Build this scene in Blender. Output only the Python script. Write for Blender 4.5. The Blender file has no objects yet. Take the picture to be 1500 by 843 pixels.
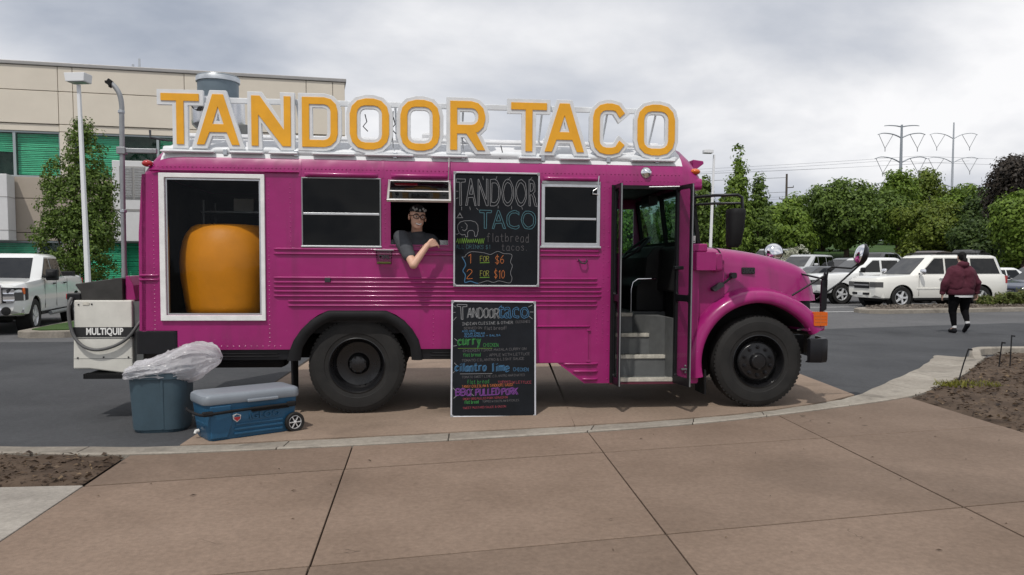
import bpy, bmesh, math, random
import numpy as np
from mathutils import Vector, Matrix, Euler
from mathutils.geometry import tessellate_polygon

R = math.radians
random.seed(7)
rng = np.random.default_rng(11)
scene = bpy.context.scene
COL = scene.collection

# ------------------------------------------------------------------ camera
FPX, PW, PH = 1150.0, 1500.0, 843.0
PITCH = math.atan((451 - 387) / FPX)
cam_d = bpy.data.cameras.new('camera')
cam_d.sensor_fit = 'HORIZONTAL'
cam_d.sensor_width = 36.0
cam_d.lens = 36.0 * FPX / PW
cam_d.shift_y = (451 - PH / 2) / PW
cam_d.clip_start = 0.05
cam_d.clip_end = 9000
cam = bpy.data.objects.new('camera', cam_d)
COL.objects.link(cam)
cam.location = (0, 0, 1.6)
cam.rotation_euler = (math.pi / 2 - PITCH, 0, 0)
scene.camera = cam

# ------------------------------------------------------------------ sky and sun
SUN_EL, SUN_AZ = R(60), R(202)          # azimuth clockwise from +Y
world = bpy.data.worlds.new('World')
scene.world = world
world.use_nodes = True
nt = world.node_tree
for n in list(nt.nodes):
    nt.nodes.remove(n)
N = nt.nodes.new
out = N('ShaderNodeOutputWorld'); bg = N('ShaderNodeBackground')
sky = N('ShaderNodeTexSky'); sky.sky_type = 'NISHITA'; sky.sun_disc = False
sky.sun_elevation = SUN_EL; sky.sun_rotation = SUN_AZ
sky.air_density = 1.2; sky.dust_density = 2.0
skys = N('ShaderNodeVectorMath'); skys.operation = 'SCALE'; skys.inputs['Scale'].default_value = 0.10
nt.links.new(sky.outputs[0], skys.inputs[0])
tc = N('ShaderNodeTexCoord')
sep = N('ShaderNodeSeparateXYZ'); nt.links.new(tc.outputs['Generated'], sep.inputs[0])
zc = N('ShaderNodeMath'); zc.operation = 'MAXIMUM'; zc.inputs[1].default_value = 0.0
nt.links.new(sep.outputs['Z'], zc.inputs[0])
za = N('ShaderNodeMath'); za.operation = 'ADD'; za.inputs[1].default_value = 0.42
nt.links.new(zc.outputs[0], za.inputs[0])
dx = N('ShaderNodeMath'); dx.operation = 'DIVIDE'; nt.links.new(sep.outputs['X'], dx.inputs[0]); nt.links.new(za.outputs[0], dx.inputs[1])
dy = N('ShaderNodeMath'); dy.operation = 'DIVIDE'; nt.links.new(sep.outputs['Y'], dy.inputs[0]); nt.links.new(za.outputs[0], dy.inputs[1])
cmb = N('ShaderNodeCombineXYZ'); nt.links.new(dx.outputs[0], cmb.inputs[0]); nt.links.new(dy.outputs[0], cmb.inputs[1])
mp = N('ShaderNodeMapping'); mp.inputs['Location'].default_value = (6.3, 2.2, 0.0); mp.inputs['Scale'].default_value = (1.1, 1.3, 1)
nt.links.new(cmb.outputs[0], mp.inputs[0])
n1 = N('ShaderNodeTexNoise'); n1.inputs['Scale'].default_value = 1.3; n1.inputs['Detail'].default_value = 9; n1.inputs['Roughness'].default_value = 0.50; n1.inputs['Distortion'].default_value = 0.25
nt.links.new(mp.outputs[0], n1.inputs['Vector'])
ramp = N('ShaderNodeValToRGB')
e = ramp.color_ramp.elements
e[0].position = 0.345; e[0].color = (0.40, 0.44, 0.52, 1)
e[1].position = 0.625; e[1].color = (0.97, 0.97, 0.985, 1)
k = e.new(0.45); k.color = (0.575, 0.605, 0.67, 1)
k = e.new(0.535); k.color = (0.755, 0.77, 0.81, 1)
nt.links.new(n1.outputs['Fac'], ramp.inputs[0])
n2 = N('ShaderNodeTexNoise'); n2.inputs['Scale'].default_value = 0.5; n2.inputs['Detail'].default_value = 3
nt.links.new(mp.outputs[0], n2.inputs['Vector'])
cov = N('ShaderNodeMapRange'); cov.inputs['From Min'].default_value = 0.25; cov.inputs['From Max'].default_value = 0.5
cov.inputs['To Min'].default_value = 0.86; cov.inputs['To Max'].default_value = 1.0
nt.links.new(n2.outputs['Fac'], cov.inputs['Value'])
mx = N('ShaderNodeMix'); mx.data_type = 'RGBA'
nt.links.new(cov.outputs[0], mx.inputs['Factor']); nt.links.new(skys.outputs[0], mx.inputs['A']); nt.links.new(ramp.outputs[0], mx.inputs['B'])
bg.inputs['Strength'].default_value = 1.0
nt.links.new(mx.outputs['Result'], bg.inputs['Color']); nt.links.new(bg.outputs[0], out.inputs[0])

sun_d = bpy.data.lights.new('sun', 'SUN'); sun_d.energy = 2.5; sun_d.angle = R(1.2); sun_d.color = (1.0, 0.955, 0.89)
sun = bpy.data.objects.new('sun', sun_d); COL.objects.link(sun)
sd = Vector((math.sin(SUN_AZ) * math.cos(SUN_EL), math.cos(SUN_AZ) * math.cos(SUN_EL), math.sin(SUN_EL)))
sun.rotation_euler = sd.to_track_quat('Z', 'Y').to_euler()
sun.location = sd * 60

scene.view_settings.view_transform = 'Standard'
scene.view_settings.look = 'None'
scene.view_settings.gamma = 1.0
scene.view_settings.exposure = 0.0
scene.view_settings.use_curve_mapping = False
scene.render.engine = 'CYCLES'
scene.cycles.max_bounces = 8
scene.cycles.transparent_max_bounces = 12

# ------------------------------------------------------------------ materials
MATS = {}
def mat(name, col, rough=0.5, metal=0.0, var=0.0, vscale=4.0, bump=0.0, bscale=40.0, coat=0.0, spec=0.5, col2=None, obj_rand=0.0, emit=None, stretch=None):
    if name in MATS:
        return MATS[name]
    m = bpy.data.materials.new(name); m.use_nodes = True
    t = m.node_tree; b = t.nodes['Principled BSDF']; L = t.links.new
    b.inputs['Base Color'].default_value = (*col, 1)
    b.inputs['Roughness'].default_value = rough
    b.inputs['Metallic'].default_value = metal
    b.inputs['Coat Weight'].default_value = coat
    b.inputs['Coat Roughness'].default_value = 0.08
    b.inputs['Specular IOR Level'].default_value = spec
    if emit:
        b.inputs['Emission Color'].default_value = (*emit[0], 1); b.inputs['Emission Strength'].default_value = emit[1]
    tcn = t.nodes.new('ShaderNodeTexCoord')
    vec = tcn.outputs['Object']
    if stretch:
        mpn = t.nodes.new('ShaderNodeMapping'); mpn.inputs['Scale'].default_value = stretch
        L(vec, mpn.inputs[0]); vec = mpn.outputs[0]
    if var > 0:
        nz = t.nodes.new('ShaderNodeTexNoise'); nz.inputs['Scale'].default_value = vscale; nz.inputs['Detail'].default_value = 6; nz.inputs['Roughness'].default_value = 0.62
        L(vec, nz.inputs['Vector'])
        c2 = col2 if col2 else tuple(c * (1 - var) for c in col)
        c1 = col if col2 else tuple(min(1, c * (1 + var)) for c in col)
        rp = t.nodes.new('ShaderNodeValToRGB')
        rp.color_ramp.elements[0].position = 0.3; rp.color_ramp.elements[0].color = (*c2, 1)
        rp.color_ramp.elements[1].position = 0.7; rp.color_ramp.elements[1].color = (*c1, 1)
        L(nz.outputs['Fac'], rp.inputs[0])
        src = rp.outputs[0]
        if obj_rand > 0:
            oi = t.nodes.new('ShaderNodeObjectInfo')
            mr = t.nodes.new('ShaderNodeMapRange'); mr.inputs['To Min'].default_value = 1 - obj_rand; mr.inputs['To Max'].default_value = 1 + obj_rand
            L(oi.outputs['Random'], mr.inputs['Value'])
            vm = t.nodes.new('ShaderNodeVectorMath'); vm.operation = 'SCALE'
            L(src, vm.inputs[0]); L(mr.outputs[0], vm.inputs['Scale']); src = vm.outputs[0]
        L(src, b.inputs['Base Color'])
        rr = t.nodes.new('ShaderNodeMapRange'); rr.inputs['To Min'].default_value = min(1, rough * 1.2); rr.inputs['To Max'].default_value = rough * 0.82
        L(nz.outputs['Fac'], rr.inputs['Value']); L(rr.outputs[0], b.inputs['Roughness'])
    if bump > 0:
        nb = t.nodes.new('ShaderNodeTexNoise'); nb.inputs['Scale'].default_value = bscale; nb.inputs['Detail'].default_value = 5
        L(vec, nb.inputs['Vector'])
        bp = t.nodes.new('ShaderNodeBump'); bp.inputs['Strength'].default_value = bump; bp.inputs['Distance'].default_value = 0.02
        L(nb.outputs['Fac'], bp.inputs['Height']); L(bp.outputs[0], b.inputs['Normal'])
    MATS[name] = m
    return m

def ground_mat(name, cols, s_big, s_fine, rough=0.9, bump=0.3, bscale=120, crack=False, speck=0.0, obj_rand=0.0, stain=None):
    """large soft patches, fine grain, small specks; all of it in object space"""
    m = bpy.data.materials.new(name); m.use_nodes = True
    t = m.node_tree; b = t.nodes['Principled BSDF']; L = t.links.new; NN = t.nodes.new
    b.inputs['Roughness'].default_value = rough; b.inputs['Specular IOR Level'].default_value = 0.25
    g = NN('ShaderNodeTexCoord').outputs['Object']
    a = NN('ShaderNodeTexNoise'); a.inputs['Scale'].default_value = s_big; a.inputs['Detail'].default_value = 5; a.inputs['Roughness'].default_value = 0.6; L(g, a.inputs['Vector'])
    f = NN('ShaderNodeTexNoise'); f.inputs['Scale'].default_value = s_fine; f.inputs['Detail'].default_value = 6; f.inputs['Roughness'].default_value = 0.75; L(g, f.inputs['Vector'])
    r = NN('ShaderNodeValToRGB'); r.color_ramp.elements[0].position = 0.32; r.color_ramp.elements[1].position = 0.68
    r.color_ramp.elements[0].color = (*cols[0], 1); r.color_ramp.elements[1].color = (*cols[1], 1)
    L(a.outputs['Fac'], r.inputs[0])
    fm = NN('ShaderNodeMapRange'); fm.inputs['From Min'].default_value = 0.3; fm.inputs['From Max'].default_value = 0.7
    fm.inputs['To Min'].default_value = 0.80; fm.inputs['To Max'].default_value = 1.18; L(f.outputs['Fac'], fm.inputs['Value'])
    v = NN('ShaderNodeVectorMath'); v.operation = 'SCALE'; L(r.outputs[0], v.inputs[0]); L(fm.outputs[0], v.inputs['Scale'])
    src = v.outputs[0]
    if stain:
        w = NN('ShaderNodeTexNoise'); w.inputs['Scale'].default_value = stain[0]; w.inputs['Detail'].default_value = 3; w.inputs['Distortion'].default_value = 0.8; L(g, w.inputs['Vector'])
        wr = NN('ShaderNodeMapRange'); wr.inputs['From Min'].default_value = stain[1]; wr.inputs['From Max'].default_value = stain[1] + 0.16
        wr.inputs['To Min'].default_value = 1.0; wr.inputs['To Max'].default_value = stain[2]; L(w.outputs['Fac'], wr.inputs['Value'])
        v3 = NN('ShaderNodeVectorMath'); v3.operation = 'SCALE'; L(src, v3.inputs[0]); L(wr.outputs[0], v3.inputs['Scale']); src = v3.outputs[0]
    if speck > 0:
        vo = NN('ShaderNodeTexVoronoi'); vo.inputs['Scale'].default_value = 2.3; L(g, vo.inputs['Vector'])
        sc_ = NN('ShaderNodeSeparateColor'); L(vo.outputs['Color'], sc_.inputs[0])
        rad = NN('ShaderNodeMapRange'); rad.inputs['From Min'].default_value = 0.55; rad.inputs['To Min'].default_value = -0.02; rad.inputs['To Max'].default_value = 0.07; L(sc_.outputs[0], rad.inputs['Value'])
        df = NN('ShaderNodeMath'); df.operation = 'SUBTRACT'; L(vo.outputs['Distance'], df.inputs[0]); L(rad.outputs[0], df.inputs[1])
        sr = NN('ShaderNodeMapRange'); sr.inputs['From Min'].default_value = -0.01; sr.inputs['From Max'].default_value = 0.025
        sr.inputs['To Min'].default_value = 1 - speck; sr.inputs['To Max'].default_value = 1.0; L(df.outputs[0], sr.inputs['Value'])
        v4 = NN('ShaderNodeVectorMath'); v4.operation = 'SCALE'; L(src, v4.inputs[0]); L(sr.outputs[0], v4.inputs['Scale']); src = v4.outputs[0]
    if crack:
        dn = NN('ShaderNodeTexNoise'); dn.inputs['Scale'].default_value = 1.7; dn.inputs['Detail'].default_value = 4; L(g, dn.inputs['Vector'])
        av = NN('ShaderNodeVectorMath'); av.operation = 'MULTIPLY_ADD'; av.inputs[1].default_value = (.9, .9, .9); L(dn.outputs['Color'], av.inputs[0]); L(g, av.inputs[2])
        ve = NN('ShaderNodeTexVoronoi'); ve.feature = 'DISTANCE_TO_EDGE'; ve.inputs['Scale'].default_value = 0.33; L(av.outputs[0], ve.inputs['Vector'])
        mk = NN('ShaderNodeTexNoise'); mk.inputs['Scale'].default_value = 0.9; L(g, mk.inputs['Vector'])
        mw = NN('ShaderNodeMapRange'); mw.inputs['From Min'].default_value = 0.50; mw.inputs['From Max'].default_value = 0.64; mw.inputs['To Min'].default_value = -0.003; mw.inputs['To Max'].default_value = 0.0016; L(mk.outputs['Fac'], mw.inputs['Value'])
        sb_ = NN('ShaderNodeMath'); sb_.operation = 'SUBTRACT'; L(ve.outputs['Distance'], sb_.inputs[0]); L(mw.outputs[0], sb_.inputs[1])
        cr_ = NN('ShaderNodeMapRange'); cr_.inputs['From Min'].default_value = 0.0; cr_.inputs['From Max'].default_value = 0.0012; cr_.inputs['To Min'].default_value = 0.55; cr_.inputs['To Max'].default_value = 1.0; L(sb_.outputs[0], cr_.inputs['Value'])
        v6 = NN('ShaderNodeVectorMath'); v6.operation = 'SCALE'; L(src, v6.inputs[0]); L(cr_.outputs[0], v6.inputs['Scale']); src = v6.outputs[0]
    if obj_rand > 0:
        oi = NN('ShaderNodeObjectInfo'); mr = NN('ShaderNodeMapRange'); mr.inputs['To Min'].default_value = 1 - obj_rand; mr.inputs['To Max'].default_value = 1 + obj_rand
        L(oi.outputs['Random'], mr.inputs['Value'])
        v5 = NN('ShaderNodeVectorMath'); v5.operation = 'SCALE'; L(src, v5.inputs[0]); L(mr.outputs[0], v5.inputs['Scale']); src = v5.outputs[0]
    L(src, b.inputs['Base Color'])
    nb = NN('ShaderNodeTexNoise'); nb.inputs['Scale'].default_value = bscale; nb.inputs['Detail'].default_value = 4; L(g, nb.inputs['Vector'])
    bp = NN('ShaderNodeBump'); bp.inputs['Strength'].default_value = bump; bp.inputs['Distance'].default_value = 0.01
    L(nb.outputs['Fac'], bp.inputs['Height']); L(bp.outputs[0], b.inputs['Normal'])
    MATS[name] = m
    return m

def glass_mat(name, tint, rough=0.02, ior=1.5, refl=1.0, wave=0.25):
    """thin pane: tinted see-through plus the mirror of the surroundings at grazing angles"""
    m = bpy.data.materials.new(name); m.use_nodes = True
    t = m.node_tree; t.nodes.remove(t.nodes['Principled BSDF'])
    o = t.nodes['Material Output']
    tr = t.nodes.new('ShaderNodeBsdfTransparent'); tr.inputs[0].default_value = (*tint, 1)
    gl = t.nodes.new('ShaderNodeBsdfGlossy'); gl.inputs['Roughness'].default_value = rough; gl.inputs[0].default_value = (refl, refl, refl, 1)
    lw = t.nodes.new('ShaderNodeLayerWeight'); lw.inputs[0].default_value = 0.5
    tcg = t.nodes.new('ShaderNodeTexCoord'); nzg = t.nodes.new('ShaderNodeTexNoise'); nzg.inputs['Scale'].default_value = 1.6; nzg.inputs['Detail'].default_value = 1.5
    bpg = t.nodes.new('ShaderNodeBump'); bpg.inputs['Strength'].default_value = wave; bpg.inputs['Distance'].default_value = 0.12
    t.links.new(tcg.outputs['Object'], nzg.inputs['Vector']); t.links.new(nzg.outputs['Fac'], bpg.inputs['Height']); t.links.new(bpg.outputs[0], gl.inputs['Normal'])
    pw = t.nodes.new('ShaderNodeMath'); pw.operation = 'POWER'; pw.inputs[1].default_value = 4.0; t.links.new(lw.outputs['Facing'], pw.inputs[0])
    fr = t.nodes.new('ShaderNodeMapRange'); f0 = ((ior - 1) / (ior + 1)) ** 2; fr.inputs['To Min'].default_value = f0; t.links.new(pw.outputs[0], fr.inputs['Value'])
    mi = t.nodes.new('ShaderNodeMixShader')
    t.links.new(fr.outputs[0], mi.inputs[0]); t.links.new(tr.outputs[0], mi.inputs[1]); t.links.new(gl.outputs[0], mi.inputs[2])
    t.links.new(mi.outputs[0], o.inputs[0])
    MATS[name] = m
    return m

def leaf_mat(name, c1, c2, c3=None):
    m = bpy.data.materials.new(name); m.use_nodes = True
    t = m.node_tree; b = t.nodes['Principled BSDF']; L = t.links.new
    ge = t.nodes.new('ShaderNodeNewGeometry')
    rp = t.nodes.new('ShaderNodeValToRGB')
    rp.color_ramp.elements[0].color = (*c1, 1); rp.color_ramp.elements[1].color = (*c2, 1)
    if c3:
        k = rp.color_ramp.elements.new(0.85); k.color = (*c2, 1); rp.color_ramp.elements[-1].color = (*c3, 1)
    L(ge.outputs['Random Per Island'], rp.inputs[0])
    L(rp.outputs[0], b.inputs['Base Color'])
    b.inputs['Roughness'].default_value = 0.55; b.inputs['Specular IOR Level'].default_value = 0.3
    tl = t.nodes.new('ShaderNodeBsdfTranslucent'); L(rp.outputs[0], tl.inputs[0])
    mi = t.nodes.new('ShaderNodeMixShader'); mi.inputs[0].default_value = 0.3
    L(b.outputs[0], mi.inputs[1]); L(tl.outputs[0], mi.inputs[2]); L(mi.outputs[0], t.nodes['Material Output'].inputs[0])
    MATS[name] = m
    return m

ground_mat('asphalt_old', ((0.085, 0.085, 0.088), (0.125, 0.125, 0.128)), 0.22, 9, 0.92, 0.5, 90)
ground_mat('asphalt_new', ((0.043, 0.045, 0.049), (0.074, 0.076, 0.081)), 0.45, 22, 0.85, 0.7, 150, stain=(0.7, 0.58, 0.72))
ground_mat('plaza_concrete', ((0.163, 0.117, 0.087), (0.218, 0.160, 0.122)), 0.8, 28, 0.88, 0.25, 160, crack=True, speck=0.45, obj_rand=0.10, stain=(0.55, 0.56, 0.84))
ground_mat('apron_concrete', ((0.215, 0.160, 0.120), (0.285, 0.215, 0.165)), 0.9, 25, 0.9, 0.25, 160, speck=0.3, stain=(0.8, 0.57, 0.75))
ground_mat('grey_concrete', ((0.235, 0.215, 0.190), (0.330, 0.305, 0.270)), 1.4, 30, 0.9, 0.3, 140, speck=0.25, obj_rand=0.08, stain=(1.2, 0.58, 0.78))
ground_mat('kerb_concrete', ((0.225, 0.200, 0.168), (0.345, 0.315, 0.270)), 1.1, 22, 0.9, 0.4, 110, obj_rand=0.10, stain=(2.2, 0.55, 0.66))
ground_mat('soil', ((0.050, 0.034, 0.024), (0.115, 0.082, 0.058)), 3.0, 40, 1.0, 1.0, 60)
ground_mat('joint_dirt', ((0.030, 0.024, 0.019), (0.055, 0.044, 0.036)), 4, 30, 1.0, 0.4, 80)
ground_mat('gravel', ((0.14, 0.115, 0.095), (0.24, 0.205, 0.175)), 6, 45, 1.0, 1.0, 70)
ground_mat('lawn', ((0.030, 0.062, 0.016), (0.055, 0.100, 0.026)), 0.6, 14, 1.0, 0.6, 40)

mat('pink', (0.300, 0.0135, 0.137), 0.30, var=0.10, vscale=2.2, bump=0.02, bscale=18, coat=0.22, spec=0.40)
def wear(name):
    # brush marks, faint run-down streaks and panel ripples on hand-painted metal
    m = MATS[name]; t = m.node_tree; b = t.nodes['Principled BSDF']; L = t.links.new; NN = t.nodes.new
    src = b.inputs['Base Color'].links[0].from_socket
    g = NN('ShaderNodeTexCoord').outputs['Object']
    mp_ = NN('ShaderNodeMapping'); mp_.inputs['Scale'].default_value = (9, 9, 0.9); L(g, mp_.inputs[0])
    st_ = NN('ShaderNodeTexNoise'); st_.inputs['Scale'].default_value = 1.0; st_.inputs['Detail'].default_value = 5; L(mp_.outputs[0], st_.inputs['Vector'])
    r_ = NN('ShaderNodeMapRange'); r_.inputs['From Min'].default_value = 0.52; r_.inputs['From Max'].default_value = 0.75; r_.inputs['To Min'].default_value = 0.0; r_.inputs['To Max'].default_value = 0.45; L(st_.outputs['Fac'], r_.inputs['Value'])
    mx_ = NN('ShaderNodeMix'); mx_.data_type = 'RGBA'; mx_.inputs['B'].default_value = (0.15, 0.018, 0.072, 1)
    L(r_.outputs[0], mx_.inputs['Factor']); L(src, mx_.inputs['A'])
    ch = NN('ShaderNodeTexNoise'); ch.inputs['Scale'].default_value = 34; ch.inputs['Detail'].default_value = 3; L(g, ch.inputs['Vector'])
    r2 = NN('ShaderNodeMapRange'); r2.inputs['From Min'].default_value = 0.70; r2.inputs['From Max'].default_value = 0.78; r2.inputs['To Max'].default_value = 0.5; L(ch.outputs['Fac'], r2.inputs['Value'])
    m3 = NN('ShaderNodeMix'); m3.data_type = 'RGBA'; m3.inputs['B'].default_value = (0.42, 0.16, 0.29, 1); L(r2.outputs[0], m3.inputs['Factor']); L(mx_.outputs['Result'], m3.inputs['A'])
    L(m3.outputs['Result'], b.inputs['Base Color'])
    nb = NN('ShaderNodeTexNoise'); nb.inputs['Scale'].default_value = 2.6; nb.inputs['Detail'].default_value = 2; L(g, nb.inputs['Vector'])
    bp = NN('ShaderNodeBump'); bp.inputs['Strength'].default_value = 0.22; bp.inputs['Distance'].default_value = 0.05; L(nb.outputs['Fac'], bp.inputs['Height'])
    old = b.inputs['Normal'].links[0].from_node if b.inputs['Normal'].links else None
    if old: L(bp.outputs[0], old.inputs['Normal'])
    else: L(bp.outputs[0], b.inputs['Normal'])
wear('pink')
mat('roof_white', (0.64, 0.645, 0.66), 0.55, var=0.10, vscale=3)
mat('trim_white', (0.74, 0.74, 0.73), 0.5, var=0.10, vscale=9, bump=0.08, bscale=60)
mat('sign_white', (0.66, 0.68, 0.70), 0.5, var=0.10, vscale=5)
mat('sign_orange', (0.78, 0.37, 0.012), 0.5, var=0.08, vscale=6)
mat('black_paint', (0.007, 0.007, 0.009), 0.38, var=0.3, vscale=6, spec=0.35)
mat('black_rubber', (0.009, 0.009, 0.010), 0.7, var=0.25, vscale=5, bump=0.05, spec=0.25)
mat('tyre', (0.012, 0.012, 0.012), 0.72, var=0.30, vscale=5, bump=0.10, bscale=60, col2=(0.024, 0.023, 0.022), spec=0.3)
mat('black_rim', (0.008, 0.008, 0.009), 0.28, var=0.3, vscale=9)
mat('chrome', (0.80, 0.80, 0.82), 0.08, 1.0)
mat('alu', (0.62, 0.63, 0.64), 0.35, 1.0, var=0.08, vscale=12)
mat('steel_grey', (0.30, 0.31, 0.32), 0.45, 0.6, var=0.12, vscale=8)
mat('galv', (0.52, 0.545, 0.57), 0.38, 0.85, var=0.16, vscale=7)
mat('stack_blue', (0.13, 0.17, 0.20), 0.45, 0.3, var=0.12, vscale=6)
mat('stainless', (0.62, 0.62, 0.63), 0.24, 0.95, var=0.08, vscale=5)
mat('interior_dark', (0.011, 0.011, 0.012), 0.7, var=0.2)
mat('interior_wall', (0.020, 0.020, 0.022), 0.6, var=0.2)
mat('interior_grey', (0.115, 0.120, 0.120), 0.55, var=0.15, vscale=9)
mat('step_nosing', (0.50, 0.48, 0.42), 0.6, var=0.25, vscale=20)
mat('tandoor', (0.88, 0.31, 0.004), 0.5, var=0.11, vscale=3, bump=0.30, bscale=6)
mat('amber', (0.62, 0.115, 0.004), 0.2, coat=0.6)
mat('door_red', (0.10, 0.012, 0.03), 0.5)
mat('red_lens', (0.40, 0.012, 0.012), 0.2, coat=0.6)
mat('red_lamp', (0.5, 0.02, 0.02), 0.3, emit=((1.0, 0.03, 0.03), 1.2))
mat('gen_white', (0.60, 0.59, 0.54), 0.45, var=0.10, vscale=5)
mat('hose_grey', (0.10, 0.10, 0.10), 0.6, var=0.2)
mat('hood_metal', (0.055, 0.053, 0.050), 0.42, 0.5, var=0.25, vscale=6)
mat('can_blue', (0.046, 0.080, 0.104), 0.55, var=0.12, vscale=6, bump=0.03)
mat('cooler_blue', (0.016, 0.088, 0.175), 0.40, var=0.10, vscale=5)
mat('cooler_lid', (0.20, 0.225, 0.255), 0.45, var=0.08, vscale=5)
mat('board_black', (0.0075, 0.0090, 0.012), 0.6, var=0.35, vscale=3, spec=0.15)
mat('board_frame', (0.60, 0.60, 0.63), 0.35, 0.7, var=0.08)
mat('chalk_white', (0.223, 0.228, 0.237), 0.95); mat('chalk_dim', (0.099, 0.096, 0.102), 0.95)
mat('chalk_blue', (0.045, 0.134, 0.246), 0.95); mat('chalk_cyan', (0.058, 0.143, 0.170), 0.95)
mat('chalk_green', (0.031, 0.187, 0.045), 0.95); mat('chalk_yellow', (0.246, 0.246, 0.045), 0.95)
mat('chalk_orange', (0.446, 0.136, 0.037), 0.95); mat('chalk_purple', (0.156, 0.045, 0.223), 0.95)
mat('chalk_red', (0.260, 0.043, 0.062), 0.95); mat('chalk_lime', (0.112, 0.223, 0.027), 0.95)
mat('print_white', (0.72, 0.72, 0.70), 0.6); mat('print_black', (0.012, 0.012, 0.013), 0.5); mat('print_grey', (0.035, 0.035, 0.040), 0.5, spec=0.3)
mat('print_red', (0.45, 0.03, 0.04), 0.5)
mat('bld_cream', (0.700, 0.635, 0.535), 0.85, var=0.05, vscale=0.6, bump=0.15, bscale=30)
mat('bld_tan', (0.40, 0.345, 0.285), 0.85, var=0.06, vscale=0.8, bump=0.15, bscale=30)
mat('bld_white', (0.66, 0.66, 0.66), 0.7, var=0.04)
mat('bld_cap', (0.34, 0.33, 0.32), 0.5, 0.3, var=0.06)
mat('win_frame', (0.36, 0.40, 0.41), 0.4, 0.4)
mat('blind_green', (0.10, 0.58, 0.40), 0.55, var=0.22, vscale=1.3)
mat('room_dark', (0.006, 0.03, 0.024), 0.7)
mat('lamp_white', (0.74, 0.75, 0.76), 0.4)
mat('lamp_lens', (0.35, 0.36, 0.36), 0.3)
mat('bark', (0.085, 0.062, 0.045), 0.95, var=0.3, vscale=9, bump=0.5, bscale=25)
mat('pylon', (0.30, 0.33, 0.36), 0.5, 0.4); mat('pylon_hazed', (0.42, 0.45, 0.48), 0.5, 0.3)  # steel greys lightened, so distance haze is put into the pylon colour
mat('wire', (0.20, 0.21, 0.225), 0.6)
mat('wood_pole', (0.085, 0.07, 0.06), 0.9, var=0.2)
mat('skin', (0.60, 0.36, 0.26), 0.5, var=0.06, vscale=12); mat('skin_pale', (0.50, 0.31, 0.23), 0.5)
mat('hair_dark', (0.006, 0.005, 0.005), 0.7, spec=0.2)
mat('tee_grey', (0.050, 0.054, 0.062), 0.9, var=0.15, vscale=10, bump=0.2, bscale=30)
mat('cap_black', (0.012, 0.012, 0.012), 0.9); mat('cap_print', (0.34, 0.34, 0.33), 0.9)
mat('maroon', (0.070, 0.009, 0.022), 0.95, var=0.18, vscale=7, bump=0.25, bscale=14)
mat('leggings', (0.005, 0.005, 0.006), 0.95, spec=0.08); mat('shoe', (0.010, 0.010, 0.012), 0.8, spec=0.15)
mat('white_cloth', (0.62, 0.62, 0.62), 0.9)
for nm, c in dict(car_white=(0.74, 0.75, 0.74), car_pearl=(0.76, 0.75, 0.70), car_navy=(0.018, 0.026, 0.055), car_red=(0.24, 0.016, 0.030),
                  car_silver=(0.42, 0.43, 0.44), car_black=(0.012, 0.012, 0.014), car_brown=(0.060, 0.040, 0.038), car_blue=(0.065, 0.13, 0.24), car_grey=(0.13, 0.135, 0.14)).items():
    mat(nm, c, 0.28, coat=0.8)
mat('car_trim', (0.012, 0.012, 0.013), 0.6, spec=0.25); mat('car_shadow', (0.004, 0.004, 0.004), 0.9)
mat('headlight', (0.085, 0.085, 0.085), 0.12, 0.0, coat=0.3)
mat('rim_alloy', (0.70, 0.71, 0.72), 0.3, 0.35)
glass_mat('car_glass', (0.016, 0.020, 0.023), refl=0.85, ior=1.6, wave=0.4)
glass_mat('car_windshield', (0.020, 0.026, 0.030), refl=0.95, ior=1.7, wave=0.5)
glass_mat('bus_glass', (0.20, 0.22, 0.23), refl=0.45, wave=0.10)
glass_mat('clear_glass', (0.92, 0.93, 0.92), refl=0.18, wave=0.1)
glass_mat('bus_windshield', (0.55, 0.72, 0.66), refl=0.6)
glass_mat('bld_glass', (0.80, 0.95, 0.88), refl=0.5)
leaf_mat('leaf_mid', (0.059, 0.103, 0.019), (0.149, 0.226, 0.037))
leaf_mat('leaf_dark', (0.033, 0.063, 0.017), (0.088, 0.136, 0.029))
leaf_mat('leaf_fresh', (0.083, 0.145, 0.019), (0.194, 0.284, 0.037))
leaf_mat('leaf_olive', (0.075, 0.117, 0.014), (0.176, 0.223, 0.030))
leaf_mat('leaf_purple', (0.021, 0.017, 0.014), (0.065, 0.052, 0.039))
leaf_mat('leaf_shrub', (0.060, 0.085, 0.016), (0.15, 0.18, 0.04), (0.20, 0.15, 0.08))
leaf_mat('leaf_blossom', (0.30, 0.32, 0.22), (0.60, 0.60, 0.50))
leaf_mat('mulch', (0.030, 0.020, 0.014), (0.13, 0.088, 0.058), (0.24, 0.17, 0.10))
leaf_mat('pebble', (0.10, 0.085, 0.07), (0.28, 0.24, 0.20))
leaf_mat('weed', (0.10, 0.12, 0.015), (0.26, 0.24, 0.04))

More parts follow.
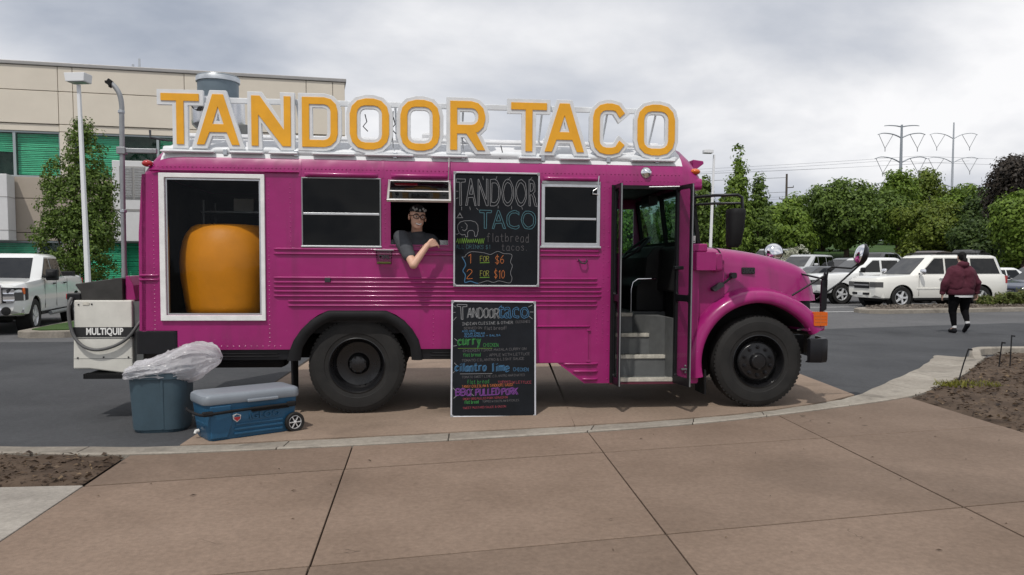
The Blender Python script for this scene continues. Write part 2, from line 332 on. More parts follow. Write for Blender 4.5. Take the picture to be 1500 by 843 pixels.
def bag_material():
    m = bpy.data.materials.new('bag_plastic'); m.use_nodes = True
    t = m.node_tree; b = t.nodes['Principled BSDF']
    b.inputs['Base Color'].default_value = (0.80, 0.79, 0.81, 1); b.inputs['Roughness'].default_value = 0.22
    tr = t.nodes.new('ShaderNodeBsdfTransparent'); tr.inputs[0].default_value = (0.93, 0.93, 0.95, 1)
    tl = t.nodes.new('ShaderNodeBsdfTranslucent'); tl.inputs[0].default_value = (0.85, 0.84, 0.87, 1)
    m1 = t.nodes.new('ShaderNodeMixShader'); m1.inputs[0].default_value = 0.35
    m2 = t.nodes.new('ShaderNodeMixShader'); m2.inputs[0].default_value = 0.46
    t.links.new(b.outputs[0], m1.inputs[1]); t.links.new(tl.outputs[0], m1.inputs[2])
    t.links.new(m1.outputs[0], m2.inputs[1]); t.links.new(tr.outputs[0], m2.inputs[2])
    t.links.new(m2.outputs[0], t.nodes['Material Output'].inputs[0])
    MATS['bag_plastic'] = m
bag_material()

# ------------------------------------------------------------------ mesh helpers
def link(o, parent=None):
    COL.objects.link(o)
    if parent is not None:
        o.parent = parent
    return o

def tag(o, label=None, cat=None, group=None, kind=None):
    if label: o['label'] = label
    if cat: o['category'] = cat
    if group: o['group'] = group
    if kind: o['kind'] = kind
    return o

def empty(name, loc=(0, 0, 0), rz=0.0, label=None, cat=None, group=None):
    o = bpy.data.objects.new(name, None); COL.objects.link(o)
    o.empty_display_size = 0.1
    o.location = loc; o.rotation_euler = (0, 0, rz)
    return tag(o, label, cat, group)

def place(name, me, m, parent=None):
    o = bpy.data.objects.new(name, me)
    link(o, parent)
    if m:
        if not me.materials:
            me.materials.append(MATS[m])
        elif me.materials[0] != MATS[m]:
            o.material_slots[0].link = 'OBJECT'; o.material_slots[0].material = MATS[m]
    return o

class MB:
    def __init__(s):
        s.v = []; s.f = []
    def add(s, vs, fs):
        n = len(s.v); s.v += [tuple(p) for p in vs]; s.f += [tuple(i + n for i in f) for f in fs]
        return s
    def box(s, x0, x1, y0, y1, z0, z1, M=None):
        vs = [Vector((x, y, z)) for x in (x0, x1) for y in (y0, y1) for z in (z0, z1)]
        if M: vs = [M @ p for p in vs]
        return s.add(vs, [(0, 1, 3, 2), (4, 6, 7, 5), (0, 4, 5, 1), (2, 3, 7, 6), (0, 2, 6, 4), (1, 5, 7, 3)])
    def tube(s, pts, r, n=8, closed=False, caps=True):
        pts = [Vector(p) for p in pts]; k = len(pts)
        rad = r if isinstance(r, (list, tuple)) else [r] * k
        vs = []; prev = None
        for i, p in enumerate(pts):
            if closed: d = pts[(i + 1) % k] - pts[i - 1]
            else: d = pts[min(i + 1, k - 1)] - pts[max(i - 1, 0)]
            d.normalize()
            if prev is None:
                a = Vector((0, 0, 1)) if abs(d.z) < 0.9 else Vector((1, 0, 0))
                x = d.cross(a).normalized()
            else:
                x = prev - d * prev.dot(d)
                x.normalize()
            prev = x; y = d.cross(x)
            for j in range(n):
                t = 2 * math.pi * j / n
                vs.append(p + (x * math.cos(t) + y * math.sin(t)) * rad[i])
        fs = []
        for i in range(k if closed else k - 1):
            for j in range(n):
                a = i * n + j; b = i * n + (j + 1) % n; c = ((i + 1) % k) * n + (j + 1) % n; d2 = ((i + 1) % k) * n + j
                fs.append((a, b, c, d2))
        if caps and not closed:
            fs.append(tuple(range(n))[::-1]); fs.append(tuple(range((k - 1) * n, k * n)))
        return s.add(vs, fs)
    def lathe(s, prof, n=24, M=None, closed_prof=False, a0=0.0, a1=2 * math.pi):
        """prof: (radius, height) about local Z; M places it"""
        full = abs(a1 - a0 - 2 * math.pi) < 1e-6
        m = n if full else n + 1
        vs = []
        for j in range(m):
            t = a0 + (a1 - a0) * j / n
            for r, h in prof:
                p = Vector((r * math.cos(t), r * math.sin(t), h))
                vs.append(M @ p if M else p)
        k = len(prof); fs = []
        for j in range(n):
            j2 = (j + 1) % m
            for i in range(k if closed_prof else k - 1):
                i2 = (i + 1) % k
                fs.append((j * k + i, j2 * k + i, j2 * k + i2, j * k + i2))
        return s.add(vs, fs)
    def prism(s, loops, fn, d0, d1):
        """loops: 2-D outer loop then holes; fn(a, b, d) -> point"""
        flat = [p for l in loops for p in l]
        tri = tessellate_polygon([[Vector((p[0], p[1], 0)) for p in l] for l in loops])
        n = len(flat)
        vs = [fn(p[0], p[1], d0) for p in flat] + [fn(p[0], p[1], d1) for p in flat]
        fs = [tuple(t) for t in tri] + [tuple(i + n for i in t)[::-1] for t in tri]
        o = 0
        for l in loops:
            k = len(l)
            for i in range(k):
                a = o + i; b = o + (i + 1) % k
                fs.append((a, b, b + n, a + n))
            o += k
        return s.add(vs, fs)
    def loft(s, rings, closed=True, caps=True):
        k = len(rings[0]); vs = [p for r in rings for p in r]; fs = []
        for i in range(len(rings) - 1):
            for j in range(k if closed else k - 1):
                a = i * k + j; b = i * k + (j + 1) % k
                fs.append((a, b, b + k, a + k))
        if caps and closed:
            fs.append(tuple(range(k))[::-1]); fs.append(tuple(range((len(rings) - 1) * k, len(rings) * k)))
        return s.add(vs, fs)
    def ball(s, c, rx, ry=None, rz=None, n=16, m=10, M=None):
        ry = ry or rx; rz = rz or rx; vs = []; fs = []
        for i in range(m + 1):
            ph = math.pi * i / m
            for j in range(n):
                t = 2 * math.pi * j / n
                p = Vector((rx * math.sin(ph) * math.cos(t), ry * math.sin(ph) * math.sin(t), rz * math.cos(ph)))
                if M: p = M @ p
                vs.append(p + Vector(c))
        for i in range(m):
            for j in range(n):
                fs.append((i * n + j, (i + 1) * n + j, (i + 1) * n + (j + 1) % n, i * n + (j + 1) % n))
        return s.add(vs, fs)
    def capsule(s, p0, r0, p1, r1, n=14, m=5):
        p0 = Vector(p0); p1 = Vector(p1); d = (p1 - p0).normalized()
        a = Vector((0, 0, 1)) if abs(d.z) < 0.9 else Vector((1, 0, 0))
        x = d.cross(a).normalized(); y = d.cross(x); rings = []
        for i in range(m + 1):
            t = -math.pi / 2 + 0.03 + (math.pi / 2 - 0.03) * i / m
            rings.append((p0 + d * (r0 * math.sin(t)), r0 * math.cos(t)))
        for i in range(m + 1):
            t = (math.pi / 2 - 0.03) * i / m
            rings.append((p1 + d * (r1 * math.sin(t)), r1 * math.cos(t)))
        return s.loft([[c + (x * math.cos(2 * math.pi * j / n) + y * math.sin(2 * math.pi * j / n)) * r for j in range(n)] for c, r in rings])
    def mesh(s, name, smooth=None, normals=True, weld=0.0):
        me = bpy.data.meshes.new(name)
        me.from_pydata(s.v, [], s.f)
        if normals or weld:
            bm = bmesh.new(); bm.from_mesh(me)
            if weld: bmesh.ops.remove_doubles(bm, verts=bm.verts, dist=weld)
            bmesh.ops.recalc_face_normals(bm, faces=bm.faces)
            bm.to_mesh(me); bm.free()
        if smooth:
            me.shade_smooth(); me.set_sharp_from_angle(angle=R(smooth))
        me.update()
        return me
    def build(s, name, m, parent=None, smooth=None, bevel=0.0, seg=2, weld=0.0, normals=True):
        o = place(name, s.mesh(name, smooth, normals, weld), m, parent)
        if bevel:
            b = o.modifiers.new('bevel', 'BEVEL'); b.width = bevel; b.segments = seg; b.limit_method = 'ANGLE'; b.angle_limit = R(35); b.harden_normals = False
        return o

def side(a, b, d): return Vector((a, d, b))       # (along, up, depth)
def flat(a, b, d): return Vector((a, b, d))

def rrect(x0, x1, y0, y1, r, n=4):
    pts = []
    for cx, cy, a in ((x1 - r, y1 - r, 0), (x0 + r, y1 - r, 90), (x0 + r, y0 + r, 180), (x1 - r, y0 + r, 270)):
        for i in range(n + 1):
            t = R(a + 90 * i / n); pts.append((cx + r * math.cos(t), cy + r * math.sin(t)))
    return pts

def rect(x0, x1, y0, y1): return [(x0, y0), (x1, y0), (x1, y1), (x0, y1)]

def frame_loops(x0, x1, y0, y1, w): return [rect(x0, x1, y0, y1), rect(x0 + w, x1 - w, y0 + w, y1 - w)]

def evaluated(o, name):
    dg = bpy.context.evaluated_depsgraph_get()
    me = bpy.data.meshes.new_from_object(o.evaluated_get(dg)); me.name = name
    return me

def boolean_cut(me, cutters, name):
    """me minus each cutter mesh, as a new mesh"""
    o = bpy.data.objects.new('tmp', me); COL.objects.link(o); cs = []
    for c in cutters:
        co = bpy.data.objects.new('tmpc', c); COL.objects.link(co); cs.append(co)
        b = o.modifiers.new('b', 'BOOLEAN'); b.object = co; b.operation = 'DIFFERENCE'; b.solver = 'EXACT'
    r = evaluated(o, name)
    for x in cs + [o]: bpy.data.objects.remove(x)
    return r

def remeshed(mb, name, voxel, smooth=4, noise=0.0, nscale=0.15):
    me = mb.mesh('tmp'); o = bpy.data.objects.new('tmp', me); COL.objects.link(o)
    r = o.modifiers.new('r', 'REMESH'); r.mode = 'VOXEL'; r.voxel_size = voxel; r.use_smooth_shade = True
    if smooth:
        s = o.modifiers.new('s', 'SMOOTH'); s.iterations = smooth; s.factor = 0.5
    if noise:
        tx = bpy.data.textures.new('fold', 'CLOUDS'); tx.noise_scale = nscale
        d = o.modifiers.new('d', 'DISPLACE'); d.texture = tx; d.strength = noise; d.mid_level = 0.5
    out_me = evaluated(o, name); bpy.data.objects.remove(o)
    return out_me

def text_mesh(body, size, name='lettering', bold=0.0, extrude=0.0, spacing=1.0):
    c = bpy.data.curves.new('txt', 'FONT'); c.body = body; c.size = size; c.offset = bold; c.extrude = extrude
    c.align_x = 'CENTER'; c.align_y = 'CENTER'; c.space_character = spacing; c.resolution_u = 4
    o = bpy.data.objects.new('tmp', c); COL.objects.link(o)
    bpy.context.view_layer.update()
    me = evaluated(o, name); bpy.data.objects.remove(o)
    me.materials.clear()
    return me

def copy_tree(o, parent=None):
    c = o.copy(); COL.objects.link(c); c.parent = parent
    for ch in list(o.children): copy_tree(ch, c)
    return c

# ------------------------------------------------------------------ ground
def sstep(a, b, x):
    t = min(1, max(0, (x - a) / (b - a))); return t * t * (3 - 2 * t)
def gz(x, y):
    s = sstep(2, 16, x)
    h = 0.065 * max(0.0, y - 38) * sstep(36, 48, y)
    return s * min(h, 4.6 + 0.0 * y) - 0.03

def sheet(name, loops, z, m, kind='structure', thick=0.0, parent=None):
    mb = MB()
    if thick: mb.prism(loops, flat, z, z - thick)
    else:
        flatl = [p for l in loops for p in l]
        tri = tessellate_polygon([[Vector((p[0], p[1], 0)) for p in l] for l in loops])
        mb.add([(p[0], p[1], z) for p in flatl], tri)
    o = mb.build(name, m, parent)
    if not thick:
        for p in o.data.polygons:
            if p.normal.z < 0: p.flip()
    if kind: tag(o, kind=kind)
    return o

xs = [-4000, -1500, -600, -250, -120, -60, -30, -15, -6, 0] + list(np.arange(2, 17, 2.0)) + [20, 26, 34, 45, 60, 85, 120, 180, 300, 700, 1800, 4000]
ys = [-600, -100, -20, 0, 15, 30] + list(np.arange(36, 50, 1.5)) + list(np.arange(50, 112, 4.0)) + [130, 170, 250, 450, 1000, 2500, 6000]
mb = MB(); nx = len(xs)
mb.add([(x, y, gz(x, y)) for y in ys for x in xs], [(j * nx + i, j * nx + i + 1, (j + 1) * nx + i + 1, (j + 1) * nx + i) for j in range(len(ys) - 1) for i in range(nx - 1)])
tag(mb.build('ground', 'asphalt_old', smooth=60), kind='structure')

# newer, darker asphalt of the drive in front of and round the truck
sheet('road', [[(-40, 7.0), (-8, 6.95), (-4.5, 6.75), (-2.9, 6.75), (0.8, 7.5), (4.0, 9.2), (5.2, 10.5), (7.0, 13.0), (8.3, 13.9), (60, 14.2), (60, 24.5), (14.1, 21.7), (11.75, 20.9), (7.76, 19.55), (4, 18.6), (-6, 16.6), (-11, 16.2), (-40, 17)]], -0.024, 'asphalt_new')
# sun-bleached grass bank beyond the far parking rows
mb = MB(); gx = list(np.arange(14, 110, 6.0)); gy = list(np.arange(66, 118, 4.0)); n_ = len(gx)
mb.add([(x, y, gz(x, y) + 0.05 + 0.25 * sstep(66, 74, y)) for y in gy for x in gx], [(j * n_ + i, j * n_ + i + 1, (j + 1) * n_ + i + 1, (j + 1) * n_ + i) for j in range(len(gy) - 1) for i in range(n_ - 1)])
tag(mb.build('grass_bank', 'lawn', smooth=60), kind='structure')

# kerb band that curves between plaza and drive
F = [(-14, 7.85), (-11, 7.45), (-8, 7.1), (-6, 6.93), (-4.5, 6.86), (-2.95, 6.87), (-1.58, 7.17), (-0.4, 7.45), (0.82, 7.76), (1.75, 8.06), (2.57, 8.40), (3.5, 8.97), (4.22, 9.57), (5.2, 10.75), (6.3, 12.1), (7.15, 13.3), (7.45, 13.80)]
Bk = [(-14, 7.45), (-11, 7.06), (-8, 6.72), (-6, 6.56), (-4.3, 6.51), (-3.19, 6.46), (-1.48, 6.77), (-0.4, 7.03), (0.71, 7.34), (1.65, 7.66), (2.49, 8.03), (3.6, 8.62), (4.72, 9.30), (5.40, 9.95), (6.49, 11.2), (7.55, 12.6), (8.10, 13.35)]
def lerp2(a, b, t): return (a[0] + (b[0] - a[0]) * t, a[1] + (b[1] - a[1]) * t)
def catmull(P, sub=6):
    o = []
    for i in range(len(P) - 1):
        p0 = P[max(i - 1, 0)]; p1 = P[i]; p2 = P[i + 1]; p3 = P[min(i + 2, len(P) - 1)]
        for j in range(sub):
            t = j / sub
            o.append(tuple(0.5 * (2 * p1[d] + (p2[d] - p0[d]) * t + (2 * p0[d] - 5 * p1[d] + 4 * p2[d] - p3[d]) * t * t + (3 * p1[d] - p0[d] - 3 * p2[d] + p3[d]) * t ** 3) for d in range(len(P[0]))))
    o.append(tuple(P[-1])); return o
Fs, Bs = catmull(F), catmull(Bk)
kerb = MB(); kerb.add([(p[0], p[1], -0.022) for p in Fs] + [(p[0], p[1], -0.021) for p in Bs], [(i, i + 1, len(Fs) + i + 1, len(Fs) + i) for i in range(len(Fs) - 1)])
kerb_o = kerb.build('kerb', 'joint_dirt'); tag(kerb_o, kind='structure')
cuts = [0, 10, 19, 27, 34, 41, 48, 55, 61, 67, 72, 77, 82, 87, 91, 96]
for a, b in zip(cuts[:-1], cuts[1:]):
    rings = []
    for i in range(a, b + 1):
        f, bk = Fs[i], Bs[i]
        e0 = 0.006 if i in (a, b) else 0.0
        nx_ = Fs[min(i + 1, len(Fs) - 1)]; pv = Fs[max(i - 1, 0)]; tl = math.hypot(nx_[0] - pv[0], nx_[1] - pv[1]); td = ((nx_[0] - pv[0]) / tl, (nx_[1] - pv[1]) / tl)
        sg = 1 if i == a else -1
        jit = 0.012 * math.sin(i * 1.7)
        pr = [(0.0, -0.08), (0.0, -0.014), (0.06, -0.004), (0.55, -0.012), (0.80, 0.016), (0.96, 0.024), (0.995, 0.016), (0.995, -0.08)]
        ring = []
        for t, z in pr:
            q = lerp2((f[0] - td[1] * jit, f[1] + td[0] * jit), bk, t)
            ring.append((q[0] + td[0] * e0 * sg, q[1] + td[1] * e0 * sg, z))
        rings.append(ring)
    MB().loft(rings).build('kerb_section', 'kerb_concrete', kerb_o, smooth=40)

# driveway apron of tinted concrete under the truck
def Fy(x):
    for p, q in zip(Fs[:-1], Fs[1:]):
        if p[0] <= x <= q[0]: return p[1] + (q[1] - p[1]) * (x - p[0]) / (q[0] - p[0])
    return Fs[-1][1]
ap_base = sheet('driveway_apron', [[(-2.95, Fy(-2.95) + .01), (0.8, Fy(.8) + .01), (2.6, Fy(2.6) + .01), (4.2, Fy(4.2) + .02), (4.15, 13.6), (-3.5, 13.6)]], -0.019, 'joint_dirt')
ap_lines = [-2.95, 0.62, 4.2]
for x0, x1, d0, d1 in ((-2.95, 0.62, -0.035, -0.004), (0.63, 4.2, -0.004, -0.002)):
    for y0, y1 in ((None, 10.3), (10.31, 13.6)):
        xsn = [x0 + (x1 - x0) * i / 8 for i in range(9)]
        lo = [(x, (Fy(x) + 0.008) if y0 is None else y0) for x in xsn]
        yy = y1
        fix = lambda p: (p[0] + (d0 * (p[1] - 7) if p[0] < x0 + .01 else 0) * 2.0, p[1])
        hi = [(x1, yy), (x0, yy)]
        sheet('concrete_slab', [[fix(p) for p in lo + hi]], 0.0, 'apron_concrete', kind=None, thick=0.018, parent=ap_base)

# plaza: tinted concrete slabs with recessed joints
plaza = sheet('plaza', [[(-3.25, -5), (5.2, -5), (4.85, 7.0), (4.72, 9.28)] + [p for p in Bs[::-1] if -3.15 < p[0] < 4.70] + [(-3.2, 6.40)]], -0.0215, 'joint_dirt')
cols = [lambda y: -3.08 + 0.12 * (5.6 - y), lambda y: -1.38 + 0.12 * (6.67 - y), lambda y: 0.73 + 0.067 * (7.21 - y), lambda y: 2.81 + 0.05 * (8 - y), lambda y: 4.74 + 0.045 * (9.3 - y)]
rows = [None, lambda x: 6.36 + 0.265 * x, lambda x: 4.32 + 0.25 * x, lambda x: 2.15 + 0.24 * x, lambda x: -0.1 + 0.23 * x, lambda x: -3.0 + 0.2 * x]
def By(x):
    for p, q in zip(Bs[:-1], Bs[1:]):
        if p[0] <= x <= q[0]: return p[1] + (q[1] - p[1]) * (x - p[0]) / (q[0] - p[0])
    return Bs[-1][1]
def cross(ci, ri):
    y = 5.0
    for _ in range(20):
        x = cols[ci](y); y = rows[ri](x) if rows[ri] else By(x)
    return (cols[ci](y), y)
JG = 0.005; JY = 0.010
for ci in range(4):
    for ri in range(5):
        a, b = cross(ci, ri), cross(ci + 1, ri); c, d = cross(ci + 1, ri + 1), cross(ci, ri + 1)
        if ri == 0:
            xs_ = [a[0] + JG + (b[0] - a[0] - 2 * JG) * i / 12 for i in range(13)]
            top = [(x, By(x) - 0.006) for x in xs_]
        else: top = [(a[0] + JG, a[1] - JY), (b[0] - JG, b[1] - JY)]
        poly = top + [(c[0] - JG, c[1] + JY), (d[0] + JG, d[1] + JY)]
        mb = MB().prism([poly], flat, 0.012 + random.uniform(-.003, .003), -0.02)
        mb.build('concrete_slab', 'plaza_concrete', plaza, bevel=0.004)

# grey sidewalk and planting beds
walk = sheet('sidewalk', [[(-3.08, 5.55), (-3.7, 5.48), (-14, 4.6), (-14, -5), (-1.75, -5)]], -0.02, 'joint_dirt')
for x0, x1 in ((-14, -9.1), (-9.09, -5.9), (-5.89, -2.5)):
    top = [(x, 5.58 + (x + 3.08) * 0.085) for x in (x0, x1)] if x1 < -3.2 else [(x0, 5.58 + (x0 + 3.08) * 0.085), (-3.085, 5.57), (cols[0](3.2) - 0.004, 3.2)]
    bot = [(x1, 3.2), (x0, 3.2)] if x1 < -3.2 else [(x0, 3.2)]
    MB().prism([top + bot], flat, 0.010, -0.0195).build('concrete_slab', 'grey_concrete', walk, bevel=0.006)
MB().prism([[(-14, 3.185), (cols[0](3.19) - 0.02, 3.185), (cols[0](-5) - 0.02, -5), (-14, -5)]], flat, 0.009, -0.0195).build('concrete_slab', 'grey_concrete', walk, bevel=0.006)

def soil_bed(name, poly, z, label_kind, step=0.12, amp=0.03):
    """a lumpy bed: grid points inside poly lifted by noise"""
    from mathutils import noise as nz
    from mathutils.geometry import delaunay_2d_cdt
    P = []
    k = len(poly)
    for i in range(k):
        a, b = poly[i], poly[(i + 1) % k]; m_ = max(1, int(math.hypot(b[0] - a[0], b[1] - a[1]) / 0.25))
        for j in range(m_): P.append(lerp2(a, b, j / m_))
    nb = len(P)
    x0 = min(p[0] for p in poly); x1 = max(p[0] for p in poly); y0 = min(p[1] for p in poly); y1 = max(p[1] for p in poly)
    def inside(x, y):
        c = False
        for i in range(k):
            a, b = poly[i], poly[(i + 1) % k]
            if (a[1] > y) != (b[1] > y) and x < (b[0] - a[0]) * (y - a[1]) / (b[1] - a[1]) + a[0]: c = not c
        return c
    pts = list(P); 
    for x in np.arange(x0, x1, step):
        for y in np.arange(y0, y1, step):
            q = (x + random.uniform(-.04, .04), y + random.uniform(-.04, .04))
            if inside(*q): pts.append(q)
    r = delaunay_2d_cdt([Vector(p) for p in pts], [(i, (i + 1) % nb) for i in range(nb)], [], 1, 1e-4)
    vs = [(p[0], p[1], z + (0 if i < nb else 0.02 + amp * (nz.noise(Vector((p[0] * 2.1, p[1] * 2.1, 0))) + 0.5 * nz.noise(Vector((p[0] * 7, p[1] * 7, 3)))))) for i, p in enumerate(r[0])]
    mb = MB().add(vs, [tuple(f) for f in r[2]])
    o = mb.build(name, 'soil', smooth=50); tag(o, kind='structure')
    return inside, (x0, x1, y0, y1)

def scatter(name, inside, box, n, size, m, z, kind_label, cat, region=None, tall=1.0):
    """loose chips lying on a bed"""
    V = []; Fc = []
    while len(V) < n * 4:
        x = random.uniform(box[0], box[1]); y = random.uniform(box[2], box[3])
        if not inside(x, y): continue
        s_ = size * random.uniform(0.4, 1.5); a = random.uniform(0, 6.28)
        t = Vector((math.cos(a), math.sin(a), random.uniform(-.4, .4))) * s_
        u = Vector((-math.sin(a), math.cos(a), random.uniform(-.6, .6))) * s_ * random.uniform(0.2, 0.6)
        c = Vector((x, y, z + random.uniform(0.0, 0.03) * tall)); b = len(V)
        V += [c - t, c - u * 1.1, c + t, c + u + Vector((0, 0, s_ * 0.4 * tall))]
        Fc += [(b, b + 1, b + 2, b + 3)]
    o = MB().add(V, Fc).build(name, m, normals=False)
    return tag(o, kind_label, cat, kind='stuff')

inL, bxL = soil_bed('planting_bed', [(-3.22, 6.44), (-3.12, 5.60), (-3.7, 5.54), (-9, 5.08), (-9, 6.80), (-6, 6.53), (-4.3, 6.49)], -0.005, '')
scatter('mulch', inL, bxL, 2600, 0.022, 'mulch', 0.012, 'brown bark mulch on the bed beside the grey sidewalk', 'mulch')
polyR = [(4.76, 9.30)] + [p for p in Bs if p[0] > 4.78] + [(8.5, 13.75), (9.2, 14.0), (22, 14.15), (22, 1.0), (5.12, 1.0), (4.86, 7.2)]
inR, bxR = soil_bed('planting_bed', polyR, -0.005, '', step=0.16, amp=0.05)
scatter('mulch', inR, (4.7, 13, 4, 14), 12000, 0.030, 'mulch', 0.015, 'brown bark mulch on the bed beside the curved kerb', 'mulch')

# raised kerb along the drive side of the right bed
kb = MB(); rings = []
kp = catmull([(7.75, 12.95), (8.05, 13.55), (8.35, 13.98), (8.9, 14.12), (12, 14.22), (17, 14.25), (22, 14.3)], 4)
for i, p in enumerate(kp):
    q = kp[min(i + 1, len(kp) - 1)]; o_ = kp[max(i - 1, 0)]; d = Vector((q[0] - o_[0], q[1] - o_[1], 0)).normalized(); nrm = Vector((-d.y, d.x, 0)); c = Vector((p[0], p[1], 0))
    h = 0.02 + 0.085 * sstep(0, 6, i)
    rings.append([c + nrm * t + Vector((0, 0, z)) for t, z in ((-0.07, -0.03), (-0.07, h - .02), (-.05, h), (0.06, h), (0.09, h - .03), (0.11, -0.03))])
tag(MB().loft(rings).build('kerb', 'kerb_concrete', smooth=40), kind='structure')

# weeds and drip-line stakes in the right bed
def weed_patch(loc, r, n, h, label):
    V = []; Fc = []
    for _ in range(n):
        a = random.uniform(0, 6.28); rr = r * math.sqrt(random.random())
        c = Vector((rr * math.cos(a), rr * math.sin(a) * 0.5, 0)); t = random.uniform(0, 6.28)
        s_ = Vector((math.cos(t), math.sin(t), 0)) * random.uniform(.008, .016); tip = Vector((random.uniform(-.06, .06), random.uniform(-.06, .06), h * random.uniform(.4, 1)))
        b = len(V); V += [c - s_, c + s_, c + tip]; Fc.append((b, b + 1, b + 2))
    o = MB().add(V, Fc).build('weed_patch', 'weed', normals=False); o.location = loc
    tag(o, label, 'weeds')
weed_patch((5.95, 10.2, 0.0), 0.45, 420, 0.09, 'low yellow green weeds on the soil behind the curved kerb')
weed_patch((9.6, 11.9, 0.01), 0.5, 350, 0.09, 'yellowish weed clump in the middle of the soil bed')
for (x, y, h, lx, ly, lab) in ((6.15, 10.75, .42, .16, .05, 'thin dark metal stake leaning over the curved kerb'), (7.45, 11.95, .40, .04, .0, 'thin upright stake by the raised kerb end'), (7.75, 12.15, .48, .05, .06, 'taller thin stake with a dry twig beside the kerb end')):
    t = MB().tube([(0, 0, -.05), (lx * .5, ly * .5, h * .5), (lx, ly, h)], 0.009, 6)
    t.tube([(lx, ly, h - .01), (lx + .05, ly, h - .015)], 0.012, 6)
    o = t.build('garden_stake', 'black_rubber'); o.location = (x, y, 0.01); tag(o, lab, 'stake', 'stakes in the soil bed')

# parking island with kerb, gravel
def island(name, poly, h, label_z=0):
    base = MB().prism([poly], flat, h, -0.06).build(name, 'kerb_concrete', bevel=0.03, seg=3)
    tag(base, kind='structure')
    cx = sum(p[0] for p in poly) / len(poly); cy = sum(p[1] for p in poly) / len(poly)
    return base
isl = [(11.75, 25.75), (11.55, 26.1), (11.6, 26.6), (12.0, 27.1), (13.2, 27.5), (18, 28.6), (34, 31.4), (34, 30.2), (17.6, 26.95), (14.7, 26.2), (12.3, 25.6)]
island('traffic_island', isl, 0.11)
isg = [(12.0, 26.0), (11.9, 26.4), (12.3, 26.9), (13.2, 27.3), (18, 28.4), (33.8, 31.2), (33.8, 30.4), (17.6, 27.15), (14.7, 26.4), (12.4, 25.85)]
tag(MB().prism([isg], flat, 0.135, 0.05).build('gravel_bed', 'gravel'), kind='structure')
def in_poly(poly):
    def f(x, y):
        c = False; k = len(poly)
        for i in range(k):
            a, b = poly[i], poly[(i + 1) % k]
            if (a[1] > y) != (b[1] > y) and x < (b[0] - a[0]) * (y - a[1]) / (b[1] - a[1]) + a[0]: c = not c
        return c
    return f
scatter('gravel', in_poly(isg), (11.9, 26, 25.8, 30), 3500, 0.045, 'pebble', 0.14, 'small grey brown stones on the parking island', 'gravel', tall=1.6)
isl2 = [(-10.6, 17.15), (-9.9, 17.3), (-9.3, 17.9), (-9.2, 18.6), (-9.5, 20), (-10.2, 24), (-12, 24), (-11.3, 19.0), (-11.0, 17.4)]
island('traffic_island', isl2, 0.12)
isl2g = [(-10.5, 17.4), (-10.0, 17.5), (-9.55, 18.0), (-9.45, 18.6), (-9.75, 20), (-10.4, 23.8), (-11.8, 23.8), (-11.05, 19.0), (-10.8, 17.6)]
tag(MB().prism([isl2g], flat, 0.145, 0.05).build('lawn', 'lawn'), kind='structure')
# painted bay line ends on the old asphalt
for k, (x, y) in enumerate(((10.6, 26.6), (10.9, 29.4), (11.6, 32.2))):
    o = MB().box(0, 4.5, -0.05, 0.05, 0, 0.004).build('bay_line', 'print_white'); o.location = (x, y, -0.0255); o.rotation_euler = (0, 0, R(9)); tag(o, kind='structure')

# ------------------------------------------------------------------ the food truck
BA = R(5.685); BT = R(0.36)
bus = empty('food_truck', (-1.67, 8.26, 0.0), label='magenta converted school bus food truck with orange TANDOOR TACO roof sign', cat='food truck')
bus.rotation_euler = (0, BT, BA)
BUSM = Matrix.Translation((-1.67, 8.26, 0.0)) @ Euler((0, BT, BA)).to_matrix().to_4x4()
def on_bus(o, loc, rz=0.0, rx=0.0):
    o.matrix_world = BUSM @ Matrix.Translation(loc) @ Matrix.Rotation(rz, 4, 'Z') @ Matrix.Rotation(rx, 4, 'X')
    return o

REARW = (-1.895, -0.950, 1.065, 2.465)
WIN_A = (-0.53, 0.278, 1.785, 2.492); WIN_B = (0.373, 0.996, 1.797, 2.486); WIN_D = (1.985, 2.615, 1.808, 2.468)
arch = [(-0.665, 0.70), (-0.625, 0.80), (-0.55, 0.91), (-0.455, 1.005), (-0.37, 1.065), (-0.27, 1.11), (0.335, 1.11), (0.435, 1.065), (0.523, 1.005), (0.61, 0.91), (0.675, 0.80), (0.70, 0.70)]
outer = [(-2.175, 0.90), (-1.80, 0.90), (-1.80, 0.70)] + arch + [(1.45, 0.70), (1.45, 0.53), (2.17, 0.54), (2.47, 0.315), (2.745, 0.315), (2.745, 2.47), (3.495, 2.47), (3.495, 0.305), (3.735, 0.305), (3.735, 1.83), (3.625, 1.83), (3.625, 2.50), (-2.125, 2.50), (-2.165, 1.9)]
MB().prism([outer] + [rect(*w) for w in (REARW, WIN_A, WIN_B, WIN_D)], side, 0.0, 0.045).build('side_wall', 'pink', bus)
far = [(-2.175, 0.70), (3.735, 0.70), (3.735, 1.83), (3.66, 2.50), (-2.125, 2.50)]
MB().prism([far, rect(2.95, 3.60, 1.77, 2.38)], side, 2.40, 2.36).build('side_wall', 'pink', bus)
MB().prism([rect(2.95, 3.60, 1.77, 2.38)], side, 2.375, 2.381).build('window_pane', 'bus_windshield', bus)
# rear wall
MB().prism([[(0.0, 0.70), (2.40, 0.70), (2.40, 2.50), (0.0, 2.50)]], lambda a, b, d: Vector((-2.155 + 0.03 * sstep(1.9, 2.5, b) + d, a, b)), 0.0, 0.04).build('rear_wall', 'pink', bus)
# cowl and firewall
MB().prism([rect(0.047, 2.355, 0.45, 1.83)], lambda a, b, d: Vector((d, a, b)), 3.66, 3.70).build('firewall', 'interior_dark', bus)

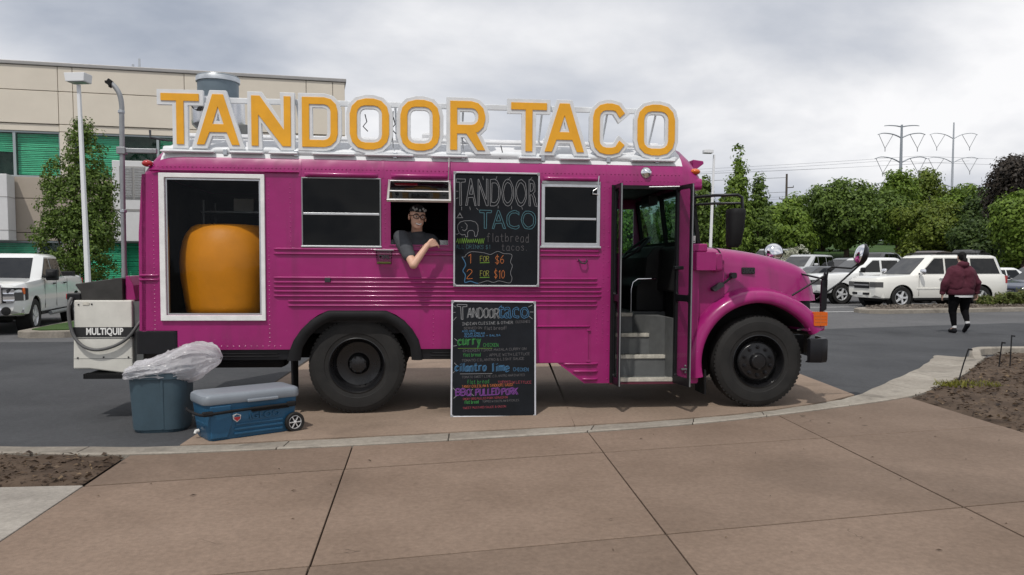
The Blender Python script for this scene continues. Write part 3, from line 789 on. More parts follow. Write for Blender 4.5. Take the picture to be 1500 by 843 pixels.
# roof: pink gutter bands, white crown, pink end caps, all cut from one curved section
PROF = [(0.0, 2.499), (0.004, 2.56), (0.018, 2.62), (0.05, 2.69), (0.10, 2.755), (0.19, 2.83), (0.36, 2.92), (0.60, 2.99), (0.90, 3.04), (1.20, 3.055)]
PROF = PROF + [(2.40 - v, w) for v, w in PROF[-2::-1]]
def roof_pt(u, i):
    v, w = PROF[i]
    k = 1.0
    if u < -1.72: k = math.sqrt(max(0.0, 1 - ((-1.72 - u) / 0.405) ** 2))
    if u > 3.50: k = math.sqrt(max(0.0, 1 - ((u - 3.50) / 0.27) ** 2))
    kv = 0.06 * (1 - k)
    return Vector((u, v + (1.2 - v) * kv, 2.499 + (w - 2.499) * k))
def roof_piece(name, us, idx, m):
    rings = [[roof_pt(u, i) for i in idx] for u in us]
    MB().loft(rings, closed=False, caps=False).build(name, m, bus, smooth=40)
ua = [-2.125, -2.12, -2.105, -2.08, -2.04, -2.0, -1.96]
ub = [-1.96, -1.92, -1.85, -1.72, -1.2, -0.6, 0.0, 0.6, 1.2, 1.8, 2.4, 3.0, 3.50, 3.54]
uc = [3.54, 3.60, 3.65, 3.69, 3.72, 3.745, 3.76, 3.77]
alli = list(range(len(PROF)))
roof_piece('rear_roof_cap', ua, alli, 'pink')
roof_piece('front_roof_cap', uc, alli, 'pink')
roof_piece('roof_edge', ub, [0, 1, 2, 3], 'pink')
roof_piece('roof_edge', ub, [15, 16, 17, 18], 'pink')
roof_piece('roof', ub, list(range(3, 16)), 'roof_white')
MB().prism([rrect(0.02, 2.38, 2.435, 2.56, 0.04)], lambda a, b, d: Vector((d, a, b)), 3.63, 3.755).build('windshield_header', 'pink', bus, bevel=0.02)
MB().prism([[(3.745, 2.66), (3.87, 2.755), (3.865, 2.785), (3.74, 2.80)]], side, 0.30, 2.10).build('sun_visor', 'pink', bus, bevel=0.01)
# seams and rails
for u in (-0.55, 0.30, 1.02, 1.97, 2.70):
    mb = MB(); mb.loft([[roof_pt(uu, i) + Vector((0, -0.004 if i < 3 else 0, 0.003)) for i in (0, 1, 2, 3)] for uu in (u - 0.012, u + 0.012)], closed=False, caps=False)
    mb.build('roof_seam', 'pink', bus, smooth=40)
def rail(name, u0, u1, w, h=0.026, d=0.022, m='pink', end=0.03, v0=0.0):
    """rounded rub rail with tapered ends"""
    rings = []
    for u, k in ((u0, 0.25), (u0 + end, 1.0), (u1 - end, 1.0), (u1, 0.25)):
        rings.append([Vector((u, v0 + 0.003, w - h / 2)), Vector((u, v0 - d * 0.7 * k, w - h * 0.36)), Vector((u, v0 - d * k, w)), Vector((u, v0 - d * 0.75 * k, w + h * 0.34)), Vector((u, v0 + 0.003, w + h / 2))])
    return MB().loft(rings).build(name, m, bus, smooth=50)
for w in (1.752, 1.704): rail('rub_rail', -0.82, 2.625, w)
for i, w in enumerate((1.453, 1.406, 1.358, 1.311, 1.263)): rail('rub_rail', -0.825, 2.60 if i < 2 else 2.645, w)
for w in (1.209, 1.162): rail('rub_rail', -0.68, 2.60, w)
for w in (1.470, 1.425): rail('rub_rail', -2.168, -1.975, w)
for u0, w in ((2.235, 0.530), (2.34, 0.448), (2.44, 0.362)): rail('rub_rail', u0, 2.615, w, h=0.03, d=0.025)
rail('drip_rail', -2.05, -0.555, 2.545, h=0.022, d=0.03)
for u0, u1 in ((-0.50, 0.25), (0.39, 0.98), (2.00, 2.60)):
    rail('window_eyebrow', u0, u1, 2.525, h=0.05, d=0.045, end=0.05)
# rivets: rows of small domes
rv = MB()
def rivet(u, w, v=0.0, r=0.0065):
    rv.add([(u - r, v, w - r), (u + r, v, w - r), (u + r, v, w + r), (u - r, v, w + r), (u, v - 0.005, w)], [(0, 1, 4), (1, 2, 4), (2, 3, 4), (3, 0, 4)])
for u in np.arange(-2.05, 3.5, 0.042):
    rivet(u, 2.585, 0.006)
    if u > 2.75: rivet(u, 2.515, 0.0)
for w in np.arange(0.78, 2.48, 0.045):
    for u in (-2.02, -0.87, -0.44) :
        if u == -0.44: continue
        rivet(u, w)
    if w > 0.35: rivet(2.665, w); 
for w in np.arange(0.36, 2.45, 0.16): rivet(2.72, w, 0.0, 0.009)
for u in np.arange(-1.95, -0.9, 0.045): rivet(u, 1.005)
for u in np.arange(-1.9, -0.7, 0.06): rivet(u, 0.735)
for w in np.arange(1.78, 2.48, 0.05): rivet(-0.65, w); rivet(0.325, w); 
for w in np.arange(0.75, 1.12, 0.045): rivet(0.83, w); rivet(2.60, w)
tag(rv.build('rivets', 'pink', bus), kind='stuff')

# big rear window with thick white frame
fx0, fx1, fz0, fz1 = -1.955, -0.905, 1.005, 2.515
MB().prism([rect(fx0, fx1, fz0, fz1), rect(-1.900, -0.945, 1.06, 2.470)], side, -0.028, 0.03).build('window_frame', 'trim_white', bus, bevel=0.004)
MB().prism(frame_loops(-1.898, -0.947, 1.062, 2.468, 0.018), side, 0.0, 0.04).build('window_frame', 'alu', bus)
MB().prism([rect(-1.885, -0.96, 1.078, 2.455)], side, 0.018, 0.022).build('window_pane', 'clear_glass', bus)
# tinted side windows
def bus_window(x0, x1, z0, z1, fw, m, bar, glass='bus_glass', frame_d=-0.012):
    MB().prism(frame_loops(x0 - 0.004, x1 + 0.004, z0 - 0.004, z1 + 0.004, fw), side, frame_d, 0.035).build('window_frame', m, bus, bevel=0.003)
    zb = z0 + (z1 - z0) * bar
    b = MB().box(x0 + fw, x1 - fw, frame_d + 0.004, 0.03, zb - 0.012, zb + 0.012).build('window_bar', 'alu', bus, bevel=0.003)
    MB().prism([rect(x0 + fw * .6, x1 - fw * .6, z0 + fw * .6, zb - .008)], side, 0.020, 0.024).build('window_pane', glass, bus)
    MB().prism([rect(x0 + fw * .6, x1 - fw * .6, zb + .008, z1 - fw * .6)], side, 0.010, 0.014).build('window_pane', glass, bus)
bus_window(*WIN_A, 0.012, 'steel_grey', 0.475)
MB().box(-0.54, 0.29, -0.022, 0.0, 1.772, 1.788).build('window_sill', 'alu', bus, bevel=0.003)
bus_window(*WIN_D, 0.036, 'alu', 0.44)
MB().box(1.965, 2.63, -0.03, 0.0, 1.785, 1.806).build('window_sill', 'alu', bus, bevel=0.003)
MB().box(1.985, 2.62, -0.02, 0.0, 2.468, 2.498).build('window_head', 'steel_grey', bus, bevel=0.003)
# serving hatch: window B is empty, its sash is propped out at the top
MB().prism(frame_loops(WIN_B[0] - .004, WIN_B[1] + .004, WIN_B[2] - .004, WIN_B[3] + .004, 0.014), side, -0.012, 0.04).build('window_frame', 'pink', bus, bevel=0.003)
sash = empty('awning_sash'); sash.parent = bus; sash.location = (0.685, -0.012, 2.475); sash.rotation_euler = (R(-53), 0, 0)
SW, SH = 0.325, 0.39
MB().prism(frame_loops(-SW, SW, -SH, 0.0, 0.024), side, -0.014, 0.014).build('sash_frame', 'alu', sash, bevel=0.003)
MB().box(-SW + .02, SW - .02, -0.010, 0.010, -SH * .56, -SH * .56 + 0.02).build('sash_bar', 'alu', sash, bevel=0.003)
MB().prism([rect(-SW + .02, SW - .02, -SH + .02, -SH * .56)], side, -0.002, 0.002).build('window_pane', 'bus_glass', sash)
MB().prism([rect(-SW + .02, SW - .02, -SH * .56 + .02, -.02)], side, -0.002, 0.002).build('window_pane', 'bus_glass', sash)
MB().tube([(0.985, -0.02, 2.47), (0.99, -0.06, 2.62), (0.995, 0.05, 2.77)], 0.005, 6).build('prop_cord', 'alu', bus)
MB().tube([(2.60, -0.02, 2.56), (2.585, -0.03, 2.43), (2.535, -0.035, 2.40), (2.53, -0.035, 2.365), (2.60, -0.035, 2.36)], 0.006, 6).build('wire_hook', 'alu', bus)
MB().tube([(0.42, 0.10, 2.452), (0.66, 0.10, 2.452)], 0.016, 8).build('heat_lamp', 'red_lamp', bus)
MB().box(0.36, 1.0, 0.05, 0.40, 1.735, 1.765).build('counter', 'stainless', bus, bevel=0.004)

# interior: floor, ceiling, lining, cabinets
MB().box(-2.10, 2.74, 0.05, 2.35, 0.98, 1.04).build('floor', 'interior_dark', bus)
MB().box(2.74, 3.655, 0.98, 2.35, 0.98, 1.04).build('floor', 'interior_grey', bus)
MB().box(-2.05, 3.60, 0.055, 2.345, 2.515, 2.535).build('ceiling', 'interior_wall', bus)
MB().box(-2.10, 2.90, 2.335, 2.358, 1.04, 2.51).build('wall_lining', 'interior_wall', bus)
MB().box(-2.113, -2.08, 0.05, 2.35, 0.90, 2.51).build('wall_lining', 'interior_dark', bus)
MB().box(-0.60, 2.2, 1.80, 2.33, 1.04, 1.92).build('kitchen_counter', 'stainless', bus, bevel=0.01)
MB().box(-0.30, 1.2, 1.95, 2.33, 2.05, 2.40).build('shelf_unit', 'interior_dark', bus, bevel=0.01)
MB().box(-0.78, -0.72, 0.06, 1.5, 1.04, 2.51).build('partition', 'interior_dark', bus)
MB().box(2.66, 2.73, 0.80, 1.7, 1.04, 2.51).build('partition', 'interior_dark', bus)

for u, v in ((-1.90, 1.35), (-1.90, 1.85), (-1.35, 1.85), (-1.0, 1.35)): MB().tube([(u, v, 1.04), (u, v, 2.35)], 0.016, 8).build('rack_post', 'steel_grey', bus)
for w in (1.30, 1.75, 2.20): MB().box(-1.93, -0.97, 1.33, 1.88, w, w + .02).build('rack_shelf', 'steel_grey', bus)
for u, w, h, m in ((-1.78, 1.77, .22, 'interior_grey'), (-1.45, 2.22, .16, 'gen_white'), (-1.15, 2.22, .2, 'interior_grey')): MB().box(u - .12, u + .12, 1.42, 1.75, w, w + h).build('storage_box', m, bus, bevel=.01)

# stair well
well = empty('stair_well'); well.parent = bus
MB().box(2.752, 2.775, 0.05, 0.98, 0.31, 1.04).build('well_panel', 'interior_grey', well)
MB().prism([[(3.49, 0.05), (3.50, 0.98), (3.06, 0.98), (3.26, 0.62), (3.45, 0.30), (3.465, 0.05)]], flat, 0.31, 1.02).build('well_panel', 'interior_grey', well)
for (v0, v1, w, u1) in ((0.02, 0.27, 0.365, 3.466), (0.27, 0.50, 0.590, 3.455), (0.50, 0.74, 0.815, 3.33), (0.74, 0.99, 1.038, 3.19)):
    st = MB().box(2.77, u1, v0 + 0.012, v1 + 0.02, w - 0.235 if w > .4 else 0.31, w - 0.012).build('step', 'interior_grey', well)
    MB().box(2.772, u1 - .004, v0, v0 + 0.055, w - 0.040, w).build('step_nosing', 'step_nosing', st, bevel=0.004)
    rb = MB()
    for u in np.arange(2.78, u1 - .012, 0.018): rb.box(u, u + .008, v0 - .003, v0 + 0.05, w - .038, w + .004)
    tag(rb.build('step_ribs', 'step_nosing', st), kind='stuff')
MB().lathe([(0.0, 0.0), (0.034, 0.002), (0.036, 0.012), (0.03, 0.02), (0, 0.022)], 16, Matrix.Translation((3.395, 0.455, 0.93)) @ Matrix.Rotation(R(60), 4, 'Z') @ Matrix.Rotation(R(90), 4, 'X')).build('step_light', 'chrome', well, smooth=40)
MB().box(2.80, 2.93, 0.728, 0.734, 0.945, 0.985).build('step_plate', 'alu', well)
MB().tube([(3.20, 0.88, 1.04), (3.20, 0.88, 1.32), (3.22, 0.88, 1.40), (3.28, 0.88, 1.44), (3.50, 0.86, 1.445)], 0.014, 10).build('grab_rail', 'chrome', well, smooth=50)
# driver's place
cab = empty('driver_cab'); cab.parent = bus
MB().prism([[(3.30, 1.04), (3.655, 1.04), (3.655, 1.85), (3.52, 1.83), (3.42, 1.70), (3.40, 1.45), (3.30, 1.35)]], side, 1.02, 2.33).build('dashboard', 'interior_dark', cab, bevel=0.02)
MB().prism([[(3.56, 1.30), (3.655, 1.30), (3.655, 1.84), (3.58, 1.80)]], side, 0.10, 1.02).build('dashboard', 'interior_dark', cab, bevel=0.02)
Ms = Matrix.Translation((3.46, 1.66, 1.83)) @ Matrix.Rotation(R(-38), 4, 'Y')
MB().tube([Ms @ Vector((0.225 * math.cos(t), 0.225 * math.sin(t), 0)) for t in np.linspace(0, 2 * math.pi, 33)[:-1]], 0.017, 8, closed=True).build('steering_wheel', 'print_grey', cab, smooth=60)
sp = MB()
for a in (0, 120, 240): sp.tube([Ms @ Vector((0, 0, -0.03)), Ms @ Vector((0.22 * math.cos(R(a)), 0.22 * math.sin(R(a)), 0))], 0.012, 6)
sp.tube([Ms @ Vector((0, 0, 0.0)), Ms @ Vector((0, 0, -0.30))], 0.035, 8)
sp.build('steering_column', 'print_grey', cab, smooth=50)
MB().prism([[(2.80, 1.04), (3.16, 1.04), (3.16, 1.42), (2.98, 1.48), (2.93, 2.10), (2.82, 2.10)]], side, 1.45, 1.95).build('driver_seat', 'interior_dark', cab, bevel=0.04)
MB().box(3.40, 3.52, 0.9, 1.25, 2.33, 2.45).build('interior_mirror', 'print_grey', cab, bevel=0.02)

# windshield: two flat panes in a black frame, plus small corner pane
def wsh(a, b, d): 
    t = (b - 1.83) / 0.64
    return Vector((3.735 - 0.085 * t + d, a, b))
wf = MB().prism([rect(0.0, 2.40, 1.828, 2.47), rect(0.09, 1.165, 1.885, 2.425), rect(1.235, 2.31, 1.885, 2.425)], wsh, -0.03, 0.012).build('windshield_frame', 'black_rubber', bus)
MB().prism([rect(0.09, 1.165, 1.885, 2.425)], wsh, -0.012, -0.006).build('windshield', 'bus_windshield', wf)
MB().prism([rect(1.235, 2.31, 1.885, 2.425)], wsh, -0.012, -0.006).build('windshield', 'bus_windshield', wf)
MB().prism([[(3.624, 1.83), (3.70, 1.83), (3.632, 2.47), (3.624, 2.47)]], side, 0.012, 0.018).build('corner_pane', 'bus_windshield', bus)
MB().box(3.640, 3.688, 0.006, 0.011, 1.855, 1.93).build('sticker', 'print_white', bus)
MB().box(3.645, 3.683, 0.004, 0.006, 1.868, 1.875).build('sticker_print', 'print_grey', bus)

# folding door leaves, swung out at right angles to the side
def leaf(u, ang, W_, name='door_leaf'):
    e = empty(name); e.parent = bus; e.location = (u, -0.005, 0.0); e.rotation_euler = (0, 0, ang)
    MB().prism([rect(0.0, W_, 0.315, 2.465), rrect(0.035, W_ - .035, 0.40, 1.22, 0.03), rrect(0.035, W_ - .035, 1.29, 2.42, 0.03)], side, -0.014, 0.014).build('leaf_frame', 'black_paint', e, bevel=0.003)
    MB().prism([rect(0.032, W_ - .032, 0.395, 1.225)], side, -0.003, 0.003).build('leaf_pane', 'clear_glass', e)
    MB().prism([rect(0.032, W_ - .032, 1.285, 2.425)], side, -0.003, 0.003).build('leaf_pane', 'clear_glass', e)
    MB().box(W_ - .004, W_ + .010, -0.005, 0.005, 0.32, 2.46).build('edge_seal', 'steel_grey', e)
    return e
leaf(2.785, R(-89), 0.27); leaf(3.470, R(-79), 0.34)
MB().box(2.745, 2.775, -0.006, 0.05, 0.32, 2.465).build('door_post', 'black_rubber', bus)
MB().box(3.468, 3.493, -0.004, 0.05, 0.32, 2.465).build('door_post', 'black_rubber', bus)
MB().box(2.745, 3.495, -0.008, 0.05, 2.43, 2.468).build('door_header', 'black_rubber', bus)
MB().box(2.745, 3.495, -0.002, 0.06, 0.302, 0.32).build('door_sill', 'door_red', bus)
MB().tube([(3.10, 0.02, 2.452), (3.46, -0.12, 2.452)], 0.007, 6).build('door_rod', 'steel_grey', bus)
MB().box(3.43, 3.53, -0.10, -0.03, 1.56, 1.60).build('door_latch', 'black_paint', bus, bevel=0.008)

# lower black trim, bumper, chassis
MB().box(-1.79, -0.67, 0.03, 0.08, 0.585, 0.70).build('lower_trim', 'black_paint', bus, bevel=0.006)
for w in (0.655, 0.625): rail('trim_rib', -1.55, -0.78, w, h=0.016, d=0.016, m='black_rubber', v0=0.03)
MB().box(0.70, 1.45, 0.03, 0.08, 0.585, 0.70).build('lower_trim', 'black_paint', bus, bevel=0.006)
for w in (0.655, 0.625): rail('trim_rib', 0.80, 1.40, w, h=0.016, d=0.016, m='black_rubber', v0=0.03)
MB().prism([rrect(-0.02, 2.42, -0.03, 0.40, 0.06)], lambda a, b, d: Vector((-2.19 + b if b > 0 else -2.19 + b, a, d)), 0.66, 0.895).build('rear_bumper', 'black_paint', bus, bevel=0.015)
MB().box(-2.0, 3.6, 0.55, 0.67, 0.55, 0.78).build('chassis_rail', 'black_rubber', bus)
MB().box(-2.0, 3.6, 1.73, 1.85, 0.55, 0.78).build('chassis_rail', 'black_rubber', bus)
MB().box(-2.10, 2.70, 0.10, 2.30, 0.86, 0.975).build('underbody', 'black_rubber', bus)
MB().box(-1.75, -0.75, 0.20, 0.50, 0.48, 0.80).build('tank', 'black_rubber', bus, bevel=0.05)
MB().box(1.0, 1.9, 1.90, 2.28, 0.40, 0.80).build('tank', 'black_rubber', bus, bevel=0.05)
MB().tube([(0.02, 0.3, 0.515), (0.02, 2.1, 0.515)], 0.09, 10).build('axle', 'black_rubber', bus)
MB().ball((0.02, 1.2, 0.515), 0.20, 0.17, 0.20).build('differential', 'black_rubber', bus, smooth=60)
MB().tube([(4.43, 0.3, 0.50), (4.43, 2.1, 0.50)], 0.06, 10).build('axle', 'black_rubber', bus)
MB().tube([(0.2, 1.2, 0.55), (3.5, 1.2, 0.66)], 0.05, 8).build('drive_shaft', 'black_rubber', bus)
# wheel-arch flare (rear) and liner
inn = [(-0.56, 0.585), (-0.535, 0.72), (-0.47, 0.83), (-0.39, 0.915), (-0.31, 0.97), (-0.22, 1.01), (0.285, 1.01), (0.375, 0.97), (0.455, 0.915), (0.53, 0.83), (0.585, 0.72), (0.60, 0.585)]
outr = [(-0.69, 0.585)] + [(-0.665, 0.70), (-0.625, 0.80), (-0.55, 0.91), (-0.455, 1.005), (-0.27, 1.112), (0.335, 1.112), (0.523, 1.005), (0.61, 0.91), (0.675, 0.80), (0.70, 0.70), (0.715, 0.585)]
def loop_resample(P, n):
    d = [0]
    for a, b in zip(P[:-1], P[1:]): d.append(d[-1] + math.hypot(b[0] - a[0], b[1] - a[1]))
    r = []
    for i in range(n):
        t = d[-1] * i / (n - 1); j = max(k for k in range(len(d)) if d[k] <= t + 1e-9); j = min(j, len(P) - 2)
        f = (t - d[j]) / max(1e-9, d[j + 1] - d[j]); r.append(lerp2(P[j], P[j + 1], f))
    return r
o36, i36 = loop_resample(outr, 37), loop_resample(inn, 37)
MB().loft([[Vector((o[0], 0.01, o[1])), Vector((o[0] * .98 + i[0] * .02, -0.03, o[1] * .98 + i[1] * .02)), Vector((o[0] * .7 + i[0] * .3, -0.052, o[1] * .7 + i[1] * .3)), Vector((o[0] * .3 + i[0] * .7, -0.045, o[1] * .3 + i[1] * .7)), Vector((i[0], -0.02, i[1])), Vector((i[0], 0.02, i[1]))] for o, i in zip(o36, i36)]).build('wheel_arch', 'black_rubber', bus, smooth=50)
MB().loft([[Vector((o[0], 0.02, o[1])), Vector((o[0], 0.75, o[1]))] for o in o36], closed=False, caps=False).build('wheel_well', 'interior_dark', bus, smooth=50)
MB().prism([outr], side, 0.74, 0.76).build('wheel_well', 'interior_dark', bus)
for u, w0, w1, m in ((-0.66, 0.22, 0.62, 'black_rubber'), (3.83, 0.17, 0.45, 'black_rubber')):
    MB().prism([[(0.06, w1), (0.40, w1), (0.40, w0), (0.08, w0)]] if u < 0 else [[(0.02, w1), (0.36, w1), (0.36, w0), (0.04, w0)]], lambda a, b, d: Vector((u + d + (0.05 * (w1 - b) if u > 0 else 0), a, b)), -0.008, 0.012).build('mud_flap', m, bus)

# wheels
RX = Matrix.Rotation(R(90), 4, 'X')
TP = [(0.288, -0.11), (0.30, -0.128), (0.40, -0.14), (0.465, -0.132), (0.495, -0.115), (0.508, -0.085), (0.515, -0.04), (0.515, 0.04), (0.508, 0.085), (0.495, 0.115), (0.465, 0.132), (0.452, 0.134), (0.446, 0.138), (0.40, 0.142), (0.345, 0.138), (0.34, 0.132), (0.30, 0.125), (0.288, 0.11)]
def bus_wheel(u, v, w, kind, parent=bus, flip=False):
    M = Matrix.Translation((u, v, w)) @ (Matrix.Rotation(R(-90), 4, 'X') if flip else RX)
    t = MB().lathe(TP, 56, M, closed_prof=True).build('wheel', 'tyre', parent, smooth=28)
    tr = MB()
    for j in range(64):
        a = 2 * math.pi * j / 64
        for h0, h1 in ((0.055, 0.112), (-0.112, -0.055)):
            tr.box(0.480, 0.507, -0.015, 0.015, h0, h1, M @ Matrix.Rotation(a, 4, 'Z'))
    tag(tr.build('tread', 'tyre', t), kind='stuff')
    if kind == 'rear':
        pr = [(0.292, 0.118), (0.300, 0.128), (0.292, 0.132), (0.280, 0.118), (0.272, 0.06), (0.262, -0.03), (0.235, -0.062), (0.16, -0.075), (0.118, -0.075), (0.100, -0.05), (0.096, 0.0), (0.085, 0.018), (0.045, 0.025), (0.0, 0.026)]
        nuts = (0.082, 0.016, 8, 0.010, 0.016)
    else:
        pr = [(0.292, 0.118), (0.300, 0.128), (0.292, 0.132), (0.280, 0.116), (0.270, 0.05), (0.250, 0.02), (0.232, 0.035), (0.222, 0.070), (0.20, 0.088), (0.115, 0.096), (0.098, 0.10), (0.088, 0.135), (0.072, 0.15), (0.0, 0.152)]
        nuts = (0.158, 0.092, 10, 0.016, 0.03)
    rim = MB().lathe(pr, 48, M).build('rim', 'black_rim', t, smooth=32)
    nm = MB()
    for j in range(nuts[2]):
        a = 2 * math.pi * (j + .5) / nuts[2]
        nm.lathe([(nuts[3] * 1.5, 0), (nuts[3] * 1.4, nuts[4] * .35), (nuts[3], nuts[4] * .4), (nuts[3] * .9, nuts[4]), (0, nuts[4])], 6, M @ Matrix.Translation((nuts[0] * math.cos(a), nuts[0] * math.sin(a), nuts[1])))
    tag(nm.build('wheel_nuts', 'black_rubber' if kind == 'rear' else 'black_paint', t), kind='stuff')
    if kind != 'rear':
        hm = MB()
        for j in range(5):
            a = 2 * math.pi * j / 5 + .3
            hm.lathe([(0.024, 0.0), (0.024, 0.004), (0, 0.004)], 10, M @ Matrix.Translation((0.245 * math.cos(a), 0.245 * math.sin(a), 0.028)))
        tag(hm.build('hand_holes', 'car_shadow', t), kind='stuff')
    return t
bus_wheel(0.02, 0.19, 0.517, 'rear')
bus_wheel(0.02, 0.50, 0.517, 'rear')
bus_wheel(0.02, 2.21, 0.517, 'rear', flip=True)
bus_wheel(4.435, 0.125, 0.543, 'front')
bus_wheel(4.435, 2.275, 0.543, 'front', flip=True)

# hood: rounded section shrinking towards the nose
def ipl(x, P):
    for a, b in zip(P[:-1], P[1:]):
        if a[0] <= x <= b[0]:
            t = (x - a[0]) / (b[0] - a[0]); t = t
            return a[1] + (b[1] - a[1]) * t
    return P[0][1] if x < P[0][0] else P[-1][1]
TOP = catmull([(3.70, 1.845), (3.95, 1.835), (4.20, 1.815), (4.50, 1.775), (4.80, 1.715), (5.02, 1.655), (5.15, 1.59), (5.225, 1.50), (5.245, 1.43)], 5)
def hood_ring(u, lift=0.0, low=None):
    ht = ipl(u, TOP) + lift
    sv = ipl(u, [(3.70, 0.12), (4.05, 0.145), (4.6, 0.185), (5.0, 0.235), (5.15, 0.28), (5.25, 0.36)])
    lo = (1.21 if u > 4.05 else 1.08) if low is None else low
    half = [(sv - 0.02, lo), (sv - 0.012, max(lo + .01, 1.05)), (sv, 1.28), (sv + 0.015, ht - 0.22), (sv + 0.035, ht - 0.14), (sv + 0.075, ht - 0.078), (sv + 0.14, ht - 0.04), (sv + 0.26, ht - 0.018), (sv + 0.5, ht - 0.004), (1.2, ht)]
    full = half + [(2.4 - v, w) for v, w in half[-2::-1]]
    return [Vector((u, v, w)) for v, w in full]
us1 = [3.735, 3.80, 3.88, 3.96, 4.045]
us2 = list(np.linspace(4.055, 5.0, 15)) + [5.07, 5.12, 5.16, 5.19, 5.215, 5.235, 5.245]
MB().loft([hood_ring(u, -0.004) for u in us1], closed=True).build('cowl', 'pink', bus, smooth=45)
MB().loft([hood_ring(u) for u in us2], closed=True).build('hood', 'pink', bus, smooth=45)
MB().prism([[(0.45, 0.95), (1.95, 0.95), (1.88, 1.38), (0.52, 1.38)]], lambda a, b, d: Vector((d, a, b)), 5.10, 5.262).build('grille', 'black_paint', bus, bevel=0.01)
for w in np.arange(1.0, 1.36, 0.06): MB().box(5.255, 5.275, 0.55, 1.85, w, w + 0.02).build('grille_bar', 'chrome', bus)
MB().loft([[p + Vector((0, 0, 0.0015)) + Vector((0, -0.0015 if p.y < 1.2 else 0.0015, 0)) for p in hood_ring(u, 0.0, 1.10)[1:-1]] for u in (4.040, 4.060)], closed=False, caps=False).build('hood_seam', 'black_rubber', bus, smooth=40)

# front fenders: a flare swept round the arch
def fender(sgn):
    f = (lambda v: v) if sgn > 0 else (lambda v: 2.4 - v)
    C = (4.435, 0.50); rings = []
    for i in range(33):
        th = R(190 - 160 * i / 32)
        t = i / 32
        ri = 0.655 + 0.045 * math.sin(max(0, math.pi * t)) + (0.0 if t < .8 else 0.03 * (t - .8) / .2)
        fl = 0.145 + 0.04 * sstep(0.6, 1.0, t)
        inner = 0.42
        sec = [(ri - 0.004, 0.06), (ri, -0.035), (ri + 0.012, -0.062), (ri + 0.045, -0.072), (ri + fl * .62, -0.062), (ri + fl * .86, -0.035), (ri + fl, 0.03), (ri + fl + 0.022, 0.12), (ri + fl + 0.028, inner)]
        rings.append([Vector((C[0] + r * math.cos(th), f(v), C[1] + r * math.sin(th))) for r, v in sec])
    o = MB().loft(rings, closed=False, caps=False).build('front_fender', 'pink', bus, smooth=60)
    MB().loft([[Vector((p[0].x, f(0.02), p[0].z)), Vector((p[0].x, f(0.62), p[0].z))] for p in rings], closed=False, caps=False).build('wheel_well', 'interior_dark', bus, smooth=50)
    loop = [(p[0].x, p[0].z) for p in rings] + [(5.06, 0.50), (3.80, 0.28)]
    MB().prism([loop], lambda a, b, d: Vector((a, f(d), b)), 0.60, 0.64).build('wheel_well', 'interior_dark', bus)
    # nose block that carries the lamps
    nb = []
    for u, s_ in ((4.98, 1.0), (5.08, 0.985), (5.15, 0.94), (5.185, 0.85), (5.20, 0.70)):
        top = 1.13 - 0.30 * (u - 4.98); bot = 0.88
        cz = (top + bot) / 2; hh = (top - bot) / 2 * (0.7 + .3 * s_)
        nb.append([Vector((u, f(0.22 + dv * 0.28 * s_), cz + dz * hh)) for dv, dz in ((-1, -.9), (-1, .55), (-.85, .9), (-.6, 1.0), (1, 1.0), (1, -1), (-.85, -1))])
    MB().loft(nb).build('fender_nose', 'pink', bus, smooth=50)
    return o
fender(1); fender(-1)
MB().prism([[(3.70, 0.305), (3.775, 0.305), (3.765, 0.52), (3.80, 0.76), (3.93, 1.04), (4.05, 1.2), (4.05, 1.66), (3.98, 1.70), (3.70, 1.72)]], side, 0.085, 0.13).build('cowl_side', 'pink', bus)
# side lamps on the nose
al = empty('turn_signal'); al.parent = bus
MB().prism([rrect(5.030, 5.186, 0.945, 1.100, 0.012)], side, -0.078, 0.0).build('lamp_lens', 'amber', al, bevel=0.01)
MB().box(5.105, 5.110, -0.081, -0.07, 0.955, 1.09).build('lens_rib', 'chalk_orange', al)
for w in (0.985, 1.02, 1.055): MB().box(5.04, 5.175, -0.0805, -0.07, w, w + .006).build('lens_rib', 'chalk_orange', al)
for v in (0.15, 2.0):
    MB().box(5.17, 5.215, v, v + 0.25, 0.93, 1.06).build('headlight', 'headlight', bus, bevel=0.012)
# front bumper: black channel with curved ends
rings = []
for v, u in ((-0.07, 4.99), (-0.085, 5.12), (-0.03, 5.21), (0.12, 5.26), (0.6, 5.34), (1.2, 5.37), (1.8, 5.34), (2.28, 5.26), (2.43, 5.21), (2.485, 5.12), (2.47, 4.99)):
    cc = 1.2 - v; n_ = Vector((0.0, -1 if v < 0.0 else 0, 0))
    d = Vector((u - 4.6, (v - 1.2) * 0.75, 0)).normalized()
    rings.append([Vector((u, v, 0.535)) - d * 0.06, Vector((u, v, 0.535)) , Vector((u, v, 0.57)) + d * 0.012, Vector((u, v, 0.78)) + d * 0.012, Vector((u, v, 0.80)), Vector((u, v, 0.80)) - d * 0.06, Vector((u, v, 0.77)) - d * 0.03, Vector((u, v, 0.56)) - d * 0.03])
MB().loft(rings).build('front_bumper', 'black_paint', bus, smooth=35)
MB().box(4.70, 5.16, 0.42, 0.55, 0.58, 0.80).build('bumper_bracket', 'black_rubber', bus)
MB().box(4.70, 5.16, 1.85, 1.98, 0.58, 0.80).build('bumper_bracket', 'black_rubber', bus)
MB().prism([[(5.02, 0.72), (5.09, 0.70), (5.10, 0.84), (5.07, 0.86), (5.03, 0.80)]], side, 0.02, 0.05).build('tow_hook', 'steel_grey', bus, bevel=0.006)
MB().tube([(4.92, 0.1, 0.885), (4.99, 0.1, 0.90), (5.03, 0.1, 0.885)], 0.012, 8).build('hose_clip', 'alu', bus)
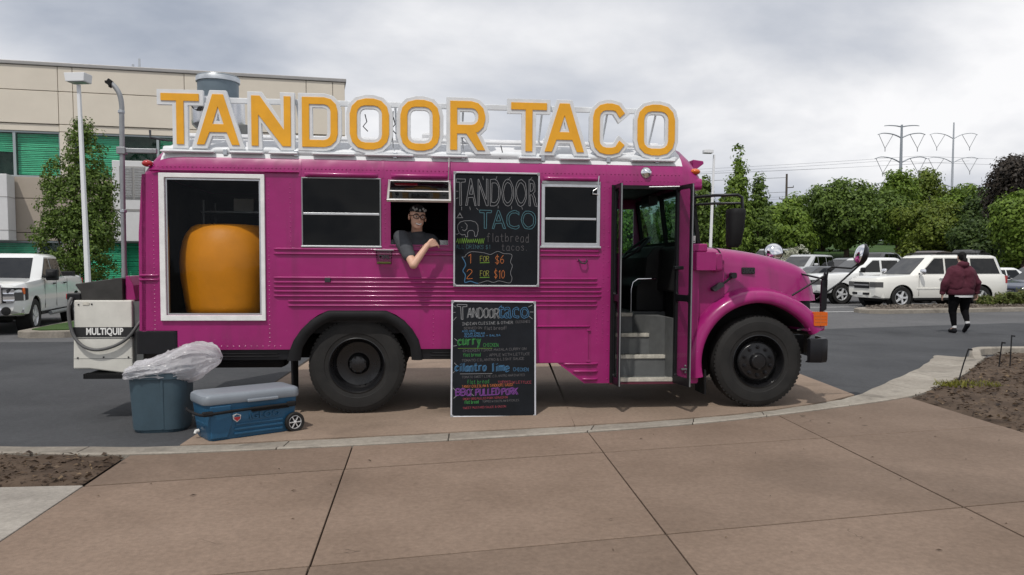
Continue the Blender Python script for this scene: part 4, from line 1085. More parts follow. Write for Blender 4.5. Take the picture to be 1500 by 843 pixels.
# cowl air boxes, hood latch, badge
MB().prism([rrect(3.665, 3.885, 1.555, 1.752, 0.012)], side, -0.105, 0.13).build('air_box', 'pink', bus, bevel=0.012)
MB().prism([[(3.900, 1.54), (3.995, 1.54), (3.995, 1.74), (3.93, 1.745), (3.905, 1.70)]], side, -0.02, 0.16).build('air_box', 'pink', bus, bevel=0.03, seg=3)
MB().box(3.655, 3.82, -0.02, 0.15, 1.755, 1.845).build('cowl_cap', 'pink', bus, bevel=0.015)
lt = MB(); lt.tube([(3.985, 0.03, 1.385), (4.075, 0.07, 1.435), (4.165, 0.12, 1.495)], 0.013, 8)
lt.build('hood_strap', 'black_rubber', bus)
MB().prism([rrect(-0.075, 0.06, -0.026, 0.026, 0.02)], lambda a, b, d: Vector((3.965 + a * math.cos(.55) - b * math.sin(.55), d, 1.375 + a * math.sin(.55) + b * math.cos(.55))), 0.0, 0.10).build('strap_handle', 'print_grey', bus, bevel=0.008)
MB().prism([rrect(4.135, 4.20, 1.465, 1.53, 0.02)], side, 0.085, 0.20).build('strap_anchor', 'print_grey', bus, bevel=0.008)
bd = MB().prism([rrect(4.285, 4.44, 1.515, 1.588, 0.012)], side, 0.165, 0.20).build('badge', 'print_black', bus, bevel=0.004)
me = text_mesh('3800', 0.070, bold=0.002, extrude=0.003)
o = place('badge_lettering', me, 'print_grey', bd); o.location = (4.362, 0.160, 1.549); o.rotation_euler = (R(90), 0, R(-1))
# marker lamps
MB().ball((-2.085, 0.055, 2.615), 0.055, 0.05, 0.035).build('marker_lamp', 'red_lens', bus, smooth=60)
MB().ball((3.69, 0.075, 2.635), 0.06, 0.06, 0.035).build('marker_lamp', 'amber', bus, smooth=60)
MB().ball((-2.20, 0.20, 1.61), 0.03, 0.06, 0.11).build('tail_lamp', 'amber', bus, smooth=60)
ds = MB().lathe([(0.0, 0.045), (0.035, 0.038), (0.052, 0.015), (0.062, 0.008), (0.064, 0.0)], 20, Matrix.Translation((3.125, 0.004, 2.605)) @ RX).build('door_lamp', 'chrome', bus, smooth=50)
MB().tube([(2.39, 0.0, 1.662), (2.395, -0.04, 1.65), (2.41, -0.045, 1.625), (2.455, -0.045, 1.62), (2.475, -0.04, 1.65), (2.48, 0, 1.662)], 0.009, 6).build('pull_handle', 'print_grey', bus)
MB().box(2.37, 2.495, -0.006, 0.0, 1.645, 1.672).build('handle_plate', 'pink', bus)
MB().prism([rrect(1.46, 2.505, 0.545, 0.925, 0.01)], side, -0.012, 0.0).build('hatch_door', 'pink', bus, bevel=0.004)
for w in (0.56, 0.90): MB().box(2.485, 2.53, -0.02, 0.0, w - .012, w + .012).build('hinge', 'pink', bus, bevel=0.003)
rail('hatch_lip', 1.46, 2.52, 0.94, h=0.02, d=0.03)
MB().box(-0.30, -0.24, -0.03, 0.0, 1.405, 1.455).build('latch', 'print_grey', bus, bevel=0.006)
MB().box(3.545, 3.62, -0.03, 0.0, 0.455, 0.475).build('door_hinge', 'steel_grey', bus, bevel=0.003)
for w in (0.43, 0.465, 0.50): MB().ball((3.595, -0.012, w), 0.013).build('hinge_bolt', 'steel_grey', bus, smooth=60)

# mirrors
mr = empty('side_mirror'); mr.parent = bus
MB().tube([(3.63, -0.02, 2.345), (3.80, -0.26, 2.35), (4.02, -0.33, 2.352), (4.065, -0.34, 2.33), (4.075, -0.34, 2.20)], 0.016, 8).build('mirror_arm', 'black_paint', mr, smooth=60)
MB().tube([(3.63, -0.02, 2.265), (3.80, -0.26, 2.265), (4.07, -0.33, 2.265)], 0.014, 8).build('mirror_arm', 'black_paint', mr, smooth=60)
MB().loft([[Vector((4.0 + a * s_ + sh, -0.33 + b * s_ * 1.2, w)) for a, b in rrect(-0.085, 0.085, -0.10, 0.10, 0.06, 3)] for w, s_, sh in ((1.80, 0.55, -0.02), (1.84, 0.78, -0.012), (2.0, 0.92, 0), (2.15, 1.0, 0.005), (2.19, 0.97, 0.005), (2.205, 0.85, 0.005))]).build('mirror_head', 'black_rubber', mr, smooth=45)
def bowl_mirror(c, aim, arms):
    e = empty('crossview_mirror'); e.parent = bus
    q = Vector(aim).normalized().to_track_quat('Z', 'Y').to_matrix().to_4x4(); M = Matrix.Translation(c) @ q
    MB().lathe([(0.0, 0.075), (0.05, 0.071), (0.09, 0.055), (0.118, 0.025), (0.125, 0.0)], 28, M).build('mirror_glass', 'chrome', e, smooth=60)
    MB().lathe([(0.122, 0.012), (0.132, 0.004), (0.130, -0.012), (0.10, -0.045), (0.05, -0.065), (0.0, -0.07)], 28, M).build('mirror_shell', 'black_paint', e, smooth=50)
    for a in arms: MB().tube(a, 0.011, 7).build('mirror_arm', 'black_paint', e, smooth=60)
bowl_mirror((5.615, 0.02, 1.735), (-0.86, 0.30, 0.25), [[(5.19, 0.12, 1.25), (5.225, 0.06, 1.40), (5.235, 0.04, 1.575), (5.27, 0.03, 1.60), (5.50, 0.02, 1.585), (5.68, 0.02, 1.70)], [(4.86, 0.12, 1.275), (5.20, 0.05, 1.50)], [(5.16, 0.14, 1.23), (5.40, 0.08, 1.42), (5.62, 0.03, 1.64)], [(5.04, 0.32, 1.52), (5.21, 0.06, 1.46)]])
bowl_mirror((5.56, 2.20, 1.800), (-0.30, -0.90, 0.28), [[(5.02, 2.10, 1.40), (5.28, 2.2, 1.62), (5.56, 2.24, 1.76)], [(5.10, 2.3, 1.15), (5.35, 2.28, 1.45), (5.56, 2.25, 1.72)]])
MB().prism([[(5.175, 1.08), (5.245, 1.12), (5.25, 1.45), (5.22, 1.55), (5.18, 1.42)]], side, 0.06, 0.10).build('mirror_bracket', 'black_paint', bus, bevel=0.01)

# roof sign: each letter an orange face on a wider white backing, with two rails
LW = 0.075
def offset_loop(P, d):
    n = len(P); o = []
    ar = sum(P[i][0] * P[(i + 1) % n][1] - P[(i + 1) % n][0] * P[i][1] for i in range(n))
    if ar < 0: d = -d
    for i in range(n):
        a, b, c = P[i - 1], P[i], P[(i + 1) % n]
        d1 = Vector((b[0] - a[0], b[1] - a[1])).normalized(); d2 = Vector((c[0] - b[0], c[1] - b[1])).normalized()
        n1_ = Vector((d1.y, -d1.x)); n2_ = Vector((d2.y, -d2.x)); m_ = (n1_ + n2_)
        if m_.length < 1e-4: m_ = n1_
        m_.normalize(); k = d / max(0.45, m_.dot(n1_)); o.append((b[0] + m_.x * k, b[1] + m_.y * k))
    return o
def octo(w, h, cx_, cy_):
    return [(cx_, 0), (w - cx_, 0), (w, cy_), (w, h - cy_), (w - cx_, h), (cx_, h), (0, h - cy_), (0, cy_)]
def glyph(ch, w, h):
    t = LW
    if ch == 'T': return [[(w / 2 - t / 2, 0), (w / 2 + t / 2, 0), (w / 2 + t / 2, h - t), (w, h - t), (w, h), (0, h), (0, h - t), (w / 2 - t / 2, h - t)]]
    if ch == 'A':
        f = t * 1.06; m_ = w / 2; cw = 0.055
        o_ = [(0, 0), (f, 0), (f + .052, 0.13), (w - f - .052, 0.13), (w - f, 0), (w, 0), (m_ + cw, h), (m_ - cw, h)]
        return [o_, [(f + .082, 0.215), (w - f - .082, 0.215), (m_, h - 0.13)]]
    if ch == 'N': return [[(0, 0), (t * .95, 0), (t * .95, h * .62), (w - t * 1.15, 0), (w, 0), (w, h), (w - t * .95, h), (w - t * .95, h * .33), (t * 1.15, h), (0, h)]]
    if ch == 'D':
        o_ = rrect(0, w, 0, h, .14, 3); i_ = rrect(t, w - t, t, h - t, .07, 3)
        return [o_[:4] + [(0, h), (0, 0)] + o_[12:], i_[:4] + [(t, h - t), (t, t)] + i_[12:]]
    if ch == 'O':
        return [rrect(0, w, 0, h, .165, 3), rrect(t, w - t, t, h - t, .085, 3)]
    if ch == 'C':
        o_ = rrect(0, w, 0, h, .15, 3); i_ = rrect(t, w - t, t, h - t, .075, 3); k = .085
        up = [(w - .008, h - .105)] + o_[2:4] + o_[4:8]; dn = o_[8:12] + o_[12:14] + [(w - .008, .105)]
        inn_ = [(w - t + .008, .155)] + i_[12:14][::-1] + i_[8:12][::-1] + i_[4:8][::-1] + i_[2:4][::-1] + [(w - t + .008, h - .155)]
        return [up + dn + inn_]
    if ch == 'R':
        mid = h * .43; o_ = rrect(0, w, mid - .05, h, .15, 3); i_ = rrect(t, w - t, mid + .045, h - t, .075, 3)
        return [[(0, 0), (t, 0), (t, mid - .05), (w * .46, mid - .05), (w - t * 1.12, 0), (w, 0), (w * .74, mid - .035)] + o_[13:16] + o_[:4] + [(0, h)], i_[:4] + [(t, h - t), (t, mid + .045)] + i_[12:]]
sign = empty('roof_sign'); sign.parent = bus; sign.location = (0.84 * 0.017, 0.06, 1.6 * 0.017); sign.scale = (0.983, 1, 0.983)
for ch, x0, x1 in (('T', -1.993, -1.608), ('A', -1.633, -1.196), ('N', -1.077, -0.672), ('D', -0.556, -0.184), ('O', -0.058, 0.357), ('O', 0.476, 0.895), ('R', 1.009, 1.387), ('T', 1.668, 2.061), ('A', 2.036, 2.472), ('C', 2.573, 2.936), ('O', 3.071, 3.495)):
    tall = ch in 'OC'
    z0 = 2.822 if tall else 2.838; h = (3.362 - z0) if x0 < 2.5 else (3.378 - z0)
    G = glyph(ch, x1 - x0, h)
    G = [[(p[0] + x0, p[1] + z0) for p in l] for l in G]
    back = [offset_loop(G[0], 0.041)] + [offset_loop(l, -0.034) for l in G[1:]]
    if ch == 'A': back[1] = [(p[0], p[1]) for p in offset_loop(G[1], -0.030)]
    dv = 0.0 if ch != 'A' else -0.012
    MB().prism(back, side, dv, dv + 0.05).build('letter_backing', 'sign_white', sign, bevel=0.004)
    MB().prism(G, side, dv - 0.010, dv - 0.001).build('letter', 'sign_orange', sign, bevel=0.0025)
MB().box(-2.03, 3.52, 0.056, 0.085, 3.285, 3.345).build('sign_rail', 'sign_white', sign, bevel=0.006)
rl = [(-1.98, 0.06, 2.785)]
for u in np.arange(-1.9, 3.5, 0.12): rl.append((u, 0.05 - 0.006 * math.sin(u * 9), 2.787 + 0.006 * math.sin(u * 5.0)))
rl.append((3.52, 0.08, 2.80))
MB().tube(rl, 0.042, 10).build('sign_rail', 'sign_white', sign, smooth=60)
for u0, u1 in ((-2.0, -1.45), (-1.30, -0.95), (-0.9, -0.6), (-0.45, 0.0), (0.1, 0.62), (0.8, 1.2), (1.75, 2.0), (2.2, 2.55), (3.0, 3.5)):
    MB().box(u0, u1, -0.045, 0.02, 2.752, 2.776).build('sign_foot', 'sign_white', sign, bevel=0.012)
for u in (-1.35, -0.62, 0.42, 1.15, 2.02, 2.75, 3.3):
    MB().tube([(u, 0.07, 3.30), (u, 0.42, 2.90 + 0.02)], 0.012, 6).build('sign_strut', 'sign_white', sign)
    MB().box(u - 0.02, u + 0.02, -0.01, 0.06, 2.735, 2.80).build('sign_bracket', 'galv', sign, bevel=0.004)
for u, w in ((0.10, 3.1), (0.40, 3.08), (1.56, 2.80)):
    MB().tube([(u, 0.03, w + .10), (u + .02, 0.02, w + .02), (u - .02, 0.02, w - .03), (u + .03, 0.03, w - .08)], 0.006, 5).build('sign_wire', 'print_grey', sign)
for u in (0.30, 1.05): MB().tube([(u + .10, 0.02, 3.24), (u + .085, 0.02, 3.02), (u + .10, 0.01, 2.85)], 0.007, 6).build('sign_strut', 'steel_grey', sign)

# kitchen exhaust on the roof behind the T and A
ev = empty('roof_exhaust'); ev.parent = bus; ev.location = (-1.62, 1.0, 0)
MB().lathe([(0.0, 3.02), (0.17, 3.02), (0.175, 3.06), (0.285, 3.17), (0.29, 3.20), (0.285, 3.45), (0.22, 3.47), (0.215, 3.48)], 32, None).build('fan_housing', 'stainless', ev, smooth=35)
MB().lathe([(0.215, 3.44), (0.225, 3.45), (0.225, 3.655), (0.235, 3.66), (0.235, 3.715), (0.228, 3.72), (0.215, 3.71), (0.20, 3.55), (0, 3.55)], 32, None).build('stack', 'stack_blue', ev, smooth=35)
MB().lathe([(0.228, 3.652), (0.240, 3.655), (0.240, 3.700), (0.228, 3.722)], 32, None).build('stack_rim', 'galv', ev, smooth=35)
MB().tube([(-0.155, -0.24, 3.335), (-0.165, -0.31, 3.34)], 0.048, 14, caps=False).build('drain_pipe', 'print_grey', ev, smooth=40)
MB().lathe([(0.0, 0.0), (0.034, 0.0)], 14, Matrix.Translation((-0.165, -0.300, 3.34)) @ RX).build('drain_pipe', 'steel_grey', ev)
MB().tube([(0.17, -0.26, 3.43), (0.26, -0.30, 3.405)], 0.010, 6).build('handle', 'steel_grey', ev)
MB().box(0.26, 0.36, -0.2, 0.2, 3.02, 3.16).build('junction_box', 'interior_grey', ev, bevel=0.008)
MB().tube([(-0.5, -0.75, 2.98), (-0.48, -0.8, 2.90), (-0.30, -0.83, 2.87), (-0.1, -0.83, 2.865)], 0.012, 6).build('roof_conduit', 'print_grey', ev)
for u, v in ((0.9, 0.6), (2.3, 0.75)):
    MB().box(u - .2, u + .2, v, v + 0.5, 2.98, 3.085).build('roof_vent', 'roof_white', bus, bevel=0.03)
for v in (0.42, 0.55): MB().tube([(-1.9, v, 2.955 if v < .5 else 2.99), (3.4, v, 2.955 if v < .5 else 2.99)], 0.02, 8).build('roof_rib', 'roof_white', bus, smooth=60)

# ------------------------------------------------------------------ chalk writing
SF = {  # stroke letters on a 4 x 6 grid
 'A': [[(0, 0), (2, 6), (4, 0)], [(.8, 2.2), (3.2, 2.2)]], 'B': [[(0, 0), (0, 6), (2.6, 6), (3.4, 5), (2.6, 3.2), (0, 3.2)], [(2.6, 3.2), (3.8, 1.8), (2.8, 0), (0, 0)]],
 'C': [[(3.8, 5), (2.6, 6), (1, 5.8), (0, 4), (0, 2), (1, .2), (2.6, 0), (3.8, 1)]], 'D': [[(0, 0), (0, 6), (2.2, 6), (4, 4), (4, 2), (2.2, 0), (0, 0)]],
 'E': [[(3.6, 6), (0, 6), (0, 0), (3.6, 0)], [(0, 3.2), (2.8, 3.2)]], 'F': [[(3.6, 6), (0, 6), (0, 0)], [(0, 3.2), (2.8, 3.2)]],
 'G': [[(3.8, 5), (2.4, 6), (.6, 5), (0, 3), (.6, 1), (2.4, 0), (3.8, 1), (3.8, 2.8), (2.2, 2.8)]], 'H': [[(0, 0), (0, 6)], [(4, 0), (4, 6)], [(0, 3), (4, 3)]],
 'I': [[(2, 0), (2, 6)], [(.6, 6), (3.4, 6)], [(.6, 0), (3.4, 0)]], 'K': [[(0, 0), (0, 6)], [(3.8, 6), (0, 2.6)], [(1.2, 3.6), (4, 0)]], 'L': [[(0, 6), (0, 0), (3.6, 0)]],
 'M': [[(0, 0), (.3, 6), (2, 2), (3.7, 6), (4, 0)]], 'N': [[(0, 0), (0, 6), (4, 0), (4, 6)]], 'O': [[(2, 6), (.4, 5), (0, 3), (.6, .8), (2, 0), (3.5, .8), (4, 3), (3.6, 5), (2, 6)]],
 'P': [[(0, 0), (0, 6), (2.8, 6), (3.9, 4.8), (2.8, 3), (0, 2.8)]], 'Q': [[(2, 6), (.4, 5), (0, 3), (.6, .8), (2, 0), (3.5, .8), (4, 3), (3.6, 5), (2, 6)], [(2.6, 1.6), (4.2, -.4)]],
 'R': [[(0, 0), (0, 6), (2.8, 6), (3.8, 4.8), (2.8, 3.2), (0, 3)], [(1.8, 3), (4, 0)]], 'S': [[(3.7, 5), (2.4, 6), (.6, 5.4), (.4, 4), (3.4, 2.2), (3.4, .8), (2, 0), (.2, .8)]],
 'T': [[(0, 6), (4, 6)], [(2, 6), (2, 0)]], 'U': [[(0, 6), (0, 1.4), (1.4, 0), (2.8, 0), (4, 1.4), (4, 6)]], 'V': [[(0, 6), (2, 0), (4, 6)]], 'W': [[(0, 6), (1, 0), (2, 4), (3, 0), (4, 6)]], 'Y': [[(0, 6), (2, 3), (4, 6)], [(2, 3), (2, 0)]],
 'J': [[(3, 6), (3, 1), (1.6, 0), (.2, 1)]], 'X': [[(0, 0), (4, 6)], [(0, 6), (4, 0)]],
 'a': [[(3, 3.4), (1.4, 4), (.2, 2.4), (.4, .6), (1.8, 0), (3, 1.2)], [(3, 4), (3, .6), (3.6, 0)]], 'b': [[(0, 6), (0, 0)], [(0, 2), (1.6, 3.8), (3, 2.6), (3, 1), (1.6, 0), (0, 1)]],
 'c': [[(3, 3.2), (1.6, 4), (.2, 2.6), (.3, 1), (1.6, 0), (3, .8)]], 'd': [[(3, 6), (3, 0)], [(3, 2), (1.6, 3.9), (.2, 2.4), (.4, .6), (1.6, 0), (3, 1.2)]], 'e': [[(.2, 2), (3, 2.2), (2.6, 3.6), (1.4, 4), (.2, 2.6), (.4, .8), (1.6, 0), (3, .6)]],
 'f': [[(3, 5.4), (2, 6), (1.2, 5), (1.2, 0)], [(0, 3.4), (2.6, 3.4)]], 'i': [[(1, 4), (1, 0)], [(1, 5.2), (1, 5.6)]], 'l': [[(1, 6), (1, 0)]], 'm': [[(0, 4), (0, 0)], [(0, 3), (1.2, 4), (2, 3), (2, 0)], [(2, 3), (3.2, 4), (4, 3), (4, 0)]],
 'n': [[(0, 4), (0, 0)], [(0, 3), (1.6, 4), (3, 3), (3, 0)]], 'o': [[(1.6, 4), (.2, 3), (.2, 1), (1.6, 0), (3, 1), (3, 3), (1.6, 4)]], 'r': [[(.4, 4), (.4, 0)], [(.4, 2.8), (1.4, 3.9), (2.8, 3.6)]],
 's': [[(2.8, 3.4), (1.6, 4), (.4, 3.2), (2.6, 1.4), (2, .1), (.2, .4)]], 't': [[(1.4, 5.6), (1.4, .6), (2.4, 0), (3, .4)], [(0, 4), (2.8, 4)]], 'u': [[(0, 4), (0, 1), (1.2, 0), (3, 1)], [(3, 4), (3, 0)]], 'y': [[(0, 4), (1.6, .8)], [(3.2, 4), (.8, -2)]],
 '1': [[(1, 4.8), (2.2, 6), (2.2, 0)]], '2': [[(.2, 4.6), (1.4, 6), (3.2, 5.4), (3.2, 3.8), (0, 0), (3.8, 0)]], '6': [[(3.2, 6), (1, 4), (.2, 2), (1, .2), (2.8, .2), (3.5, 1.8), (2.4, 3.2), (.6, 2.6)]], '0': [[(2, 6), (.4, 4.6), (.4, 1.4), (2, 0), (3.6, 1.4), (3.6, 4.6), (2, 6)]],
 '$': [[(3.6, 5), (2.2, 5.8), (.6, 5), (.6, 3.8), (3.4, 2.2), (3.2, .8), (1.8, .2), (.2, 1)], [(2, 6.8), (2, -.8)]], '&': [[(4, 0), (.8, 4.4), (1.4, 6), (2.6, 5), (.2, 1.6), (1, 0), (2.6, .2), (4, 2.4)]], '!': [[(1, 6), (1, 1.8)], [(1, .6), (1, 0)]], '.': [[(.5, 0), (.7, .4)]], ',': [[(.6, .4), (.2, -.8)]], '+': [[(2, 1), (2, 5)], [(0, 3), (4, 3)]],
}
WID = {'i': 2.2, 'l': 2.2, '!': 2.2, '.': 1.6, ',': 1.6, '1': 3.2}
def ribbon(mb, pts, wd, y=-0.0008):
    for a, b in zip(pts[:-1], pts[1:]):
        d = Vector((b[0] - a[0], b[1] - a[1]))
        if d.length < 1e-6: continue
        d.normalize(); n_ = Vector((-d.y, d.x)) * wd / 2; e_ = d * wd * 0.3
        mb.add([(a[0] - e_.x - n_.x, y, a[1] - e_.y - n_.y), (b[0] + e_.x - n_.x, y, b[1] + e_.y - n_.y), (b[0] + e_.x + n_.x, y, b[1] + e_.y + n_.y), (a[0] - e_.x + n_.x, y, a[1] - e_.y + n_.y)], [(0, 1, 2, 3)])
        y -= 0.00003
def chalk(board, text, x0, x1, z, h, m, wd=0.005, slope=0.0, jit=0.25, double=0.0):
    tot = sum((2.5 if c == ' ' else WID.get(c, 4.0) + 1.1) for c in text)
    kx = (x1 - x0) / tot; kz = h / 6.0; x = x0; mb = MB(); rr = random.Random(len(text) * 7 + int(z * 1000))
    for c in text:
        if c == ' ': x += 2.5 * kx; continue
        jz = rr.uniform(-.3, .3)
        for st in SF.get(c, []):
            P = [(x + (p[0] + rr.uniform(-jit, jit) * .5) * kx, z + slope * (x - x0) + (p[1] + jz + rr.uniform(-jit, jit) * .6) * kz) for p in st]
            if len(P) > 2: P = catmull(P, 3) if c in 'CGOQSUBDJacdeorsnmbu0236$&y' else P
            ribbon(mb, P, wd * .62)
            if double: ribbon(mb, [(p[0] + double, p[1] + double * .4) for p in P], wd * .55, -0.0014)
        x += (WID.get(c, 4.0) + 1.1) * kx
    return mb.build('chalk_lettering', m, board, normals=False)
def chalk_outline(board, text, cx_, cz_, width, height, m, wd=0.006, jit=0.004):
    """hollow letters: the outline of each drawn letter"""
    me = text_mesh(text, 1.0, spacing=1.02)
    bm = bmesh.new(); bm.from_mesh(me)
    xs_ = [v.co.x for v in bm.verts]; ys_ = [v.co.y for v in bm.verts]
    x0, x1, y0, y1 = min(xs_), max(xs_), min(ys_), max(ys_); mb = MB(); rr = random.Random(5)
    j = {v: (rr.uniform(-jit, jit), rr.uniform(-jit, jit)) for v in bm.verts}
    f = lambda v: (cx_ + ((v.co.x - x0) / (x1 - x0) - .5) * width + j[v][0], cz_ + ((v.co.y - y0) / (y1 - y0) - .5) * height + j[v][1])
    for ed in bm.edges:
        if len(ed.link_faces) == 1: ribbon(mb, [f(ed.verts[0]), f(ed.verts[1])], wd)
    bm.free()
    return mb.build('chalk_lettering', m, board, normals=False)
def sketch(board, lines, m, wd=0.005, name='chalk_drawing'):
    mb = MB()
    for l in lines: ribbon(mb, l, wd)
    o = mb.build(name, m, board, normals=False)
    return tag(o, kind='stuff') if len(lines) > 8 else o

def chalkboard(label, W_, H_):
    e = empty('chalkboard', label=label, cat='chalkboard')
    MB().prism([rect(-W_ / 2 + .012, W_ / 2 - .012, .012, H_ - .012)], side, 0.001, 0.02).build('panel', 'board_black', e)
    MB().prism([rect(-W_ / 2, W_ / 2, 0, H_), rect(-W_ / 2 + .018, W_ / 2 - .018, .018, H_ - .018)], side, -0.010, 0.024).build('frame', 'board_frame', e, bevel=0.004)
    for sx in (-1, 1):
        for z in (0, H_):
            zz = (0.0, 0.03) if z == 0 else (H_ - .03, H_); xx = (-W_ / 2 - .001, -W_ / 2 + .03) if sx < 0 else (W_ / 2 - .03, W_ / 2 + .001)
            MB().box(xx[0], xx[1], -0.012, 0.025, zz[0] - .001, zz[1] + .001).build('corner', 'steel_grey', e, bevel=0.004)
    return e
# menu board fixed to the side of the truck
b1 = chalkboard('black chalkboard hung on the truck side reading TANDOOR TACO flatbread tacos', 0.915, 1.21)
on_bus(b1, (1.497, -0.052, 1.367))
def q1(px, py): return ((px - 380) / 550 * 0.915, 1.21 - (py - 55) / 735 * 1.21)     # board zoom pixels -> board metres
chalk_outline(b1, 'TANDOOR', *q1(380, 185), 0.86, 0.285, 'chalk_white', 0.005)
chalk_outline(b1, 'TACO', *q1(452, 358), 0.60, 0.195, 'chalk_cyan', 0.007)
sketch(b1, [[q1(*p) for p in l] for l in ([(290, 82), (293, 105)], [(380, 82), (372, 105)], [(465, 85), (450, 105)], [(120, 180), (135, 180)], [(120, 228), (135, 222)], [(157, 278), (157, 300)], [(208, 278), (212, 298)], [(250, 285), (262, 298)], [(390, 270), (388, 285)], [(475, 272), (475, 290)], [(540, 275), (545, 290)], [(605, 85), (590, 100)])], 'chalk_white', 0.004)
sketch(b1, [[q1(*p) for p in l] for l in ([(118, 350), (165, 348)], [(130, 345), (146, 318), (160, 345)], [(138, 330), (152, 330)],
  [(118, 452), (130, 455), (142, 445), (132, 420), (133, 395), (148, 376), (175, 368), (215, 366), (245, 375), (260, 395), (262, 430), (256, 458), (250, 468), (240, 465), (238, 440), (225, 428), (205, 430), (195, 442), (196, 470), (184, 470), (178, 455), (160, 458), (145, 450)],
  [(178, 380), (192, 395), (190, 420), (176, 432), (162, 425)], [(156, 408), (160, 410)])], 'chalk_white', 0.0045)
zz = [(122, 500)]
for i in range(26): zz.append((126 + i * 7, (478 if i % 2 else 505) + (i * 13 % 9)))
sketch(b1, [[q1(*p) for p in zz]], 'chalk_lime', 0.006)
chalk(b1, 'ALL DRINKS $1', q1(122, 0)[0], q1(345, 0)[0], q1(0, 546)[1], 0.040, 'chalk_cyan', 0.004)
chalk(b1, 'flatbread', q1(318, 0)[0], q1(598, 0)[0], q1(0, 500)[1], 0.090, 'chalk_dim', 0.007)
chalk(b1, 'tacos.', q1(412, 0)[0], q1(585, 0)[0], q1(0, 556)[1], 0.075, 'chalk_dim', 0.007)
for t, y, m2 in (('1', 640, 0), ('2', 735, 0)):
    chalk(b1, t, q1(190, 0)[0], q1(240, 0)[0], q1(0, y)[1], 0.095, 'chalk_orange', 0.009, jit=.1)
    chalk(b1, 'FOR', q1(276, 0)[0], q1(336, 0)[0], q1(0, y - 14)[1], 0.055, 'chalk_yellow', 0.007)
    sketch(b1, [[q1(275, y - 4), q1(334, y - 6)]], 'chalk_lime', 0.008)
chalk(b1, '$6', q1(372, 0)[0], q1(436, 0)[0], q1(0, 640)[1], 0.085, 'chalk_orange', 0.008)
chalk(b1, '$10', q1(366, 0)[0], q1(438, 0)[0], q1(0, 735)[1], 0.085, 'chalk_orange', 0.008)
cl = catmull([(160, 600), (178, 630), (182, 655), (166, 688), (182, 715), (178, 762), (215, 755), (262, 768), (320, 752), (360, 762), (400, 752), (465, 765), (480, 735), (470, 700), (482, 655), (470, 630), (478, 582), (425, 575), (385, 562), (342, 582), (300, 572), (220, 565), (185, 585), (178, 598), (160, 600)], 4)
sketch(b1, [[q1(*p) for p in cl[28:]]], 'chalk_white', 0.004); sketch(b1, [[q1(*p) for p in cl[:29]]], 'chalk_blue', 0.009)

# menu board leaning against the truck
b2 = chalkboard('black chalkboard menu standing on the ground and leaning against the truck skirt', 0.905, 1.235)
bl = Matrix.Translation((1.460, -0.215, -0.006)) @ Matrix.Rotation(R(0.6), 4, 'Y') @ Matrix.Rotation(R(-8.8), 4, 'X')
b2.matrix_world = BUSM @ bl
def q2(px, py): return ((px - 354) / 548 * 0.905, 1.235 - (py - 62) / 738 * 1.235)
chalk_outline(b2, 'T', *q2(148, 135), 0.105, 0.155, 'chalk_white', 0.006)
chalk(b2, 'ANDOOR', q2(182, 0)[0], q2(392, 0)[0], q2(0, 172)[1], 0.10, 'chalk_white', 0.008, double=.011)
chalk_outline(b2, 'taco', *q2(482, 130), 0.33, 0.135, 'chalk_blue', 0.007)
sketch(b2, [[q2(*p) for p in l] for l in ([(92, 95), (108, 104)], [(90, 140), (106, 137)], [(94, 190), (112, 168)], [(580, 98), (604, 85)], [(590, 130), (612, 130)], [(585, 158), (605, 175)], [(102, 305), (120, 318)], [(92, 352), (118, 348)], [(102, 458), (116, 470)], [(92, 522), (104, 512)], [(94, 615), (116, 632)], [(100, 680), (118, 664)], [(208, 648), (228, 664)], [(210, 630), (222, 622)])], 'chalk_white', 0.005)
def L2(t, x0, x1, y, h, m, wd=0.005, s=0.04, **k): chalk(b2, t, q2(x0, 0)[0], q2(x1, 0)[0], q2(0, y)[1], h, m, wd, slope=s, **k)
L2('INDIAN CUISINE & OTHER', 150, 482, 219, 0.028, 'chalk_white'); L2('CUISINES', 496, 592, 202, 0.024, 'chalk_dim')
L2('SERVED ON', 162, 280, 246, 0.024, 'chalk_dim'); L2('flat bread!', 294, 440, 248, 0.036, 'chalk_dim', 0.006)
L2('ADD ONS', 150, 238, 263, 0.018, 'chalk_blue'); L2('SOUR CREAM', 166, 298, 279, 0.018, 'chalk_blue', 0.006); L2('GUACAMOLE + SALSA', 166, 400, 295, 0.018, 'chalk_blue', 0.006)
L2('curry', 122, 275, 346, 0.090, 'chalk_green', 0.010, 0.02, double=.012); L2('CHICKEN', 288, 386, 354, 0.036, 'chalk_green', 0.006, 0.0)
sketch(b2, [[q2(125, 366), q2(345, 364)]], 'chalk_lime', 0.004)
L2('CHICKEN TIKKA MASALA CURRY ON', 158, 568, 388, 0.024, 'chalk_dim', 0.005)
L2('flat bread', 160, 274, 418, 0.036, 'chalk_green', 0.006); L2(', APPLE WITH LETTUCE', 310, 592, 416, 0.026, 'chalk_dim', 0.005)
L2('TOMATO CILANTRO & LIGHT SAUCE', 150, 555, 450, 0.024, 'chalk_dim', 0.005)
L2('cilantro', 106, 312, 512, 0.085, 'chalk_blue', 0.010, 0.02, double=.012); L2('lime', 340, 462, 510, 0.085, 'chalk_blue', 0.010, 0.0, double=.012); L2('CHICKEN', 482, 582, 508, 0.036, 'chalk_blue', 0.006, 0.0)
sketch(b2, [[q2(140, 527), q2(345, 524)]], 'chalk_white', 0.004)
L2('TOMATO SWEET LIME CILANTRO MARINATED', 152, 556, 554, 0.022, 'chalk_dim', 0.004)
L2('flat bread', 186, 330, 590, 0.042, 'chalk_green', 0.005); L2('TOPPED W LETTUCE', 382, 602, 586, 0.026, 'chalk_red', 0.005, 0.0)
L2('TANGY COLESLAW & TANDOORI SAUCE', 152, 484, 614, 0.026, 'chalk_orange', 0.004)
